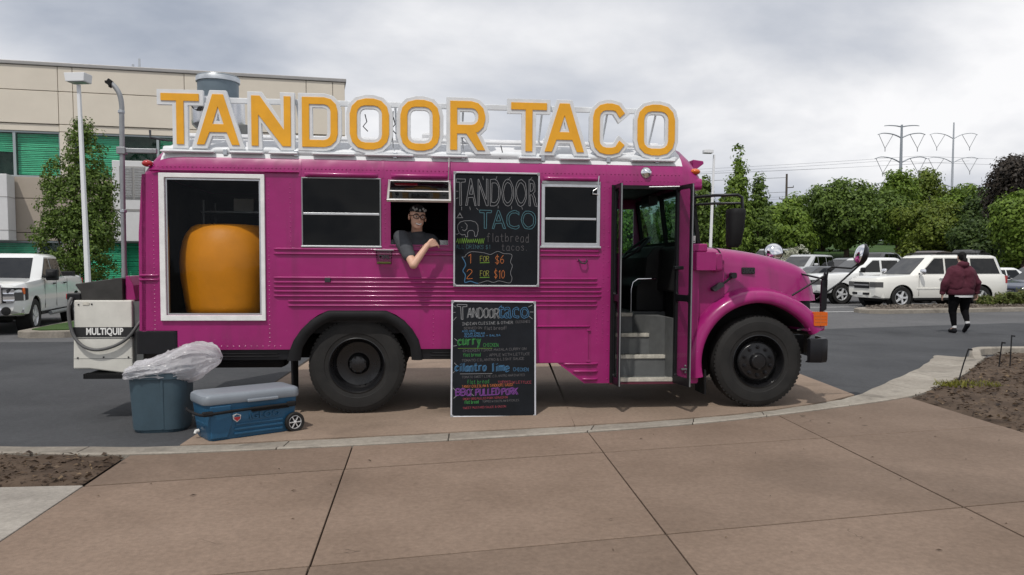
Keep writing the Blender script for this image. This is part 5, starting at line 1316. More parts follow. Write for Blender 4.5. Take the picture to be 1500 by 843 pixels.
L2('BBQ', 112, 212, 662, 0.066, 'chalk_purple', 0.010, 0.01, double=.012); L2('PULLED PORK', 238, 510, 661, 0.066, 'chalk_purple', 0.010, 0.02, double=.012)
L2('SMOKY BBQ PULLED PORK SERVED ON', 158, 446, 690, 0.020, 'chalk_red', 0.004)
L2('flat bread', 170, 262, 714, 0.034, 'chalk_green', 0.007); L2('TOPPED W COLESLAW & PICKLES', 284, 520, 706, 0.020, 'chalk_dim', 0.004)
L2('SWEET MUSTARD SAUCE & ONION', 160, 436, 746, 0.020, 'chalk_red', 0.004)

# ------------------------------------------------------------------ tandoor pot behind the rear window
td = MB().lathe([(0.0, 0.0), (0.40, 0.0), (0.430, 0.02), (0.442, 0.10), (0.462, 0.25), (0.486, 0.42), (0.494, 0.56), (0.486, 0.68), (0.462, 0.80), (0.425, 0.89), (0.375, 0.955), (0.33, 0.982), (0.27, 0.988), (0.24, 0.975), (0.23, 0.94), (0.22, 0.80), (0.0, 0.78)], 56).build('tandoor_oven', 'tandoor', smooth=50)
td.scale = (1.06, 1.06, 1.0); on_bus(td, (-1.405, 0.58, 1.035)); td.scale = (1.06, 1.06, 0.995); tag(td, 'big rounded orange clay tandoor oven behind the rear side window', 'oven')

# tip box
tip = empty('tip_box', label='small clear plastic box marked TIPS fixed below the serving window', cat='tip box')
MB().prism([rect(-.085, .085, 0.0, 0.155), rect(-.080, .080, 0.006, 0.156)], lambda a, b, d: Vector((a * (0.86 + 0.9 * b), d, b)), -0.07, -0.002).build('box_wall', 'clear_glass', tip)
MB().box(-.074, .074, -0.066, -0.008, 0.006, 0.03).build('banknotes', 'weed', tip, bevel=0.01)
o = place('lettering', text_mesh('TIPS', 0.062, bold=0.0015), 'print_grey', tip); o.location = (0, -0.0745, 0.075); o.rotation_euler = (R(90), 0, 0)
MB().prism(frame_loops(-.100, .100, -0.076, 0.0, 0.005), flat, 0.150, 0.158).build('box_rim', 'bag_plastic', tip)
on_bus(tip, (0.317, -0.022, 1.595))

# ------------------------------------------------------------------ generator behind the truck
gen = empty('generator', label='white generator box with black MULTIQUIP strip mounted behind the truck', cat='generator')
on_bus(gen, (-2.60, 0.16, 0.43))
GW0, GW1 = -0.305, 0.29
def gface(a, b, d): return Vector((a * (1 - 0.03 * (b / .78)) + 0.005 * b, d + 0.03 * b, b))
MB().prism([[(GW0, 0.06), (GW0 + 0.16, 0.06), (GW1, 0.0), (GW1, 0.775), (GW0, 0.775)]], gface, 0.0, 0.72).build('housing', 'gen_white', gen, bevel=0.012)
st = MB().prism([[(GW0 - .004, 0.392), (GW1 + .004, 0.392), (GW1 + .004, 0.495), (GW0 - .004, 0.495)]], gface, -0.004, 0.1).build('stripe', 'print_black', gen)
o = place('lettering', text_mesh('MULTIQUIP', 0.098, bold=0.0035, spacing=1.0), 'print_white', st); o.location = (0.015, 0.0045, 0.447); o.rotation_euler = (R(88), 0, 0); o.scale = (0.74, 1, 1)
MB().prism([[(GW0 - .002, 0.376), (GW1 + .002, 0.376), (GW1 + .002, 0.382), (GW0 - .002, 0.382)]], gface, -0.003, 0.1).build('trim_line', 'print_grey', gen)
MB().prism([[(GW0 + .01, 0.163), (GW1 - .01, 0.163), (GW1 - .01, 0.167), (GW0 + .01, 0.167)]], gface, -0.001, 0.1).build('panel_joint', 'print_grey', gen)
for a, b in ((-0.26, 0.175), (0.0, 0.18), (0.25, 0.18), (-0.255, 0.73), (-0.12, 0.735)): MB().ball(gface(a, b, -0.002), 0.009).build('bolt', 'print_grey', gen)
MB().prism([[(-0.21, 0.725), (-0.15, 0.725), (-0.14, 0.745), (-0.165, 0.755), (-0.21, 0.75)]], gface, -0.006, 0.02).build('latch', 'step_nosing', gen)
hd = [[Vector((x0, y, z)) for x0, y, z in ((-0.235 + f * -.0, 0.04, 0.77), (0.20, 0.04, 0.77), (0.20, 0.62, 0.77), (-0.235, 0.62, 0.77))] for f in (0,)]
MB().prism([[(-0.225, 0.768), (0.185, 0.768), (0.185, 1.005), (0.165, 1.012), (-0.28, 0.945), (-0.285, 0.93), (-0.235, 0.86)]], side, 0.05, 0.60).build('exhaust_hood', 'hood_metal', gen, bevel=0.006)
MB().box(-0.375, -0.235, 0.05, 0.30, 0.775, 0.845).build('control_box', 'black_paint', gen, bevel=0.01)
MB().box(-0.385, -0.37, 0.06, 0.20, 0.785, 0.84).build('end_cap', 'red_lens', gen, bevel=0.006)
hz = catmull([(-0.31, 0.02, 0.80), (-0.325, -0.02, 0.72), (-0.315, -0.03, 0.55), (-0.27, -0.035, 0.40), (-0.18, -0.04, 0.30), (-0.05, -0.04, 0.262), (0.12, -0.035, 0.30), (0.26, -0.02, 0.39), (0.36, 0.0, 0.53), (0.40, 0.08, 0.62)], 5)
MB().tube(hz, 0.017, 10).build('hose', 'hose_grey', gen, smooth=60)
MB().prism([[(0.195, 0.772), (0.30, 0.772), (0.275, 0.93), (0.225, 1.03), (0.20, 1.03)]], side, 0.10, 0.50).build('side_guard', 'pink', gen, bevel=0.008)
MB().box(GW1 - .01, 0.38, 0.06, 0.66, 0.02, 0.76).build('side_panel', 'interior_grey', gen)
stp = MB().box(-0.17, 0.29, -0.09, 0.5, -0.035, 0.012).build('tread_step', 'black_rubber', gen, bevel=0.006)
ribs = MB()
for u in np.arange(-0.165, 0.285, 0.022): ribs.box(u, u + .009, -0.095, 0.02, -0.03, 0.018)
tag(ribs.build('step_teeth', 'black_rubber', gen), kind='stuff')
MB().box(-0.1, 0.62, 0.2, 0.34, -0.02, 0.06).build('hitch_frame', 'black_rubber', gen)
# hooked vent pole clamped to the truck's rear corner
vp = empty('vent_pole', label='tall grey steel pole with hooked black tip clamped to the truck rear corner', cat='pole')
on_bus(vp, (-2.47, 0.42, 1.18))
pts = catmull([(0.0, 0, 0.0), (0.0, 0, 1.0), (0.005, 0, 1.9), (0.008, 0, 2.08), (-0.012, 0, 2.20), (-0.055, 0, 2.275), (-0.10, 0, 2.315)], 4)
MB().tube(pts, 0.026, 12).build('pole', 'steel_grey', vp, smooth=60)
MB().tube([(0.0, 0, 0.0), (0, 0, 0.36)], [0.034, 0.030], 12).build('pole_sleeve', 'steel_grey', vp, smooth=60)
MB().prism([[(-0.085, 2.285), (-0.075, 2.33), (-0.11, 2.36), (-0.13, 2.335), (-0.15, 2.335), (-0.148, 2.31), (-0.115, 2.29), (-0.11, 2.265)]], side, -0.035, 0.035).build('pole_tip', 'black_rubber', vp, bevel=0.01)
MB().box(-0.045, 0.36, -0.02, 0.02, 1.585, 1.635).build('clamp_arm', 'steel_grey', vp, bevel=0.006)
MB().box(-0.045, 0.045, -0.04, 0.04, 1.57, 1.645).build('clamp', 'steel_grey', vp, bevel=0.006)
for z in (0.95, 2.0): MB().lathe([(0.026, 0), (0.034, .005), (0.034, .03), (0.026, .035)], 12, Matrix.Translation((0.003, 0, z))).build('pole_band', 'galv', vp)

# ------------------------------------------------------------------ rubbish bin with bag
can = empty('trash_can', (-3.455, 7.70, -0.024), R(10), 'blue grey plastic rubbish bin on the asphalt beside the blue cooler', 'bin')
def ring_rr(hw, hd, r, z, n=6): return [Vector((p[0], p[1], z)) for p in rrect(-hw, hw, -hd, hd, r, n)]
CH = 0.59
rings = [ring_rr(.232, .225, .15, 0.0), ring_rr(.238, .23, .15, 0.012)] + [ring_rr(.238 + .034 * z / CH, .23 + .034 * z / CH, .155, z) for z in (0.1, 0.3, 0.5, CH - .07)]
rings += [ring_rr(.284, .276, .16, CH - .068), ring_rr(.288, .280, .16, CH - .03), ring_rr(.288, .280, .16, CH), ring_rr(.272, .264, .15, CH), ring_rr(.245, .238, .14, 0.03)]
MB().loft(rings).build('bin_body', 'can_blue', can, smooth=40)
for s_ in (0.06,): MB().prism([[(s_ - .012, 0.03), (s_ + .012, 0.03), (s_ + .014, 0.54), (s_ - .014, 0.54)]], lambda a, b, d: Vector((a, -.232 - .034 * b / CH + d, b)), -0.008, 0.01).build('bin_rib', 'can_blue', can, bevel=0.006)
# bag: gathered over the rim, ballooning to the right in the wind
bag = []
from mathutils import noise as mnoise
BT_ = catmull([(-.305, .00), (-.26, .045), (-.1, .10), (.08, .165), (.24, .245), (.34, .27), (.44, .245), (.53, .17), (.565, .09)], 4)
BB_ = catmull([(-.305, -.07), (-.26, -.085), (-.1, -.075), (.08, -.09), (.24, -.115), (.34, -.10), (.44, -.045), (.53, .03), (.565, .10)], 4)
BD_ = [(-.31, .19), (-.27, .285), (0, .298), (.25, .295), (.36, .25), (.5, .17), (.57, .05)]
def lin(x, P):
    if x <= P[0][0]: return P[0][1]
    for p, q in zip(P[:-1], P[1:]):
        if p[0] <= x <= q[0]: return p[1] + (q[1] - p[1]) * (x - p[0]) / (q[0] - p[0])
    return P[-1][1]
for i in range(96):
    x = -.305 + .87 * (i / 95)
    zt, zb, hd_ = lin(x, BT_), lin(x, BB_), lin(x, BD_); ring = []
    for j in range(130):
        a = 2 * math.pi * j / 130; ca_, sa_ = math.cos(a), math.sin(a)
        py = hd_ * math.copysign(abs(ca_) ** 0.62, ca_); pz = (zt + zb) / 2 + (zt - zb) / 2 * math.copysign(abs(sa_) ** 0.8, sa_)
        v_ = Vector((x, py, pz))
        cr = abs(mnoise.noise(v_ * 6.0)) * 1.0 + 0.6 * abs(mnoise.noise(v_ * 13 + Vector((4, 1, 2))))
        ph = Vector((math.cos(a) * 2.1 + 3, math.sin(a) * 2.1, x * 1.9))
        rg = 1 - abs(mnoise.noise(ph)) * 3.0; rg2 = 1 - abs(mnoise.noise(ph * 2.3 + Vector((7, 1, 4)))) * 2.6; rg3 = 1 - abs(mnoise.noise(Vector((x * 9, a * 1.0, 2.0)))) * 2.4
        wr = 0.045 * (mnoise.noise(v_ * 3.4)) + 0.028 * max(0, rg) ** 2 + 0.014 * max(0, rg2) ** 2 + 0.008 * max(0, rg3) ** 3 - .016
        ring.append(Vector((x + 0.012 * mnoise.noise(v_ * 8 + Vector((9, 0, 0))), py + wr * ca_ * .8, CH + pz + wr * sa_)))
    bag.append(ring)
MB().loft(bag, caps=True).build('bin_bag', 'bag_plastic', can, smooth=75)

# ------------------------------------------------------------------ cooler
co = empty('cooler', (-2.525, 7.38, -0.012), R(39), 'blue wheeled ice cooler with grey lid beside the trash can', 'cooler'); co.scale = (1.05, 1.05, 1.07)
CL, CW, CHH = 0.435, 0.195, 0.40
def crr(hl, hw, z, r=.05, dx_=0.0): return [Vector((p[0] + dx_, p[1], z)) for p in rrect(-hl, hl, -hw, hw, r, 4)]
MB().loft([crr(.375, .165, 0.012, .04), crr(.385, .172, 0.03, .045), crr(.40, .180, 0.15, .05), crr(.418, .190, 0.315, .055), crr(.42, .191, 0.325, .055)]).build('cooler_body', 'cooler_blue', co, smooth=35)
MB().loft([crr(.430, .200, 0.322, .058), crr(.436, .205, 0.335, .06), crr(.436, .205, 0.375, .06), crr(.430, .199, 0.395, .058), crr(.41, .182, 0.408, .05), crr(.36, .14, 0.412, .04)]).build('lid', 'cooler_lid', co, smooth=38)
def cf(a, b, d): return Vector((a, -0.172 - 0.02 * (b / .32) + d, b))           # the long front face
for (x0, x1, z0, z1) in ((-0.17, 0.27, 0.045, 0.062), (-0.17, 0.27, 0.085, 0.102), (-0.16, 0.27, 0.125, 0.140)):
    MB().prism([rrect(x0, x1, z0, z1, .007, 2)], cf, -0.012, 0.02).build('body_rib', 'cooler_blue', co, bevel=0.004)
MB().prism([[(-0.37, 0.03), (-0.23, 0.03), (-0.19, 0.15), (-0.20, 0.31), (-0.38, 0.31)]], cf, -0.010, 0.03).build('corner_panel', 'cooler_blue', co, bevel=0.008)
MB().box(-0.06, 0.22, -0.224, -0.19, 0.318, 0.345).build('lid_lip', 'cooler_lid', co, bevel=0.008)
MB().prism([rrect(-0.02, 0.33, 0.228, 0.262, .012)], cf, -0.010, 0.02).build('handle_slot', 'black_rubber', co, bevel=0.004)
hp = catmull([(0.34, -0.207, 0.262), (0.1, -0.215, 0.262), (-0.2, -0.22, 0.258), (-0.40, -0.225, 0.252), (-0.455, -0.20, 0.250), (-0.47, -0.10, 0.249), (-0.47, 0.10, 0.249), (-0.455, 0.20, 0.250)], 4)
MB().tube(hp, 0.013, 8).build('pull_handle', 'black_rubber', co, smooth=60)
MB().box(-0.45, -0.36, -0.235, -0.19, 0.235, 0.275).build('handle_bracket', 'black_rubber', co, bevel=0.01)
MB().box(0.30, 0.385, -0.225, -0.19, 0.24, 0.285).build('handle_bracket', 'black_rubber', co, bevel=0.01)
bdg = MB().prism([[(-0.185, 0.215), (-0.15, 0.228), (-0.115, 0.215), (-0.118, 0.18), (-0.15, 0.155), (-0.182, 0.18)]], cf, -0.016, 0.0).build('badge', 'print_white', co, bevel=0.003)
MB().prism([[(-0.178, 0.20), (-0.122, 0.20), (-0.125, 0.182), (-0.15, 0.163), (-0.175, 0.182)]], cf, -0.019, -0.012).build('badge_band', 'print_red', bdg)
MB().prism([[(-0.175, 0.203), (-0.125, 0.203), (-0.128, 0.214), (-0.15, 0.221), (-0.172, 0.214)]], cf, -0.019, -0.012).build('badge_band', 'cooler_blue', bdg)
o = place('lettering', text_mesh('IGLOO', 0.072, bold=0.002, extrude=0.006), 'cooler_blue', co); o.location = (0.10, -0.188, 0.19); o.rotation_euler = (R(93.5), 0, 0); o.scale = (1.25, 1, 1)
o = MB().tube([(-0.398, 0.05, 0.075), (-0.425, 0.05, 0.072), (-0.43, 0.05, 0.055)], 0.016, 8).build('drain_plug', 'print_white', co)
for z in (0.12, 0.15): MB().box(-0.403, -0.385, -0.10, 0.10, z, z + .012).build('end_rib', 'cooler_blue', co, bevel=0.003)
for sy in (-1, 1):
    M = Matrix.Translation((0.375, sy * 0.198, 0.092)) @ (RX if sy < 0 else Matrix.Rotation(R(-90), 4, 'X'))
    w_ = MB().lathe([(0.060, -0.025), (0.082, -0.025), (0.090, -0.012), (0.090, 0.014), (0.082, 0.024), (0.062, 0.022), (0.060, 0.010)], 28, M, closed_prof=True).build('wheel', 'tyre', co, smooth=35)
    rm = MB().lathe([(0.062, 0.016), (0.056, 0.018), (0.054, 0.008)], 28, M)
    for j in range(6): rm.box(0.008, 0.058, -0.004, 0.004, 0.006, 0.018, M @ Matrix.Rotation(R(60 * j), 4, 'Z'))
    rm.lathe([(0.0, 0.022), (0.012, 0.02), (0.014, 0.006)], 12, M)
    rm.build('rim', 'rim_alloy', w_)
    MB().lathe([(0.0, 0.002), (0.058, 0.002)], 20, M).build('rim_back', 'car_shadow', w_)

# ------------------------------------------------------------------ people
def face(parent, c, M, hw=0.075, skin='skin'):
    """eyes, brows, nose, mouth, ears on a head whose centre is c; M turns it (local -Y is forward)"""
    P = lambda x, y, z: Vector(c) + M @ Vector((x, y, z))
    for sx in (-1, 1):
        MB().ball(P(sx * 0.031, -0.088, 0.012), 0.012, 0.008, 0.007).build('eye', 'print_white', parent, smooth=60)
        MB().ball(P(sx * 0.031, -0.095, 0.012), 0.006, 0.004, 0.006).build('iris', 'hair_dark', parent, smooth=60)
        MB().tube([P(sx * 0.014, -0.098, 0.034), P(sx * 0.032, -0.098, 0.039), P(sx * 0.050, -0.088, 0.032)], 0.004, 6).build('eyebrow', 'hair_dark', parent)
        MB().ball(P(sx * 0.080, 0.005, 0.0), 0.011, 0.020, 0.032).build('ear', skin, parent, smooth=60)
    MB().tube([P(-0.026, -0.090, -0.052), P(-0.012, -0.098, -0.059), P(0.0, -0.100, -0.061), P(0.012, -0.098, -0.059), P(0.026, -0.090, -0.052)], 0.0065, 6).build('mouth', 'print_white', parent, smooth=60)
    MB().tube([P(-0.030, -0.087, -0.050), P(0.0, -0.098, -0.069), P(0.030, -0.087, -0.050)], 0.005, 6).build('lip', 'chalk_red', parent, smooth=60)

def head_shapes(mb, c, M):
    P = lambda x, y, z: Vector(c) + M @ Vector((x, y, z))
    mb.ball(P(0, 0.012, 0.030), 0.076, 0.094, 0.088, M=M)
    mb.ball(P(0, -0.022, -0.030), 0.062, 0.070, 0.082, M=M)
    mb.ball(P(0, -0.055, -0.082), 0.034, 0.032, 0.026, M=M)
    mb.capsule(P(0, -0.092, 0.012), 0.009, P(0, -0.108, -0.022), 0.014, 8, 3)

def hand(mb, wrist, palm, ndir, side_dir, r=0.0088, curl=0.5, L_=0.075):
    """palm and five separate bent fingers; palm direction, palm normal, direction of the thumb side"""
    w = Vector(wrist); d = Vector(palm).normalized(); n_ = Vector(ndir).normalized(); s_ = Vector(side_dir).normalized()
    for k in (-1.5, -.5, .5, 1.5):
        b0 = w + d * 0.02 + s_ * k * 0.012; kn = w + d * 0.085 + s_ * k * 0.024
        mb.capsule(b0, 0.016, kn, 0.0125, 8, 3)
        ln = L_ * (1.0 if abs(k) < 1 else .84)
        d1 = (d * math.cos(curl) + n_ * math.sin(curl)); d2 = (d * math.cos(curl * 2.1) + n_ * math.sin(curl * 2.1)); d3 = (d * math.cos(curl * 3) + n_ * math.sin(curl * 3))
        p1 = kn + d1 * ln * .45; p2 = p1 + d2 * ln * .32; p3 = p2 + d3 * ln * .25
        mb.capsule(kn, r, p1, r * .95, 8, 3); mb.capsule(p1, r * .95, p2, r * .88, 8, 3); mb.capsule(p2, r * .88, p3, r * .78, 8, 3)
    t0 = w + d * 0.03 + s_ * 0.024; t1 = w + d * 0.06 + s_ * 0.050 + n_ * .012; t2 = t1 + (d * .8 + s_ * .25 + n_ * .4).normalized() * 0.035
    mb.capsule(t0, 0.014, t1, 0.0115, 8, 3); mb.capsule(t1, 0.0115, t2, 0.009, 8, 3)

# the server leaning out of the hatch (coordinates along the truck, origin on the truck floor)
srv = empty('person', label='person in grey T-shirt and glasses leaning out of the serving hatch', cat='person')
on_bus(srv, (0.66, -0.05, 1.04))
HC = Vector((0.0, 0.075, 1.050)); HM = Matrix.Rotation(R(14), 3, 'Z') @ Matrix.Rotation(R(6), 3, 'Y') @ Matrix.Rotation(R(4), 3, 'X') @ Matrix.Scale(1.09, 3)
b = MB(); head_shapes(b, HC, HM)
b.capsule((-0.005, 0.16, 0.99), 0.056, (-0.01, 0.22, 0.86), 0.064)
b.capsule((-0.12, 0.22, 0.82), 0.085, (0.12, 0.28, 0.80), 0.085)
b.capsule((-0.01, 0.26, 0.78), 0.145, (-0.01, 0.46, 0.45), 0.135)
b.capsule((-0.01, 0.46, 0.45), 0.14, (-0.01, 0.50, 0.36), 0.145)
b.capsule((-0.09, 0.50, 0.34), 0.085, (-0.13, 0.22, 0.26), 0.062); b.capsule((-0.13, 0.22, 0.26), 0.06, (-0.11, 0.58, 0.08), 0.045); b.capsule((-0.11, 0.60, 0.045), 0.04, (-0.11, 0.42, 0.04), 0.038)
b.capsule((0.09, 0.50, 0.34), 0.085, (0.14, 0.22, 0.28), 0.062); b.capsule((0.14, 0.22, 0.28), 0.06, (0.11, 0.58, 0.08), 0.045); b.capsule((0.11, 0.60, 0.045), 0.04, (0.11, 0.42, 0.04), 0.038)
SH_, EL_, WR_ = Vector((-0.175, 0.115, 0.835)), Vector((-0.035, -0.165, 0.555)), Vector((0.105, -0.105, 0.755))
b.capsule(SH_, 0.062, EL_, 0.043); b.capsule(EL_, 0.044, WR_, 0.030)
hand(b, WR_, (0.62, 0.25, 0.30), (0.2, 0.55, -0.8), (-0.45, -0.2, 0.85), curl=0.55, L_=0.07)
b.capsule((0.17, 0.30, 0.80), 0.058, (0.20, 0.42, 0.62), 0.044); b.capsule((0.20, 0.42, 0.62), 0.042, (0.13, 0.16, 0.755), 0.032)
hand(b, (0.13, 0.16, 0.755), (-0.5, -0.7, 0.1), (0.1, 0.1, -1), (0.6, -0.5, 0.2), curl=0.2)
body = place('body', remeshed(b, 'body', 0.0058, 3), 'skin', srv)
c_ = MB()
c_.capsule((-0.13, 0.205, 0.818), 0.098, (0.13, 0.275, 0.80), 0.098); c_.capsule((-0.01, 0.265, 0.77), 0.165, (-0.01, 0.47, 0.42), 0.155); c_.capsule((0.0, 0.19, 0.845), 0.088, (0.0, 0.25, 0.80), 0.10)
c_.capsule(SH_ + Vector((.005, .0, .0)), 0.092, SH_.lerp(EL_, .66), 0.068); c_.capsule((0.165, 0.295, 0.795), 0.078, (0.19, 0.37, 0.70), 0.064)
place('t_shirt', remeshed(c_, 't_shirt', 0.010, 2, 0.012, 0.07), 'tee_grey', srv)
c_ = MB(); c_.capsule((-0.01, 0.46, 0.43), 0.158, (-0.01, 0.50, 0.36), 0.160)
for sx in (-1, 1): c_.capsule((sx * .09, 0.50, 0.34), 0.097, (sx * .135, 0.22, 0.27), 0.075); c_.capsule((sx * .135, 0.22, 0.27), 0.072, (sx * .11, 0.57, 0.10), 0.058)
place('trousers', remeshed(c_, 'trousers', 0.013, 2), 'leggings', srv)
face(srv, HC, HM)
hp_ = MB(); Pq = lambda x, y, z: HC + HM @ Vector((x, y, z))
hp_.ball(Pq(0, 0.018, 0.045), 0.088, 0.102, 0.088, M=HM); me = remeshed(hp_, 'cap', 0.01, 1)
bm = bmesh.new(); bm.from_mesh(me); inv = HM.inverted()
bmesh.ops.delete(bm, geom=[v for v in bm.verts if (inv @ (v.co - HC)).z < 0.052 - 0.25 * max(0, (inv @ (v.co - HC)).y)], context='VERTS'); bm.to_mesh(me); bm.free()
place('cap', me, 'cap_black', srv)
for k in range(-5, 6):
    a = k * 0.19
    if k % 2 == 0 or abs(k) == 3: MB().ball(Pq(0.0875 * math.sin(a), 0.018 - 0.098 * math.cos(a), 0.075 + 0.008 * (k % 3)), 0.011, 0.006, 0.013).build('cap_pattern', 'cap_print', srv, smooth=60)
hb = MB(); hb.ball(Pq(0, 0.045, 0.0), 0.083, 0.075, 0.075, M=HM)
place('hair', hb.mesh('hair', 60), 'hair_dark', srv)
for sx in (-1, 1):
    MB().tube([Pq(sx * 0.033 + 0.028 * math.cos(t), -0.105 + 0.012 * abs(math.cos(t)) * (1 if sx * math.cos(t) > 0 else 0), 0.012 + 0.021 * math.sin(t)) for t in np.linspace(0, 2 * math.pi, 17)[:-1]], 0.0042, 6, closed=True).build('glasses_rim', 'print_black', srv)
    MB().tube([Pq(sx * 0.060, -0.094, 0.018), Pq(sx * 0.082, -0.03, 0.016), Pq(sx * 0.084, 0.01, 0.012)], 0.0035, 6).build('glasses_arm', 'print_black', srv)
MB().tube([Pq(-0.006, -0.107, 0.016), Pq(0.006, -0.107, 0.016)], 0.004, 6).build('glasses_bridge', 'print_black', srv)

# the walker (x right, y away from the kerb, z up), seen from behind
wk = empty('person', (10.52, 18.42, -0.024), R(4), 'person in maroon hoodie and black leggings walking across the asphalt', 'person')
wk.scale = (0.99, 1.02, 1.07)
HCw = Vector((0.035, 0.06, 1.665)); HMw = Matrix.Rotation(R(180), 3, 'Z') @ Matrix.Rotation(R(-8), 3, 'X')
b = MB(); head_shapes(b, HCw, HMw)
b.capsule((0.03, 0.04, 1.58), 0.06, (0.01, 0.02, 1.46), 0.075)
b.capsule((-0.17, 0.0, 1.385), 0.085, (0.17, 0.0, 1.385), 0.085)
b.capsule((-0.09, 0.0, 1.30), 0.16, (-0.10, 0.0, 1.00), 0.17); b.capsule((0.09, 0.0, 1.30), 0.16, (0.10, 0.0, 1.00), 0.17)
b.capsule((-0.10, 0.0, 0.98), 0.15, (-0.115, 0.02, 0.80), 0.125); b.capsule((0.10, 0.0, 0.98), 0.15, (0.125, 0.0, 0.80), 0.125)
KL, AL_ = (-0.13, 0.07, 0.49), (-0.105, 0.02, 0.12); KR, AR_ = (0.155, 0.05, 0.50), (0.075, -0.19, 0.235)
b.capsule((-0.115, 0.02, 0.80), 0.120, KL, 0.075); b.capsule(KL, 0.072, AL_, 0.042); b.capsule((0.125, 0.0, 0.80), 0.120, KR, 0.078); b.capsule(KR, 0.074, AR_, 0.042)
b.capsule(AL_, 0.042, (-0.105, 0.14, 0.04), 0.036); b.capsule(AR_, 0.042, (0.07, -0.11, 0.10), 0.036)
ELb, WLb = (-0.375, -0.02, 1.10), (-0.405, 0.05, 0.85); ERb, WRb = (0.385, -0.03, 1.10), (0.425, 0.02, 0.86)
b.capsule((-0.235, 0, 1.35), 0.072, ELb, 0.058); b.capsule(ELb, 0.056, WLb, 0.036); b.capsule((0.235, 0, 1.35), 0.072, ERb, 0.058); b.capsule(ERb, 0.056, WRb, 0.036)
hand(b, WLb, (0.02, 0.1, -1), (0.7, 0.5, 0), (0.2, 0.9, 0), curl=0.3); hand(b, WRb, (0.05, 0.1, -1), (-0.7, 0.5, 0), (-0.2, 0.9, 0), curl=0.3)
place('body', remeshed(b, 'body', 0.010, 3), 'skin_pale', wk)
c_ = MB()
c_.capsule((-0.17, 0.0, 1.385), 0.108, (0.17, 0.0, 1.385), 0.108); c_.capsule((-0.12, 0.0, 1.30), 0.195, (-0.125, 0.0, 1.06), 0.205); c_.capsule((0.12, 0.0, 1.30), 0.195, (0.125, 0.0, 1.06), 0.205)
c_.capsule((-0.13, 0, 1.03), 0.192, (0.13, 0, 1.03), 0.192)
c_.capsule((-0.235, 0, 1.345), 0.105, ELb, 0.096); c_.capsule(ELb, 0.100, (-0.405, 0.045, 0.90), 0.066); c_.capsule((0.235, 0, 1.345), 0.105, ERb, 0.096); c_.capsule(ERb, 0.100, (0.42, 0.015, 0.91), 0.066)
c_.ball((0.02, -0.06, 1.50), 0.145, 0.10, 0.085); c_.ball((0.02, 0.02, 1.49), 0.11, 0.10, 0.07)
place('hoodie', remeshed(c_, 'hoodie', 0.014, 3, 0.034, 0.14), 'maroon', wk)
for sx, p in ((-1, (-0.405, 0.046, 0.885)), (1, (0.421, 0.014, 0.895))):
    MB().lathe([(0.058, -0.03), (0.064, -0.02), (0.064, 0.02), (0.058, 0.03)], 16, Matrix.Translation(p)).build('cuff', 'maroon', wk, smooth=50)
hm_ = MB(); hm_.loft([[Vector((0.335 * k * math.cos(t), 0.205 * k * math.sin(t), z)) for t in np.linspace(0, 2 * math.pi, 33)[:-1]] for z, k in ((0.842, .92), (0.85, .96), (0.90, .985), (0.93, .985), (1.02, .93))])
hm_.build('hoodie_hem', 'maroon', wk, smooth=50)
MB().loft([[Vector((0.30 * math.cos(t), 0.185 * math.sin(t), z - 0.02 * (1 if -.9 < t - 5.0 < .9 else 0))) for t in np.linspace(3.9, 6.1, 12)] for z in (0.81, 0.87)], closed=False, caps=False).build('shirt_hem', 'white_cloth', wk)
c_ = MB()
c_.capsule((-0.11, 0.0, 0.93), 0.172, (0.11, 0.0, 0.93), 0.172); c_.capsule((-0.11, 0.0, 0.92), 0.17, (-0.118, 0.02, 0.78), 0.135); c_.capsule((0.11, 0.0, 0.92), 0.17, (0.125, 0.0, 0.78), 0.135)
c_.capsule((-0.118, 0.02, 0.78), 0.132, KL, 0.090); c_.capsule(KL, 0.088, (-0.107, 0.025, 0.17), 0.055); c_.capsule((0.125, 0.0, 0.78), 0.132, KR, 0.092); c_.capsule(KR, 0.088, (0.085, -0.155, 0.285), 0.056)
place('leggings', remeshed(c_, 'leggings', 0.012, 2, 0.012, 0.08), 'leggings', wk)
for nm, heel, toe, sole in (('shoe', (-0.105, 0.0, 0.052), (-0.105, 0.17, 0.042), 0), ('shoe', (0.075, -0.205, 0.195), (0.070, -0.085, 0.060), 1)):
    c_ = MB(); c_.capsule(heel, 0.052, toe, 0.046); c_.capsule(Vector(heel) + Vector((0, .02, .03)), 0.045, Vector(heel).lerp(Vector(toe), .5), 0.05)
    place(nm, remeshed(c_, 'shoe', 0.010, 2), 'shoe', wk)
    MB().lathe([(0.040, -0.025), (0.049, -0.02), (0.047, 0.03), (0.042, 0.03)], 14, Matrix.Translation(Vector(heel) + Vector((0, 0.015, 0.085 if not sole else 0.05)))).build('sock', 'white_cloth', wk, smooth=50)
face(wk, HCw, HMw, skin='skin_pale')
c_ = MB(); Pw = lambda x, y, z: HCw + HMw @ Vector((x, y, z))
c_.ball(Pw(0, 0.030, 0.035), 0.092, 0.100, 0.095); c_.ball(Pw(0, 0.06, -0.01), 0.075, 0.06, 0.07)
c_.capsule(Pw(0, 0.115, 0.02), 0.040, Pw(0.0, 0.155, -0.06), 0.048); c_.capsule(Pw(0, 0.155, -0.06), 0.048, Pw(0.01, 0.15, -0.17), 0.022)
place('hair', remeshed(c_, 'hair', 0.010, 2, 0.012, 0.03), 'hair_dark', wk)

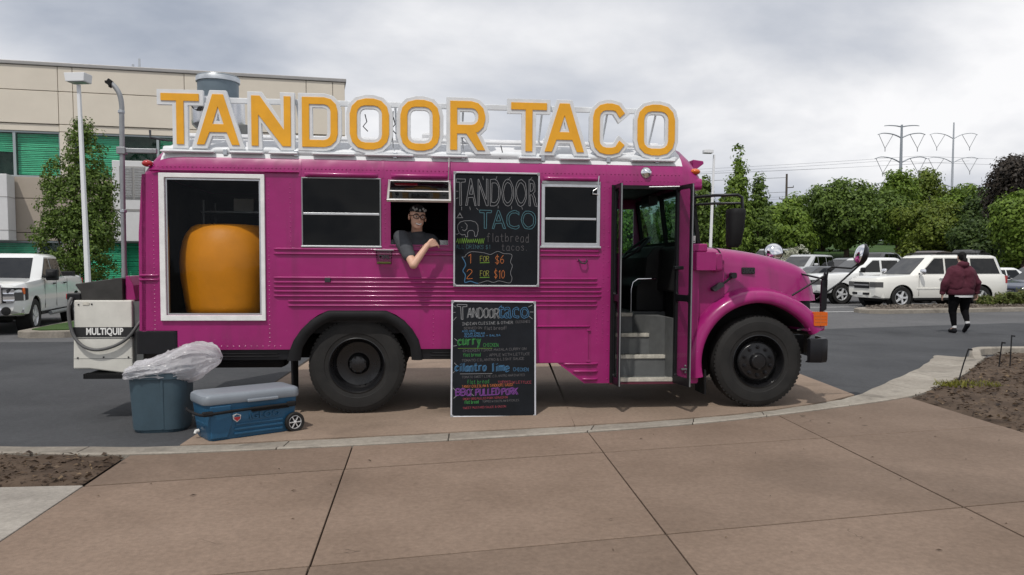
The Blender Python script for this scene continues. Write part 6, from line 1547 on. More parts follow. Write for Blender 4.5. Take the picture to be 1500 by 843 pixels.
# ------------------------------------------------------------------ cars
CAR = {}
def car_spec(kind):
    S = dict(
     suv=dict(L=5.35, W=2.0, H=1.97, R=0.40, gc=0.34, xf=1.72, xr=-1.55, top=[(2.675, 0.99), (2.60, 1.10), (2.3, 1.17), (1.25, 1.23), (1.1, 1.24), (-2.55, 1.26), (-2.675, 1.20)], belt=1.22, gh=(1.28, -2.58, 0.55, -2.34), doors=((0.98, -0.02), (-0.10, -1.05), (-1.15, -2.42)), seams=(1.05, -0.06, -1.10)),
     pickup=dict(L=5.95, W=2.02, H=1.90, R=0.40, gc=0.42, xf=1.95, xr=-1.85, top=[(2.975, 1.0), (2.90, 1.16), (2.5, 1.22), (1.45, 1.27), (1.2, 1.29), (-0.95, 1.29), (-1.0, 1.30), (-2.97, 1.30), (-2.975, 1.2)], belt=1.26, gh=(1.45, -0.98, 0.72, -0.80), doors=((1.12, 0.22), (0.12, -0.78)), seams=(1.20, 0.17, -0.90), bed=(-1.05, -2.90)),
     sedan=dict(L=4.75, W=1.82, H=1.46, R=0.33, gc=0.22, xf=1.42, xr=-1.35, top=[(2.375, 0.62), (2.28, 0.72), (1.9, 0.82), (1.05, 0.94), (0.8, 0.95), (-1.5, 0.99), (-2.2, 1.0), (-2.34, 0.95), (-2.375, 0.85)], belt=0.92, gh=(1.05, -1.80, 0.18, -1.05), doors=((0.62, -0.26), (-0.34, -1.15)), seams=(0.78, -0.30, -1.20)),
     van=dict(L=4.95, W=1.95, H=1.74, R=0.34, gc=0.24, xf=1.55, xr=-1.45, top=[(2.475, 0.70), (2.38, 0.82), (2.0, 0.95), (1.45, 1.04), (1.2, 1.05), (-2.35, 1.08), (-2.475, 1.0)], belt=1.03, gh=(1.60, -2.42, 0.45, -2.20), doors=((0.85, 0.02), (-0.06, -1.05), (-1.14, -2.15)), seams=(0.95, -0.02, -1.10)),
     cross=dict(L=4.6, W=1.86, H=1.66, R=0.36, gc=0.27, xf=1.38, xr=-1.32, top=[(2.30, 0.75), (2.22, 0.90), (1.85, 1.0), (1.0, 1.06), (0.8, 1.07), (-2.15, 1.10), (-2.30, 1.0)], belt=1.05, gh=(1.08, -2.22, 0.30, -1.85), doors=((0.66, -0.24), (-0.32, -1.18), (-1.26, -1.95)), seams=(0.82, -0.28, -1.24)))
    return S[kind]
def car_meshes(kind):
    if kind in CAR: return CAR[kind]
    s = car_spec(kind); L_, W_, H_, R_ = s['L'], s['W'], s['H'], s['R']; hw0 = W_ / 2
    top = sorted(s['top']); P = {}
    xs_ = sorted(set([round(x, 3) for x in list(np.linspace(-L_ / 2, L_ / 2, 46)) + [t[0] for t in top] + [L_ / 2 - .03, L_ / 2 - .1, -L_ / 2 + .03, -L_ / 2 + .1]]))
    rings = []
    for x in xs_:
        q = max(0.0, (abs(x) - (L_ / 2 - 0.55)) / 0.55); hw = hw0 * (1 - (0.17 if x > 0 else 0.09) * q ** 2.4)
        zt = ipl(x, top); zb = s['gc'] + 0.10 * q ** 3
        half = [(0, zb), (hw - .14, zb), (hw - .04, zb + .05), (hw - .012, zb + .16), (hw, zb + .42 * (zt - zb)), (hw - .006, zb + .68 * (zt - zb)), (hw - .028, zt - .10), (hw - .065, zt - .03), (hw - .13, zt - .004), (hw * .5, zt + .012), (0, zt + .02)]
        rings.append([Vector((x, y, z)) for y, z in half] + [Vector((x, -y, z)) for y, z in half[-2:0:-1]])
    bm_ = MB().loft(rings).mesh('b')
    cut = []
    for x in (s['xf'], s['xr']):
        for sy in (-1, 1):
            cut.append(MB().lathe([(0, 0), (R_ * 1.17, 0), (R_ * 1.17, 0.32), (0, 0.32)], 36, Matrix.Translation((x, sy * (hw0 + .05), R_ + 0.01)) @ Matrix.Rotation(R(90 * sy), 4, 'X')).mesh('c', weld=1e-5))
    if 'bed' in s: cut.append(MB().box(s['bed'][1], s['bed'][0], -hw0 + .13, hw0 - .13, 0.85, 2.0).mesh('c'))
    body = boolean_cut(bm_, cut, kind + '_body'); body.shade_smooth(); body.set_sharp_from_angle(angle=R(32)); body.materials.clear()
    P['body'] = body
    # cabin
    xb0, xb1, xt0, xt1 = s['gh']; zb, zr = s['belt'] - .02, H_; wb, wr = hw0 - .075, hw0 - (.20 if H_ > 1.6 else .27)
    rings = []
    for t, z in ((0, zb), (0.5, zb + (zr - .09 - zb) * .5), (1, zr - .09)):
        w = wb + (wr - wb) * t; x0 = xb0 + (xt0 - xb0) * t; x1 = xb1 + (xt1 - xb1) * t
        rings.append([(x0, w * .80), (x0 - .22, w), (x1 + .16, w), (x1, w * .86)]); rings[-1] = [Vector((x, y, z)) for x, y in rings[-1]] + [Vector((x, -y, z)) for x, y in rings[-1][::-1]]
    for ins, z in ((.05, zr - .045), (.13, zr - .012), (.32, zr)):
        rings.append([Vector((x, y, z)) for x, y in [(xt0 - ins, (wr - ins) * .80), (xt0 - .22 - ins, wr - ins), (xt1 + .16 + ins, wr - ins), (xt1 + ins, (wr - ins) * .86)]]); r_ = rings[-1]
        rings[-1] = r_ + [Vector((p.x, -p.y, p.z)) for p in r_[::-1]]
    P['cabin'] = MB().loft(rings).mesh(kind + '_cabin', smooth=25)
    # side glass on the cabin's sloped side plane
    def sp_(x, t, off, sy):
        w = wb + (wr - wb) * t; z = zb + (zr - .09 - zb) * t
        return Vector((x, sy * (w + off), z + off * .3))
    for sy in (-1, 1):
        for k, (xa, xb_) in enumerate(s['doors']):
            lo, hi = 0.10, 0.93
            fx = lambda x, t: x
            q = []
            xl = xb0 - .22 + (xt0 - xb0) * 1; 
            for x, t in ((xa, lo), (xb_, lo), (xb_, hi), (xa, hi)):
                lim0 = xb0 + (xt0 - xb0) * t - .27; lim1 = xb1 + (xt1 - xb1) * t + .22
                q.append((max(min(x, lim0), lim1), t))
            m_ = MB()
            vs = [sp_(x, t, 0.012, sy) for x, t in q] + [sp_(x, t, -0.02, sy) for x, t in q]
            m_.add(vs, [(0, 1, 2, 3), (4, 7, 6, 5), (0, 4, 5, 1), (1, 5, 6, 2), (2, 6, 7, 3), (3, 7, 4, 0)])
            P['side_%d_%d' % (sy, k)] = m_.mesh('window', None)
    def slope_pane(x0, x1, wA, sgn):
        t0, t1 = 0.07, 0.95; vs = []
        for off in (0.012, -0.02):
            for t in (t0, t1):
                w = (wb + (wr - wb) * t) * wA - .008; x = x0 + (x1 - x0) * t; z = zb + (zr - .09 - zb) * t
                vs += [Vector((x + sgn * off, -w, z + off * .6)), Vector((x + sgn * off, w, z + off * .6))]
        return MB().add(vs, [(0, 1, 3, 2), (4, 6, 7, 5), (0, 4, 5, 1), (2, 3, 7, 6), (0, 2, 6, 4), (1, 5, 7, 3)]).mesh('w')
    P['windshield'] = slope_pane(xb0, xt0, .80, 1); P['rear_window'] = slope_pane(xb1, xt1, .86, -1)
    M = Matrix.Rotation(R(90), 4, 'X')
    P['tyre'] = MB().lathe([(R_ * .64, -.10), (R_ * .92, -.115), (R_ * .985, -.09), (R_, -.04), (R_, .04), (R_ * .985, .09), (R_ * .92, .115), (R_ * .66, .105), (R_ * .64, .08)], 32, M, closed_prof=True).mesh('wheel', 35)
    rm = MB().lathe([(R_ * .66, .085), (R_ * .62, .095), (R_ * .58, .05), (R_ * .50, .03), (R_ * .2, .05), (0, .06)], 28, M)
    for j in range(5):
        rm.box(R_ * .12, R_ * .62, -.035, .035, .05, .092, M @ Matrix.Rotation(R(72 * j), 4, 'Z'))
    rm.lathe([(0.0, .10), (.05, .098), (.055, .05)], 14, M)
    P['rim'] = rm.mesh('rim', 30)
    P['rimback'] = MB().lathe([(0, .045), (R_ * .56, .045)], 20, M).mesh('rb')
    zf = ipl(L_ / 2, top); xf_ = L_ / 2; g = s['gc']
    big = kind in ('suv', 'pickup')
    # front: lamps follow the rounded corner
    def corner(side_y, z0, z1, x_in, wrap, fwd=1):
        pts = []; sgn = 1 if fwd > 0 else -1
        def surf(x, off): 
            q = max(0.0, (abs(x) - (L_ / 2 - 0.55)) / 0.55); return (hw0 * (1 - (0.17 if x > 0 else .09) * q ** 2.4) + off)
        rings = []
        for x in np.linspace(xf_ - wrap, xf_ - 0.005, 5): rings.append((sgn * x, surf(sgn * x, .006)))
        rings.append((sgn * (xf_ + 0.014), surf(sgn * xf_, .0) - .008)); rings.append((sgn * (xf_ + 0.02), x_in))
        R_l = []
        for x, y in rings:
            yy = side_y * y; R_l.append([Vector((x, yy, z0)), Vector((x, yy, z1)), Vector((x - sgn * .03, yy * .93, z1)), Vector((x - sgn * .03, yy * .93, z0))])
        return MB().loft(R_l).mesh('lamp', 40)
    lz0, lz1 = (zf - .21, zf - .02) if big else (zf - .12, zf - .01)
    for sy in (-1, 1):
        P['head_%d' % sy] = corner(sy, lz0, lz1, hw0 * .50 if big else hw0 * .52, .22)
        tz0, tz1 = (1.0, 1.42) if kind == 'suv' else ((0.92, 1.22) if big else (ipl(-L_ / 2 + .1, top) - .22, ipl(-L_ / 2 + .1, top) - .06))
        P['tail_%d' % sy] = corner(sy, tz0 if kind != 'suv' else .92, min(tz1, ipl(-L_ / 2 + .05, top) - .03), hw0 * .72, .10, -1)
    P['grille'] = MB().prism([rrect(-hw0 * .46, hw0 * .46, lz0 - (.05 if big else .04), lz1 - .005, .03)], lambda a, b, d: Vector((xf_ + d, a, b)), -.02, .022).mesh('g')
    gb = MB().box(xf_ + .018, xf_ + .034, -hw0 * .46, hw0 * .46, (lz0 + lz1) / 2 - .045, (lz0 + lz1) / 2 + .005)
    P['grille_bar'] = gb.mesh('gb')
    P['lower_grille'] = MB().prism([rrect(-hw0 * .50, hw0 * .50, g + .15, g + .235, .03)], lambda a, b, d: Vector((xf_ + d, a, b)), -.02, .068).mesh('lg')
    bz = g + .10 if not big else g + .03
    rr_ = []
    for y in np.linspace(-1, 1, 13):
        xx = xf_ + .055 - .30 * abs(y) ** 3.2; rr_.append([Vector((xx - .10, y * hw0 * .93, bz + .02)), Vector((xx, y * hw0 * .95, bz + .02)), Vector((xx + .012, y * hw0 * .95, bz + .10)), Vector((xx, y * hw0 * .95, bz + .20)), Vector((xx - .10, y * hw0 * .93, bz + .22))])
    P['bumper'] = MB().loft(rr_).mesh('bumper', 40)
    P['rear_bumper'] = MB().loft([[Vector((-p.x - (0.03), p.y, p.z + .06)) for p in r] for r in rr_]).mesh('bumper', 40)
    P['handle'] = MB().box(-.09, .09, -.018, .018, -.014, .014).mesh('h')
    mm = MB(); mm.loft([[Vector((x, p[0], p[1])) for p in rrect(-.12 * k, .12 * k, -.075 * k * (1.35 if big else 1), .085 * k * (1.3 if big else 1), .05 * k, 3)] for x, k in ((-.05, .9), (-.03, 1.0), (.02, .95), (.06, .70), (.08, .4))]); P['mirror'] = mm.mesh('mirror', 50)
    P['plate'] = MB().box(xf_ + .06, xf_ + .076, -.16, .16, bz + .10, bz + .21).mesh('p')
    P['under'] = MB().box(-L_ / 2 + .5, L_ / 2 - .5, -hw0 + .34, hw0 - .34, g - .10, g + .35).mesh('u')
    P['rocker'] = MB().box(s['xr'] + R_ * 1.25, s['xf'] - R_ * 1.25, -hw0 + .03, hw0 - .03, g - .03, g + .05).mesh('r')
    P['seam'] = MB().box(-.005, .005, -.004, .004, g + .12, s['belt'] - .02).mesh('s')
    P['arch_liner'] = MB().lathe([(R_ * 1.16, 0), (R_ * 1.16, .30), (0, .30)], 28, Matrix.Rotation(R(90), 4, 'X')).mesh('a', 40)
    CAR[kind] = (s, P)
    return CAR[kind]
def car(name, label, loc, heading, kind, paint, group=None, detail=2, rim='rim_alloy', scale=1.0, bumper=None, mirror=None):
    s, P = car_meshes(kind); hw0 = s['W'] / 2
    e = empty(name, loc, heading, label, name.split('_')[-1] if name.split('_')[-1] in ('pickup', 'sedan', 'minivan', 'suv') else 'car', group)
    e.scale = (scale,) * 3
    bd = place('body', P['body'], paint, e); place('cabin', P['cabin'], paint, e)
    place('windshield', P['windshield'], 'car_windshield', e); place('rear_window', P['rear_window'], 'car_glass', e)
    for k in P:
        if k.startswith('side_'): place('window', P[k], 'car_glass', e)
    for sy in (-1, 1):
        place('headlight', P['head_%d' % sy], 'headlight', e); place('tail_light', P['tail_%d' % sy], 'red_lens', e)
        for x in (s['xf'], s['xr']):
            t = place('wheel', P['tyre'], 'tyre', e); t.location = (x, sy * (hw0 - .125), s['R']); t.rotation_euler = (0, 0, 0 if sy < 0 else math.pi)
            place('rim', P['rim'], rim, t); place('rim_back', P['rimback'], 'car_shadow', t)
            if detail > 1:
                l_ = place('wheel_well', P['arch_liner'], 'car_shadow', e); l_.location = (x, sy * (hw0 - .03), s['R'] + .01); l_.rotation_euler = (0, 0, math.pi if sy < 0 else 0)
    place('grille', P['grille'], 'car_trim', e); place('underbody', P['under'], 'car_shadow', e); place('rocker', P['rocker'], 'car_trim', e)
    place('lower_grille', P['lower_grille'], 'car_trim', e)
    if detail > 0:
        place('front_bumper', P['bumper'], bumper or paint, e); place('rear_bumper', P['rear_bumper'], bumper or paint, e)
        for sy in (-1, 1):
            m_ = place('mirror', P['mirror'], mirror or paint, e); m_.location = (s['doors'][0][0] + .02, sy * (hw0 + .12), s['belt'] + .12)
            MB().box(-.03, .03, -.10, .10, -.02, .02).build('mirror_stalk', 'car_trim', m_).location = (0, -sy * .10, -.06)
    if detail > 1:
        place('grille_bar', P['grille_bar'], 'chrome', e); place('plate', P['plate'], 'print_white', e)
        for sy in (-1, 1):
            for k, x in enumerate(s['seams']):
                q = place('door_seam', P['seam'], 'car_trim', e); q.location = (x, sy * (hw0 - .004), 0)
            for xa, xb_ in s['doors'][:2]:
                q = place('door_handle', P['handle'], 'chrome' if kind == 'suv' else 'car_trim', e); q.location = (xb_ + .16, sy * (hw0 + .012), s['belt'] - .13)
    return e
def gzc(x, y): return gz(x, y)
# near vehicles
sv = car('white_suv', 'pearl white full-size SUV parked behind the kerbed gravel island', (15.75, 29.85, -0.03), R(189.4), 'suv', 'car_pearl', mirror='chrome')
for sy in (-1, 1):
    MB().tube([(0.35, sy * .68, 2.0), (0.25, sy * .68, 2.03), (-2.0, sy * .68, 2.03), (-2.1, sy * .68, 1.99)], 0.022, 6).build('roof_rail', 'car_trim', sv)
    MB().box(-1.05, 1.15, sy * 1.0 - .012, sy * 1.0 + .012, 0.70, 0.76).build('side_moulding', 'car_pearl', sv, bevel=0.006)
pk2 = car('white_pickup', 'white extended-cab pickup truck parked behind the pearl white SUV', (15.2, 33.25, -0.03), R(189.4), 'pickup', 'car_white', mirror='car_trim')
pk1 = car('white_pickup', 'white crew-cab pickup truck with chrome bumper facing the drive near the building', (-12.95, 20.45, -0.03), math.atan2(-6.0, 1.75), 'pickup', 'car_white', bumper='chrome', mirror='car_trim')
for sy in (-1, 1):
    MB().box(0.95, 1.15, sy * 1.14 - .13, sy * 1.14 + .13, 1.22, 1.50).build('tow_mirror', 'car_trim', pk1, bevel=0.03)
    MB().tube([(1.05, sy * 0.95, 1.30), (1.05, sy * 1.1, 1.30)], .025, 6).build('mirror_arm', 'car_trim', pk1)
    MB().tube([(1.0, sy * 1.06, 0.40), (-0.7, sy * 1.06, 0.40)], 0.05, 8).build('running_board', 'steel_grey', pk1)
    MB().box(2.66, 2.76, sy * .955 - .03, sy * .955 + .03, 0.93, 1.08).build('turn_signal', 'amber', pk1, bevel=.01)
    MB().lathe([(0.0, .03), (.09, .02), (.10, 0)], 18, Matrix.Translation((3.03, sy * .68, .56)) @ Matrix.Rotation(R(90), 4, 'Y')).build('fog_lamp', 'car_trim', pk1)
for sy in (-1, 1):
    hl = MB().prism([[(sy * .61, 0.74), (sy * .80, 0.75), (sy * .90, 0.77), (sy * .985, 0.80), (sy * .985, 1.07), (sy * .90, 1.085), (sy * .80, 1.09), (sy * .61, 1.10)]], lambda a, b, d: Vector((2.995 - (0.42 * max(0.0, (abs(a) - .80) / .2) ** 1.6) + d, a * (1.0 + .02 * (abs(a) > .9)), b)), -.10, .035).build('headlight', 'print_grey', pk1, bevel=.01)
    MB().prism([rrect(sy * .74 - .11, sy * .74 + .11, 0.95, 1.065, .03)], lambda a, b, d: Vector((2.995 - (0.42 * max(0.0, (abs(a) - .80) / .2) ** 1.6) + d, a * (1.0 + .02 * (abs(a) > .9)), b)), .03, .05).build('lens', 'chrome', hl)
    MB().prism([rrect(sy * .74 - .11, sy * .74 + .11, 0.79, 0.92, .03)], lambda a, b, d: Vector((2.995 - (0.42 * max(0.0, (abs(a) - .80) / .2) ** 1.6) + d, a * (1.0 + .02 * (abs(a) > .9)), b)), .03, .05).build('lens', 'chrome', hl)
MB().prism([rrect(-.60, .60, .72, 1.16, .05)], lambda a, b, d: Vector((2.985 + d, a, b)), -.05, .04).build('grille_surround', 'chrome', pk1, bevel=.02)
MB().prism([rrect(-.54, .54, .76, 1.12, .04)], lambda a, b, d: Vector((2.985 + d, a, b)), .03, .045).build('grille_mesh', 'car_trim', pk1)
for z in (0.80, 0.90, 1.00): MB().box(3.02, 3.05, -.55, .55, z, z + .045).build('grille_bar', 'chrome', pk1, bevel=.01)
MB().box(-2.3, -1.9, 0.3, 0.9, 1.0, 1.42).build('tool_box', 'car_trim', pk1, bevel=.02)
# parking rows behind
GRP = 'cars parked in the rows behind the SUV'
lot = [('dark_sedan', 'glossy navy sedan parked beyond the shrubs of the gravel island', 22.6, 33.6, 205, 'sedan', 'car_navy', 2),
 ('white_sedan', 'white sedan parked between the SUV and the red sedan', 23.2, 38.2, 190, 'sedan', 'car_white', 1),
 ('red_sedan', 'dark red sedan parked behind the navy sedan', 27.6, 41.5, 197, 'sedan', 'car_red', 1),
 ('white_minivan', 'long white van roof showing between the white pickup and the SUV', 19.2, 36.6, 189, 'van', 'car_white', 1),
 ('brown_suv', 'brownish dark SUV in the far parking row under the grass bank', 26.6, 50.5, 215, 'cross', 'car_brown', 1),
 ('black_suv', 'black SUV with pale windshield in the far parking row', 30.2, 52.5, 215, 'cross', 'car_black', 1),
 ('blue_suv', 'light blue SUV high up on the grass bank under the trees', 48.6, 83.5, 190, 'cross', 'car_blue', 1),
 ('silver_minivan', 'silver minivan parked under the big round tree', 16.9, 45.5, 225, 'van', 'car_silver', 1),
 ('dark_red_sedan', 'dark red sedan parked beside the silver minivan', 14.9, 48.0, 225, 'sedan', 'car_red', 1),
 ('black_sedan', 'black sedan parked in front of the silver minivan', 15.6, 40.6, 200, 'sedan', 'car_black', 1),
 ('grey_sedan', 'grey sedan parked behind the white pickup', 19.6, 46.5, 222, 'sedan', 'car_grey', 1),
 ('black_suv', 'black SUV parked between the grey sedan and the silver sedan', 22.3, 48.5, 222, 'cross', 'car_black', 1),
 ('silver_sedan', 'silver sedan in the far row beside the brown SUV', 24.6, 52.5, 215, 'sedan', 'car_silver', 1),
 ('navy_sedan', 'dark blue sedan in the far row beside the black SUV with pale windshield', 33.4, 54.5, 215, 'sedan', 'car_navy', 1),
 ('white_sedan', 'white sedan parked at the end of the row below the purple tree', 36.5, 54.0, 205, 'sedan', 'car_white', 1),
 ('grey_suv', 'grey SUV parked behind the black sedan near the poplars', 12.6, 52.0, 225, 'cross', 'car_grey', 1),
 ('silver_suv', 'silver SUV parked behind the silver minivan near the poplars', 17.5, 53.5, 225, 'cross', 'car_silver', 1)]
for nm, lab, x, y, hd_, kd, pc, dt in lot:
    car(nm, lab, (x, y, gz(x, y)), R(hd_), kd, pc, GRP, dt, scale=1.1 if nm == 'white_minivan' else 1.0)

# ------------------------------------------------------------------ office building on the left
BLD = empty('office_building', (-7.45, 35.0, -0.03), math.atan2(3.0, 11.75), 'two-storey cream office building with green blinds behind its strip windows', 'building')
SX0, SX1 = -34.0, 0.10                                   # wall runs along local -X from the right corner
GRW, WTH = 0.02, 0.35
BH = 9.72
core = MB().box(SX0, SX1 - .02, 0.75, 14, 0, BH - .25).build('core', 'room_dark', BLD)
vj = [SX0, -29.5, -24.9, -24.3, -19.7, -15.1, -14.5, -11.28, -10.74, -6.5, -5.95, -1.55, -0.42, SX1]
def wall_panel(x0, x1, z0, z1, m, proud=0.0, name='wall_panel'):
    return MB().box(x0 + GRW / 2, x1 - GRW / 2, -proud, WTH, z0 + .012, z1 - .012).build(name, m, BLD, bevel=0.015)
for a, b in zip(vj[:-1], vj[1:]):
    wall_panel(a, b, 8.60, BH - .12, 'bld_cream'); wall_panel(a, b, 7.28, 8.60, 'bld_cream')
    pil = b - a < 0.75
    wall_panel(a, b, 6.98, 7.28, 'bld_cream', proud=-.05 if not pil else 0)
    if pil or b > -0.5: wall_panel(a, b, 5.15, 6.98, 'bld_cream')
    wall_panel(a, b, 4.28, 5.15, 'bld_tan', -.03); wall_panel(a, b, 2.90, 4.28, 'bld_tan', -.03); wall_panel(a, b, 2.56, 2.90, 'bld_tan', -.03)
    if pil or b > -0.5: wall_panel(a, b, 0, 2.56, 'bld_tan', -.03)
MB().box(SX0, SX1 + .06, -.06, 14.0, BH - .12, BH + .03).build('parapet_cap', 'bld_cap', BLD, bevel=0.02)
MB().box(SX1 - .30, SX1 - .01, WTH + .01, 13.9, 0, BH - .13).build('end_wall', 'bld_cream', BLD)
MB().box(SX0, SX1 - .35, WTH + .02, 13.9, BH - .3, BH - .14).build('roof', 'bld_cap', BLD)
MB().box(-11.6, -9.8, 3.0, 5.0, BH, BH + .55).build('roof_unit', 'bld_cap', BLD, bevel=.03)
MB().tube([(-8.4, 1.0, BH), (-8.4, 1.0, BH + .62)], .05, 8).build('roof_pipe', 'galv', BLD)
MB().tube([(-8.65, 1.0, BH), (-8.65, 1.0, BH + .36)], .05, 8).build('roof_pipe', 'galv', BLD)
def strip_window(a, b, z0, z1, mull, blinds):
    f = MB().prism([rect(a + .01, b - .01, z0, z1)] + [rect(p + .05, q - .05, z0 + .06, z1 - .06) for p, q in zip([a] + mull, mull + [b])], side, 0.10, 0.20).build('window_frame', 'win_frame', BLD)
    for (p, q), bl in zip(zip([a] + mull, mull + [b]), blinds):
        MB().prism([rect(p + .05, q - .05, z0 + .06, z1 - .06)], side, 0.14, 0.15).build('window_pane', 'bld_glass', BLD)
        if bl > 0:
            zb = z1 - .06 - (z1 - z0 - .12) * bl; sl = MB(); rr = random.Random(int(p * 100))
            z = z1 - .08; k = 0
            while z > zb:
                t0, t1 = rr.uniform(-.012, .012), rr.uniform(-.012, .012)
                sl.add([(p + .07, .30, z + t0), (q - .07, .30, z + t1), (q - .07, .265, z - .064 + t1), (p + .07, .265, z - .064 + t0)], [(0, 1, 2, 3)]); z -= .075
            tag(sl.build('blind_slats', 'blind_green', BLD, normals=False), kind='stuff')
for a, b in zip(vj[:-1], vj[1:]):
    if b - a < .75 or b > -0.5: continue
    n_ = 2 if b - a < 4 else 3
    mull = [a + (b - a) * (k + 1) / n_ for k in range(n_ - 1)]
    if abs(b + 11.28) < .01: mull = [-12.95]; bls = [0.42, 1.0]
    elif abs(b + 6.5) < .01: mull = [-9.02, -7.6]; bls = [1.0, 0.0, 0.6]
    else: bls = [1.0, .5, 0.0][:len(mull) + 1]
    strip_window(a, b, 5.15, 6.98, mull, bls)
    if abs(b + 11.28) < .01: bls = [1.0, 0.0]; mull = [-12.2]
    elif abs(b + 6.5) < .01: bls = [1.0, 1.0, 1.0]
    strip_window(a, b, 0.55, 2.56, mull, bls)
    wall_panel(a, b, 0, 0.55, 'bld_tan', -.03)
# white fin at the left and white louvred bay beside the truck
MB().box(-15.2, -12.93, -.9, -.06, 2.56, 5.15).build('white_bay', 'bld_white', BLD, bevel=.02)
for z in (2.95, 4.25): MB().box(-15.21, -12.92, -.91, -.05, z, z + .02).build('bay_joint', 'bld_cap', BLD)
MB().box(-9.25, -6.9, -.5, -.04, 2.56, 5.85).build('white_bay', 'bld_white', BLD, bevel=.02)
MB().box(-9.26, -6.89, -.51, -.03, 3.78, 3.88).build('bay_joint', 'bld_cap', BLD)
lv = MB().box(-8.98, -8.0, -.515, -.45, 4.28, 5.62).build('louvre_panel', 'bld_cap', BLD)
for c0, c1 in ((-8.92, -8.50), (-8.42, -8.04)):
    for z in np.arange(4.34, 5.56, 0.105):
        MB().add([(c0, -.52, z), (c1, -.52, z), (c1, -.56, z + .055), (c0, -.56, z + .055), (c0, -.515, z + .06), (c1, -.515, z + .06)], [(0, 1, 2, 3), (3, 2, 5, 4)]).build('louvre_slat', 'bld_white', lv)

# ------------------------------------------------------------------ lamp posts
def lamp_post(loc, h, tilt, headdir, label, thin=1.0):
    e = empty('street_lamp', loc, 0, label, 'street lamp', 'parking lot lamps'); e.rotation_euler = (0, tilt, 0)
    MB().loft([[Vector((p[0], p[1], z)) for p in rrect(-r_, r_, -r_, r_, .02, 2)] for z, r_ in ((0.5, .075 * thin), (h - .15, .052 * thin))]).build('pole', 'lamp_white', e)
    MB().lathe([(0.0, .55), (0.20, .55), (0.21, .52), (0.21, -0.05)], 20).build('base', 'grey_concrete', e, smooth=40)
    hx = headdir
    MB().prism([[(-.30, h - .08), (.30, h - .08), (.34, h + .20), (-.34, h + .20)]] if not hx else [[(-.10 * hx - .30, h - .06), (-.10 * hx + .30, h - .06), (-.10 * hx + .30, h + .14), (-.10 * hx - .30, h + .14)]], side, -.25, .25).build('lamp_head', 'lamp_white', e, bevel=.02)
    MB().box(-.10 * (hx or 0) - .24, -.10 * (hx or 0) + .24, -.2, .2, h - .09 if not hx else h - .075, h - .06).build('lamp_lens', 'lamp_lens', e)
    return e
lamp_post((-14.02, 26.0, -0.03), 7.62, R(-1.0), 0, 'white square lamp post with box head in front of the cream building')
l2 = lamp_post((12.55, 50.0, gz(12.5, 50)), 8.0, R(1.5), 4.0, 'white lamp post rising behind the front of the truck', 1.2)

# ------------------------------------------------------------------ trees
def foliage(lobes, n, leaf, seed, clump=0.55, up=0.25, per=26, hole=0.0):
    """leaf faces in clumps spread through ellipsoid lobes"""
    g = np.random.default_rng(seed)
    vol = np.array([l[3] * l[4] * l[5] for l in lobes]) ** (2 / 3); vol = vol / vol.sum()
    nc = max(6, n // per)
    li = g.choice(len(lobes), nc, p=vol); Lb = np.array(lobes)[li]
    d = g.normal(size=(nc, 3)); d /= np.linalg.norm(d, axis=1)[:, None]
    r = g.uniform(0.35, 1.0, nc) ** 0.45 * g.normal(1.0, 0.07, nc)
    C = Lb[:, :3] + d * r[:, None] * Lb[:, 3:6]
    cr = clump * g.uniform(0.55, 1.35, nc)
    idx = np.repeat(np.arange(nc), per)
    m = len(idx)
    dd = g.normal(size=(m, 3)); dd /= np.linalg.norm(dd, axis=1)[:, None]; dd[:, 2] = dd[:, 2] * 0.75 + 0.15
    P = C[idx] + dd * (cr[idx] * g.uniform(0.3, 1.0, m) ** 0.5)[:, None]
    nrm = dd + d[idx] * 0.7 + g.normal(scale=0.45, size=(m, 3)); nrm[:, 2] += up; nrm /= np.linalg.norm(nrm, axis=1)[:, None]
    a = np.cross(nrm, g.normal(size=(m, 3))); a /= np.linalg.norm(a, axis=1)[:, None]; b = np.cross(nrm, a)
    s = leaf * g.uniform(0.6, 1.35, m)[:, None]
    V = np.empty((m, 4, 3)); V[:, 0] = P - a * s; V[:, 1] = P - b * s * 0.55 + nrm * s * .12; V[:, 2] = P + a * s; V[:, 3] = P + b * s * 0.55 + nrm * s * .12
    return V.reshape(-1, 3), m, C
def quads_mesh(name, V, m):
    me = bpy.data.meshes.new(name)
    me.vertices.add(len(V)); me.vertices.foreach_set('co', V.astype(np.float32).ravel())
    me.loops.add(m * 4); me.loops.foreach_set('vertex_index', np.arange(m * 4, dtype=np.int32))
    me.polygons.add(m); me.polygons.foreach_set('loop_start', np.arange(0, m * 4, 4, dtype=np.int32))
    try: me.polygons.foreach_set('loop_total', np.full(m, 4, dtype=np.int32))
    except Exception: pass
    me.update(calc_edges=True)
    return me
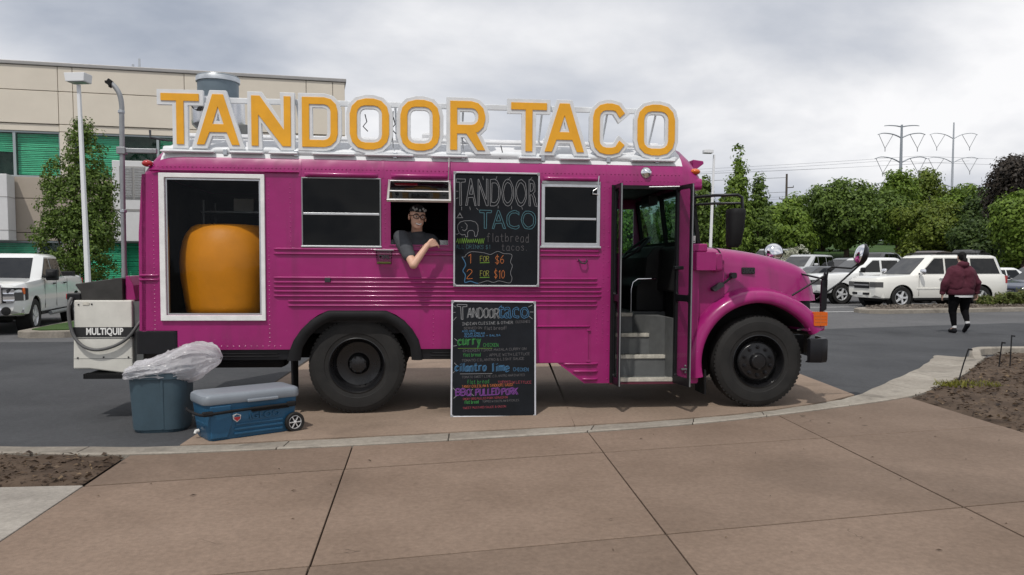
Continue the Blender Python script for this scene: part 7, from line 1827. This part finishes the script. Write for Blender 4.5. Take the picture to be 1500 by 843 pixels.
def tree(name, label, loc, lobes, n, leaf, m, seed, trunk=0.18, fork=1.6, clump=0.55, limbs=7, group=None, per=26):
    e = empty(name, loc, 0, label, 'tree' if 'shrub' not in name else 'shrub', group)
    V, k, C = foliage(lobes, n, leaf, seed, clump, per=per)
    place('crown', quads_mesh('crown', V, k), m, e)
    rr = random.Random(seed); cz = max(l[2] for l in lobes); t = MB()
    top = Vector((0, 0, cz * 0.85)); pts = [Vector((0, 0, -.2)), Vector((0.02, 0.02, fork * .5)), Vector((-.03, .03, fork)), Vector((0.04, 0, (fork + cz) / 2)), top]
    t.tube(pts, [trunk * 1.25, trunk, trunk * .85, trunk * .5, trunk * .15], 9)
    for j in range(limbs):
        c = Vector(C[rr.randrange(len(C))]); z0 = rr.uniform(fork * .8, max(fork, cz * .7)); s0 = Vector((0, 0, z0))
        if c.z < z0: c.z = z0 + .3
        mid = s0.lerp(c, .5) + Vector((rr.uniform(-.2, .2), rr.uniform(-.2, .2), .15))
        t.tube([s0, mid, c], [trunk * .42, trunk * .25, trunk * .08], 6)
    t.build('trunk', 'bark', e, smooth=50)
    return e
TG = 'trees beyond the parking lot'
# narrow leafy tree against the building
tree('narrow_tree', 'tall narrow green tree growing against the cream building behind the lamp post', (-15.65, 28.3, -0.03), [(-.55, 0, 2.2, .95, .8, 1.5), (.35, 0, 2.3, 1.0, .9, 1.6), (-.35, 0, 3.6, .95, .8, 1.2), (.5, 0, 4.0, .8, .8, 1.3), (.35, 0, 5.4, .62, .6, 1.2), (-.75, .1, 4.7, .45, .45, .75), (.9, 0, 3.0, .6, .6, 1.0), (.3, 0, 6.2, .32, .3, .7), (1.05, 0, 4.4, .4, .4, .7)], 26000, 0.055, 'leaf_mid', 3, 0.09, 0.8, 0.26, 12)
def zt(x, y): return gz(x, y)
def T(label, x, y, h, w, m, seed, kind='round', leaf=.19, n=9000, group=TG, dz=0.0):
    z = zt(x, y) + dz; rr = random.Random(seed)
    if kind == 'poplar':
        n = int(n * 1.5)
        lob = [(rr.uniform(-.15, .15), 0, h * f, w * k, w * k, h * .13) for f, k in ((.10, .85), (.19, .98), (.28, 1.04), (.37, 1.05), (.46, 1.0), (.55, .92), (.63, .82), (.71, .70), (.79, .57), (.86, .44), (.92, .30), (.97, .16))]
        return tree('poplar_tree', label, (x, y, z), lob, n, leaf, m, seed, .16, h * .1, .42, 9, group)
    n = int(n * 1.7); leaf *= .86
    lob = [(0, 0, h * .52, w * .74, w * .68, h * .38)]
    for j in range(9):
        a = rr.uniform(0, 6.28); q = rr.uniform(.4, .72)
        lob.append((w * q * math.cos(a), w * q * .9 * math.sin(a), h * rr.uniform(.16, .78), w * rr.uniform(.28, .44), w * rr.uniform(.26, .4), h * rr.uniform(.12, .2)))
    lob.append((w * rr.uniform(-.2, .2), 0, h * .84, w * .42, w * .4, h * .15))
    return tree('leafy_tree', label, (x, y, z), lob, n, leaf, m, seed, .22, h * .2, .62, 9, group)
T('large round dark green tree in the middle of the tree line', 28.9, 68, 6.9, 4.6, 'leaf_mid', 21, n=15000, leaf=.17)
T('tall narrow poplar behind the truck windshield mirror', 17.1, 60, 8.4, 1.15, 'leaf_fresh', 22, 'poplar', n=6500, leaf=.13)
T('shorter poplar beside the tall narrow poplar', 19.1, 61, 6.4, 1.0, 'leaf_mid', 23, 'poplar', n=5500, leaf=.13)
T('thin poplar half hidden by the truck front post', 14.55, 60, 7.0, 0.95, 'leaf_mid', 24, 'poplar', n=5000, leaf=.13)
T('bright green bushy tree between the poplars and the round tree', 22.7, 66, 4.6, 2.9, 'leaf_fresh', 25, n=9000)
T('bright green low tree just past the wooden utility pole', 25.2, 72, 5.5, 2.6, 'leaf_fresh', 26, n=7000)
T('leafy tree with pointed fresh green top in front of the flat-topped pylon', 34.8, 71, 7.9, 2.5, 'leaf_fresh', 27, n=8000, leaf=.17)
T('pale green upright tree beside the pointed fresh green tree', 38.0, 72, 7.9, 2.6, 'leaf_olive', 28, n=8000, leaf=.17)
T('green upright tree below the paler pylon', 39.9, 70, 6.6, 2.8, 'leaf_fresh', 29, n=8000, leaf=.17)
T('olive green spreading tree behind the pearl white SUV', 33.6, 62, 4.9, 3.5, 'leaf_olive', 30, n=12000, leaf=.16)
T('tree with dark purple leaves at the edge of the lot', 35.6, 56, 8.2, 2.3, 'leaf_purple', 31, n=13000, leaf=.15)
T('dark green dense tree between the purple tree and the pylons', 35.8, 60, 5.8, 2.6, 'leaf_dark', 32, n=9500, leaf=.16)
T('bright green tree in front of the purple tree', 32.6, 50, 5.5, 2.4, 'leaf_fresh', 33, n=9500, leaf=.15)
T('dark green low tree under the purple tree', 32.2, 54.5, 3.6, 1.9, 'leaf_dark', 34, n=7000, leaf=.14)
T('dark tree behind the dark green dense tree', 43.0, 66, 6.8, 3.0, 'leaf_dark', 35, n=8000)
T('dark green tree behind the truck bonnet', 18.2, 66, 4.9, 3.0, 'leaf_dark', 36, n=8500)
T('green tree seen through the truck doorway', 14.0, 64, 5.0, 3.2, 'leaf_mid', 37, n=8000)
T('fresh green tree seen through the driver side window', 9.0, 62, 5.2, 3.2, 'leaf_fresh', 38, n=8000)
T('green tree hidden behind the truck kitchen', 2.5, 66, 5.0, 3.0, 'leaf_mid', 39, n=5000)
T('dark green tree beyond the grass bank behind the blue SUV', 53.0, 92, 7.0, 3.6, 'leaf_dark', 40, n=7000, leaf=.2)
T('green tree beyond the grass bank beside the blue SUV', 45.5, 94, 6.8, 3.4, 'leaf_mid', 41, n=7000, leaf=.2)
T('mid green tree filling the gap behind the olive tree', 30.8, 78, 6.0, 3.3, 'leaf_dark', 42, n=7000, leaf=.2)
T('mid green tree behind the bright bushy tree', 24.2, 80, 5.0, 3.2, 'leaf_mid', 43, n=6000, leaf=.2)
T('dark green tree standing farther back than the purple tree', 44.5, 58, 6.6, 3.0, 'leaf_dark', 44, n=7000, leaf=.16)
# a distant wood that closes the skyline as one mass
V = []; K = 0
for i in range(26):
    x = -10 + i * 7.5; y = 118 + (i * 37 % 11); h = 5.2 + (i * 29 % 7) * .35
    v_, k_, _ = foliage([(x, y, zt(x, y) + h * .5, 4.6, 3.0, h * .55)], 1500, .32, 100 + i, .8)
    V.append(v_); K += k_
o = place('distant_wood', quads_mesh('distant_wood', np.concatenate(V), K), 'leaf_dark'); tag(o, 'distant line of dark green woodland behind the parking lot trees', 'woodland', kind='stuff')
# white blossom bush by the truck mirror
tree('blossom_shrub', 'shrub with creamy white blossom behind the truck bonnet', (17.0, 49.0, zt(17, 49)), [(0, 0, 1.0, 1.2, .9, .9), (.7, 0, 1.3, .8, .7, .7), (-.8, 0, .9, .8, .7, .6)], 2600, .07, 'leaf_blossom', 61, .05, .4, .25, 6)
# shrubs on the gravel island
for i, (x, y, r_, lab) in enumerate(((17.55, 27.75, .42, 'small dry brown shrub on the gravel island by the SUV bumper'), (18.55, 28.1, .55, 'yellow green low shrub on the gravel island beside the navy sedan'), (19.8, 28.35, .60, 'larger yellow green shrub on the gravel island'), (16.7, 27.6, .30, 'tiny shrub on the gravel island behind the walking person'))):
    tree('low_shrub', lab, (x, y, .13), [(0, 0, r_ * .55, r_, r_ * .8, r_ * .55), (r_ * .5, 0, r_ * .5, r_ * .6, r_ * .6, r_ * .45), (-r_ * .5, 0, r_ * .45, r_ * .6, r_ * .6, r_ * .4)], int(2600 * r_ * 2), .045, 'leaf_shrub' if i else 'leaf_shrub', 70 + i, .02, .1, .12, 6, 'shrubs on the gravel island')

# ------------------------------------------------------------------ power lines
def pylon(loc, h, m, label, s_=1.0, arms=((0.965, 4.3, .35), (0.68, 6.3, 1.1), (0.40, 6.4, 1.0))):
    e = empty('pylon', loc, 0, label, 'pylon', 'power line pylons')
    MB().tube([(0, 0, -3), (0, 0, h * .5), (0, 0, h)], [.85 * s_, .62 * s_, .34 * s_], 10).build('mast', m, e, smooth=60)
    for f, L_, rise in arms:
        for sx in (-1, 1):
            z = h * f
            P = catmull([(0, 0, z), (sx * L_ * .35, 0, z + rise * .75), (sx * L_ * .75, 0, z + rise), (sx * L_, 0, z + rise * .7)], 4)
            MB().tube(P, [.24 * s_ * (1 - .5 * i / len(P)) for i in range(len(P))], 6).build('cross_arm', m, e, smooth=60)
            if rise > .5:
                a, b = P[-2], P[int(len(P) * .38)]; c = (sx * L_ * .68, 0, z - 2.6)
                MB().tube([a, c], .075, 5).build('insulator', 'wire', e); MB().tube([b, c], .075, 5).build('insulator', 'wire', e)
                MB().tube([c, (c[0], 0, c[2] - .8)], .10, 5).build('insulator', 'wire', e)
    return e
PA = (98.2, 200, 2.0); PB = (128.0, 230, 2.0)
pylon(PA, 34.6, 'pylon', 'grey steel pylon with flat top arm and three pairs of curved arms', 0.74, ((0.985, 4.4, .35), (0.905, 6.0, 1.2), (0.725, 6.6, 1.5), (0.545, 6.4, 1.2)))
pylon(PB, 40.5, 'pylon_hazed', 'paler thinner steel pylon with hanging V insulators', .56, ((0.885, 7.0, 1.6), (0.715, 7.4, 1.6), (0.54, 7.0, 1.2)))
def wire(a, b, sag, label):
    a, b = Vector(a), Vector(b); P = [a.lerp(b, t) - Vector((0, 0, sag * 4 * t * (1 - t))) for t in np.linspace(0, 1, 17)]
    o = MB().tube(P, .030, 4).build('power_cable', 'wire'); tag(o, label, 'cable', 'overhead power cables')
for k, (dx_, z) in enumerate(((-4.1, 25.6), (4.1, 26.8), (-4.4, 17.6), (4.4, 18.6))):
    side_w = 'left' if dx_ < 0 else 'right'
    lvl = 'upper' if k < 2 else 'lower'
    wire((PA[0] + dx_, PA[1], PA[2] + z), (-130 + dx_, 232, z + 1.5), 3.2, 'thin overhead cable strung from the %s arms of the flat-topped pylon past the truck roof' % lvl)
    wire((PA[0] + dx_, PA[1], PA[2] + z), (330 + dx_, 190, z + 3), 3.0, 'thin overhead cable strung from the %s arms of the flat-topped pylon over the purple tree' % lvl)
for k, (dx_, z) in enumerate(((-4.8, 29.0), (4.8, 29.5), (-5.0, 17.9))):
    wire((PB[0] + dx_, PB[1], PB[2] + z), (-150 + dx_, 262, z + 1.5), 3.2, 'thin overhead cable running from the %s arms of the paler pylon past the truck roof' % ('upper' if k < 2 else 'lower'))
up = empty('utility_pole', (38.2, 110, 3.2), 0, 'dark wooden utility pole with short side brackets above the trees', 'utility pole')
MB().tube([(0, 0, 0), (0, 0, 10.9)], [.22, .14], 8).build('pole', 'wood_pole', up)
for z, sx in ((9.0, 1), (7.4, -1), (6.2, 1)): MB().tube([(0, 0, z), (sx * .95, 0, z + .05)], .07, 6).build('bracket', 'wood_pole', up); MB().tube([(sx * .95, 0, z), (sx * .95, 0, z + .30)], .06, 6).build('insulator', 'wire', up)
wire((38.2, 110, 13.6), (-80, 122, 14.4), 1.2, 'thin cable running from the wooden utility pole behind the truck')
wire((38.2, 110, 11.6), (-80, 122, 12.4), 1.2, 'lower thin cable running from the wooden utility pole behind the truck')

# far pale building in the gap between the trees
fb = empty('far_building', (88.0, 150.0, 3.0), R(-6), 'pale yellow distant building with flat roof seen between the trees', 'building')
MB().box(-9, 9, 0, 12, 0, 10.6).build('wall', 'bld_cream', fb); MB().box(-9.3, 9.3, -.3, 12.3, 10.6, 11.0).build('roof', 'bld_cap', fb)
for i in range(6):
    for z in (2.2, 6.0): 
        w_ = MB().box(-8 + i * 2.8, -6.4 + i * 2.8, -.06, .02, z, z + 1.8).build('window', 'win_frame', fb); MB().box(-7.9 + i * 2.8, -6.5 + i * 2.8, -.09, -.05, z + .1, z + 1.7).build('pane', 'room_dark', w_)
# low sign board on the grass bank under the blue SUV
sb = empty('low_wall_sign', (41.2, 71.0, zt(41.2, 71) + .05), R(-3), 'low pale concrete sign block on the grass bank below the blue SUV', 'sign block')
MB().box(-1.9, 1.9, -.15, .15, 0, 1.0).build('block', 'grey_concrete', sb, bevel=.03); MB().box(-2.0, 2.0, -.2, .2, 1.0, 1.08).build('cap', 'bld_cap', sb, bevel=.02)

# dry leaves and twigs blown over the paving
V = []; Fc = []; rr = random.Random(77)
for i in range(70):
    x, y = rr.uniform(-2.9, 4.6), rr.uniform(3.9, 8.6)
    if y > By(x) - .08: continue
    a = rr.uniform(0, 6.28); L_, w_ = rr.uniform(.008, .028), rr.uniform(.003, .007); c, s_ = math.cos(a), math.sin(a); b0 = len(V)
    for p, q, z in ((-L_, 0, .001), (0, -w_, .006), (L_, 0, .002), (0, w_, .007)): V.append((x + p * c - q * s_, y + p * s_ + q * c, .0165 + z))
    Fc.append((b0, b0 + 1, b0 + 2, b0 + 3))
tag(MB().add(V, Fc).build('leaf_litter', 'mulch', normals=False), 'scattered dry leaves and twigs on the brown paving', 'leaf litter', kind='stuff')
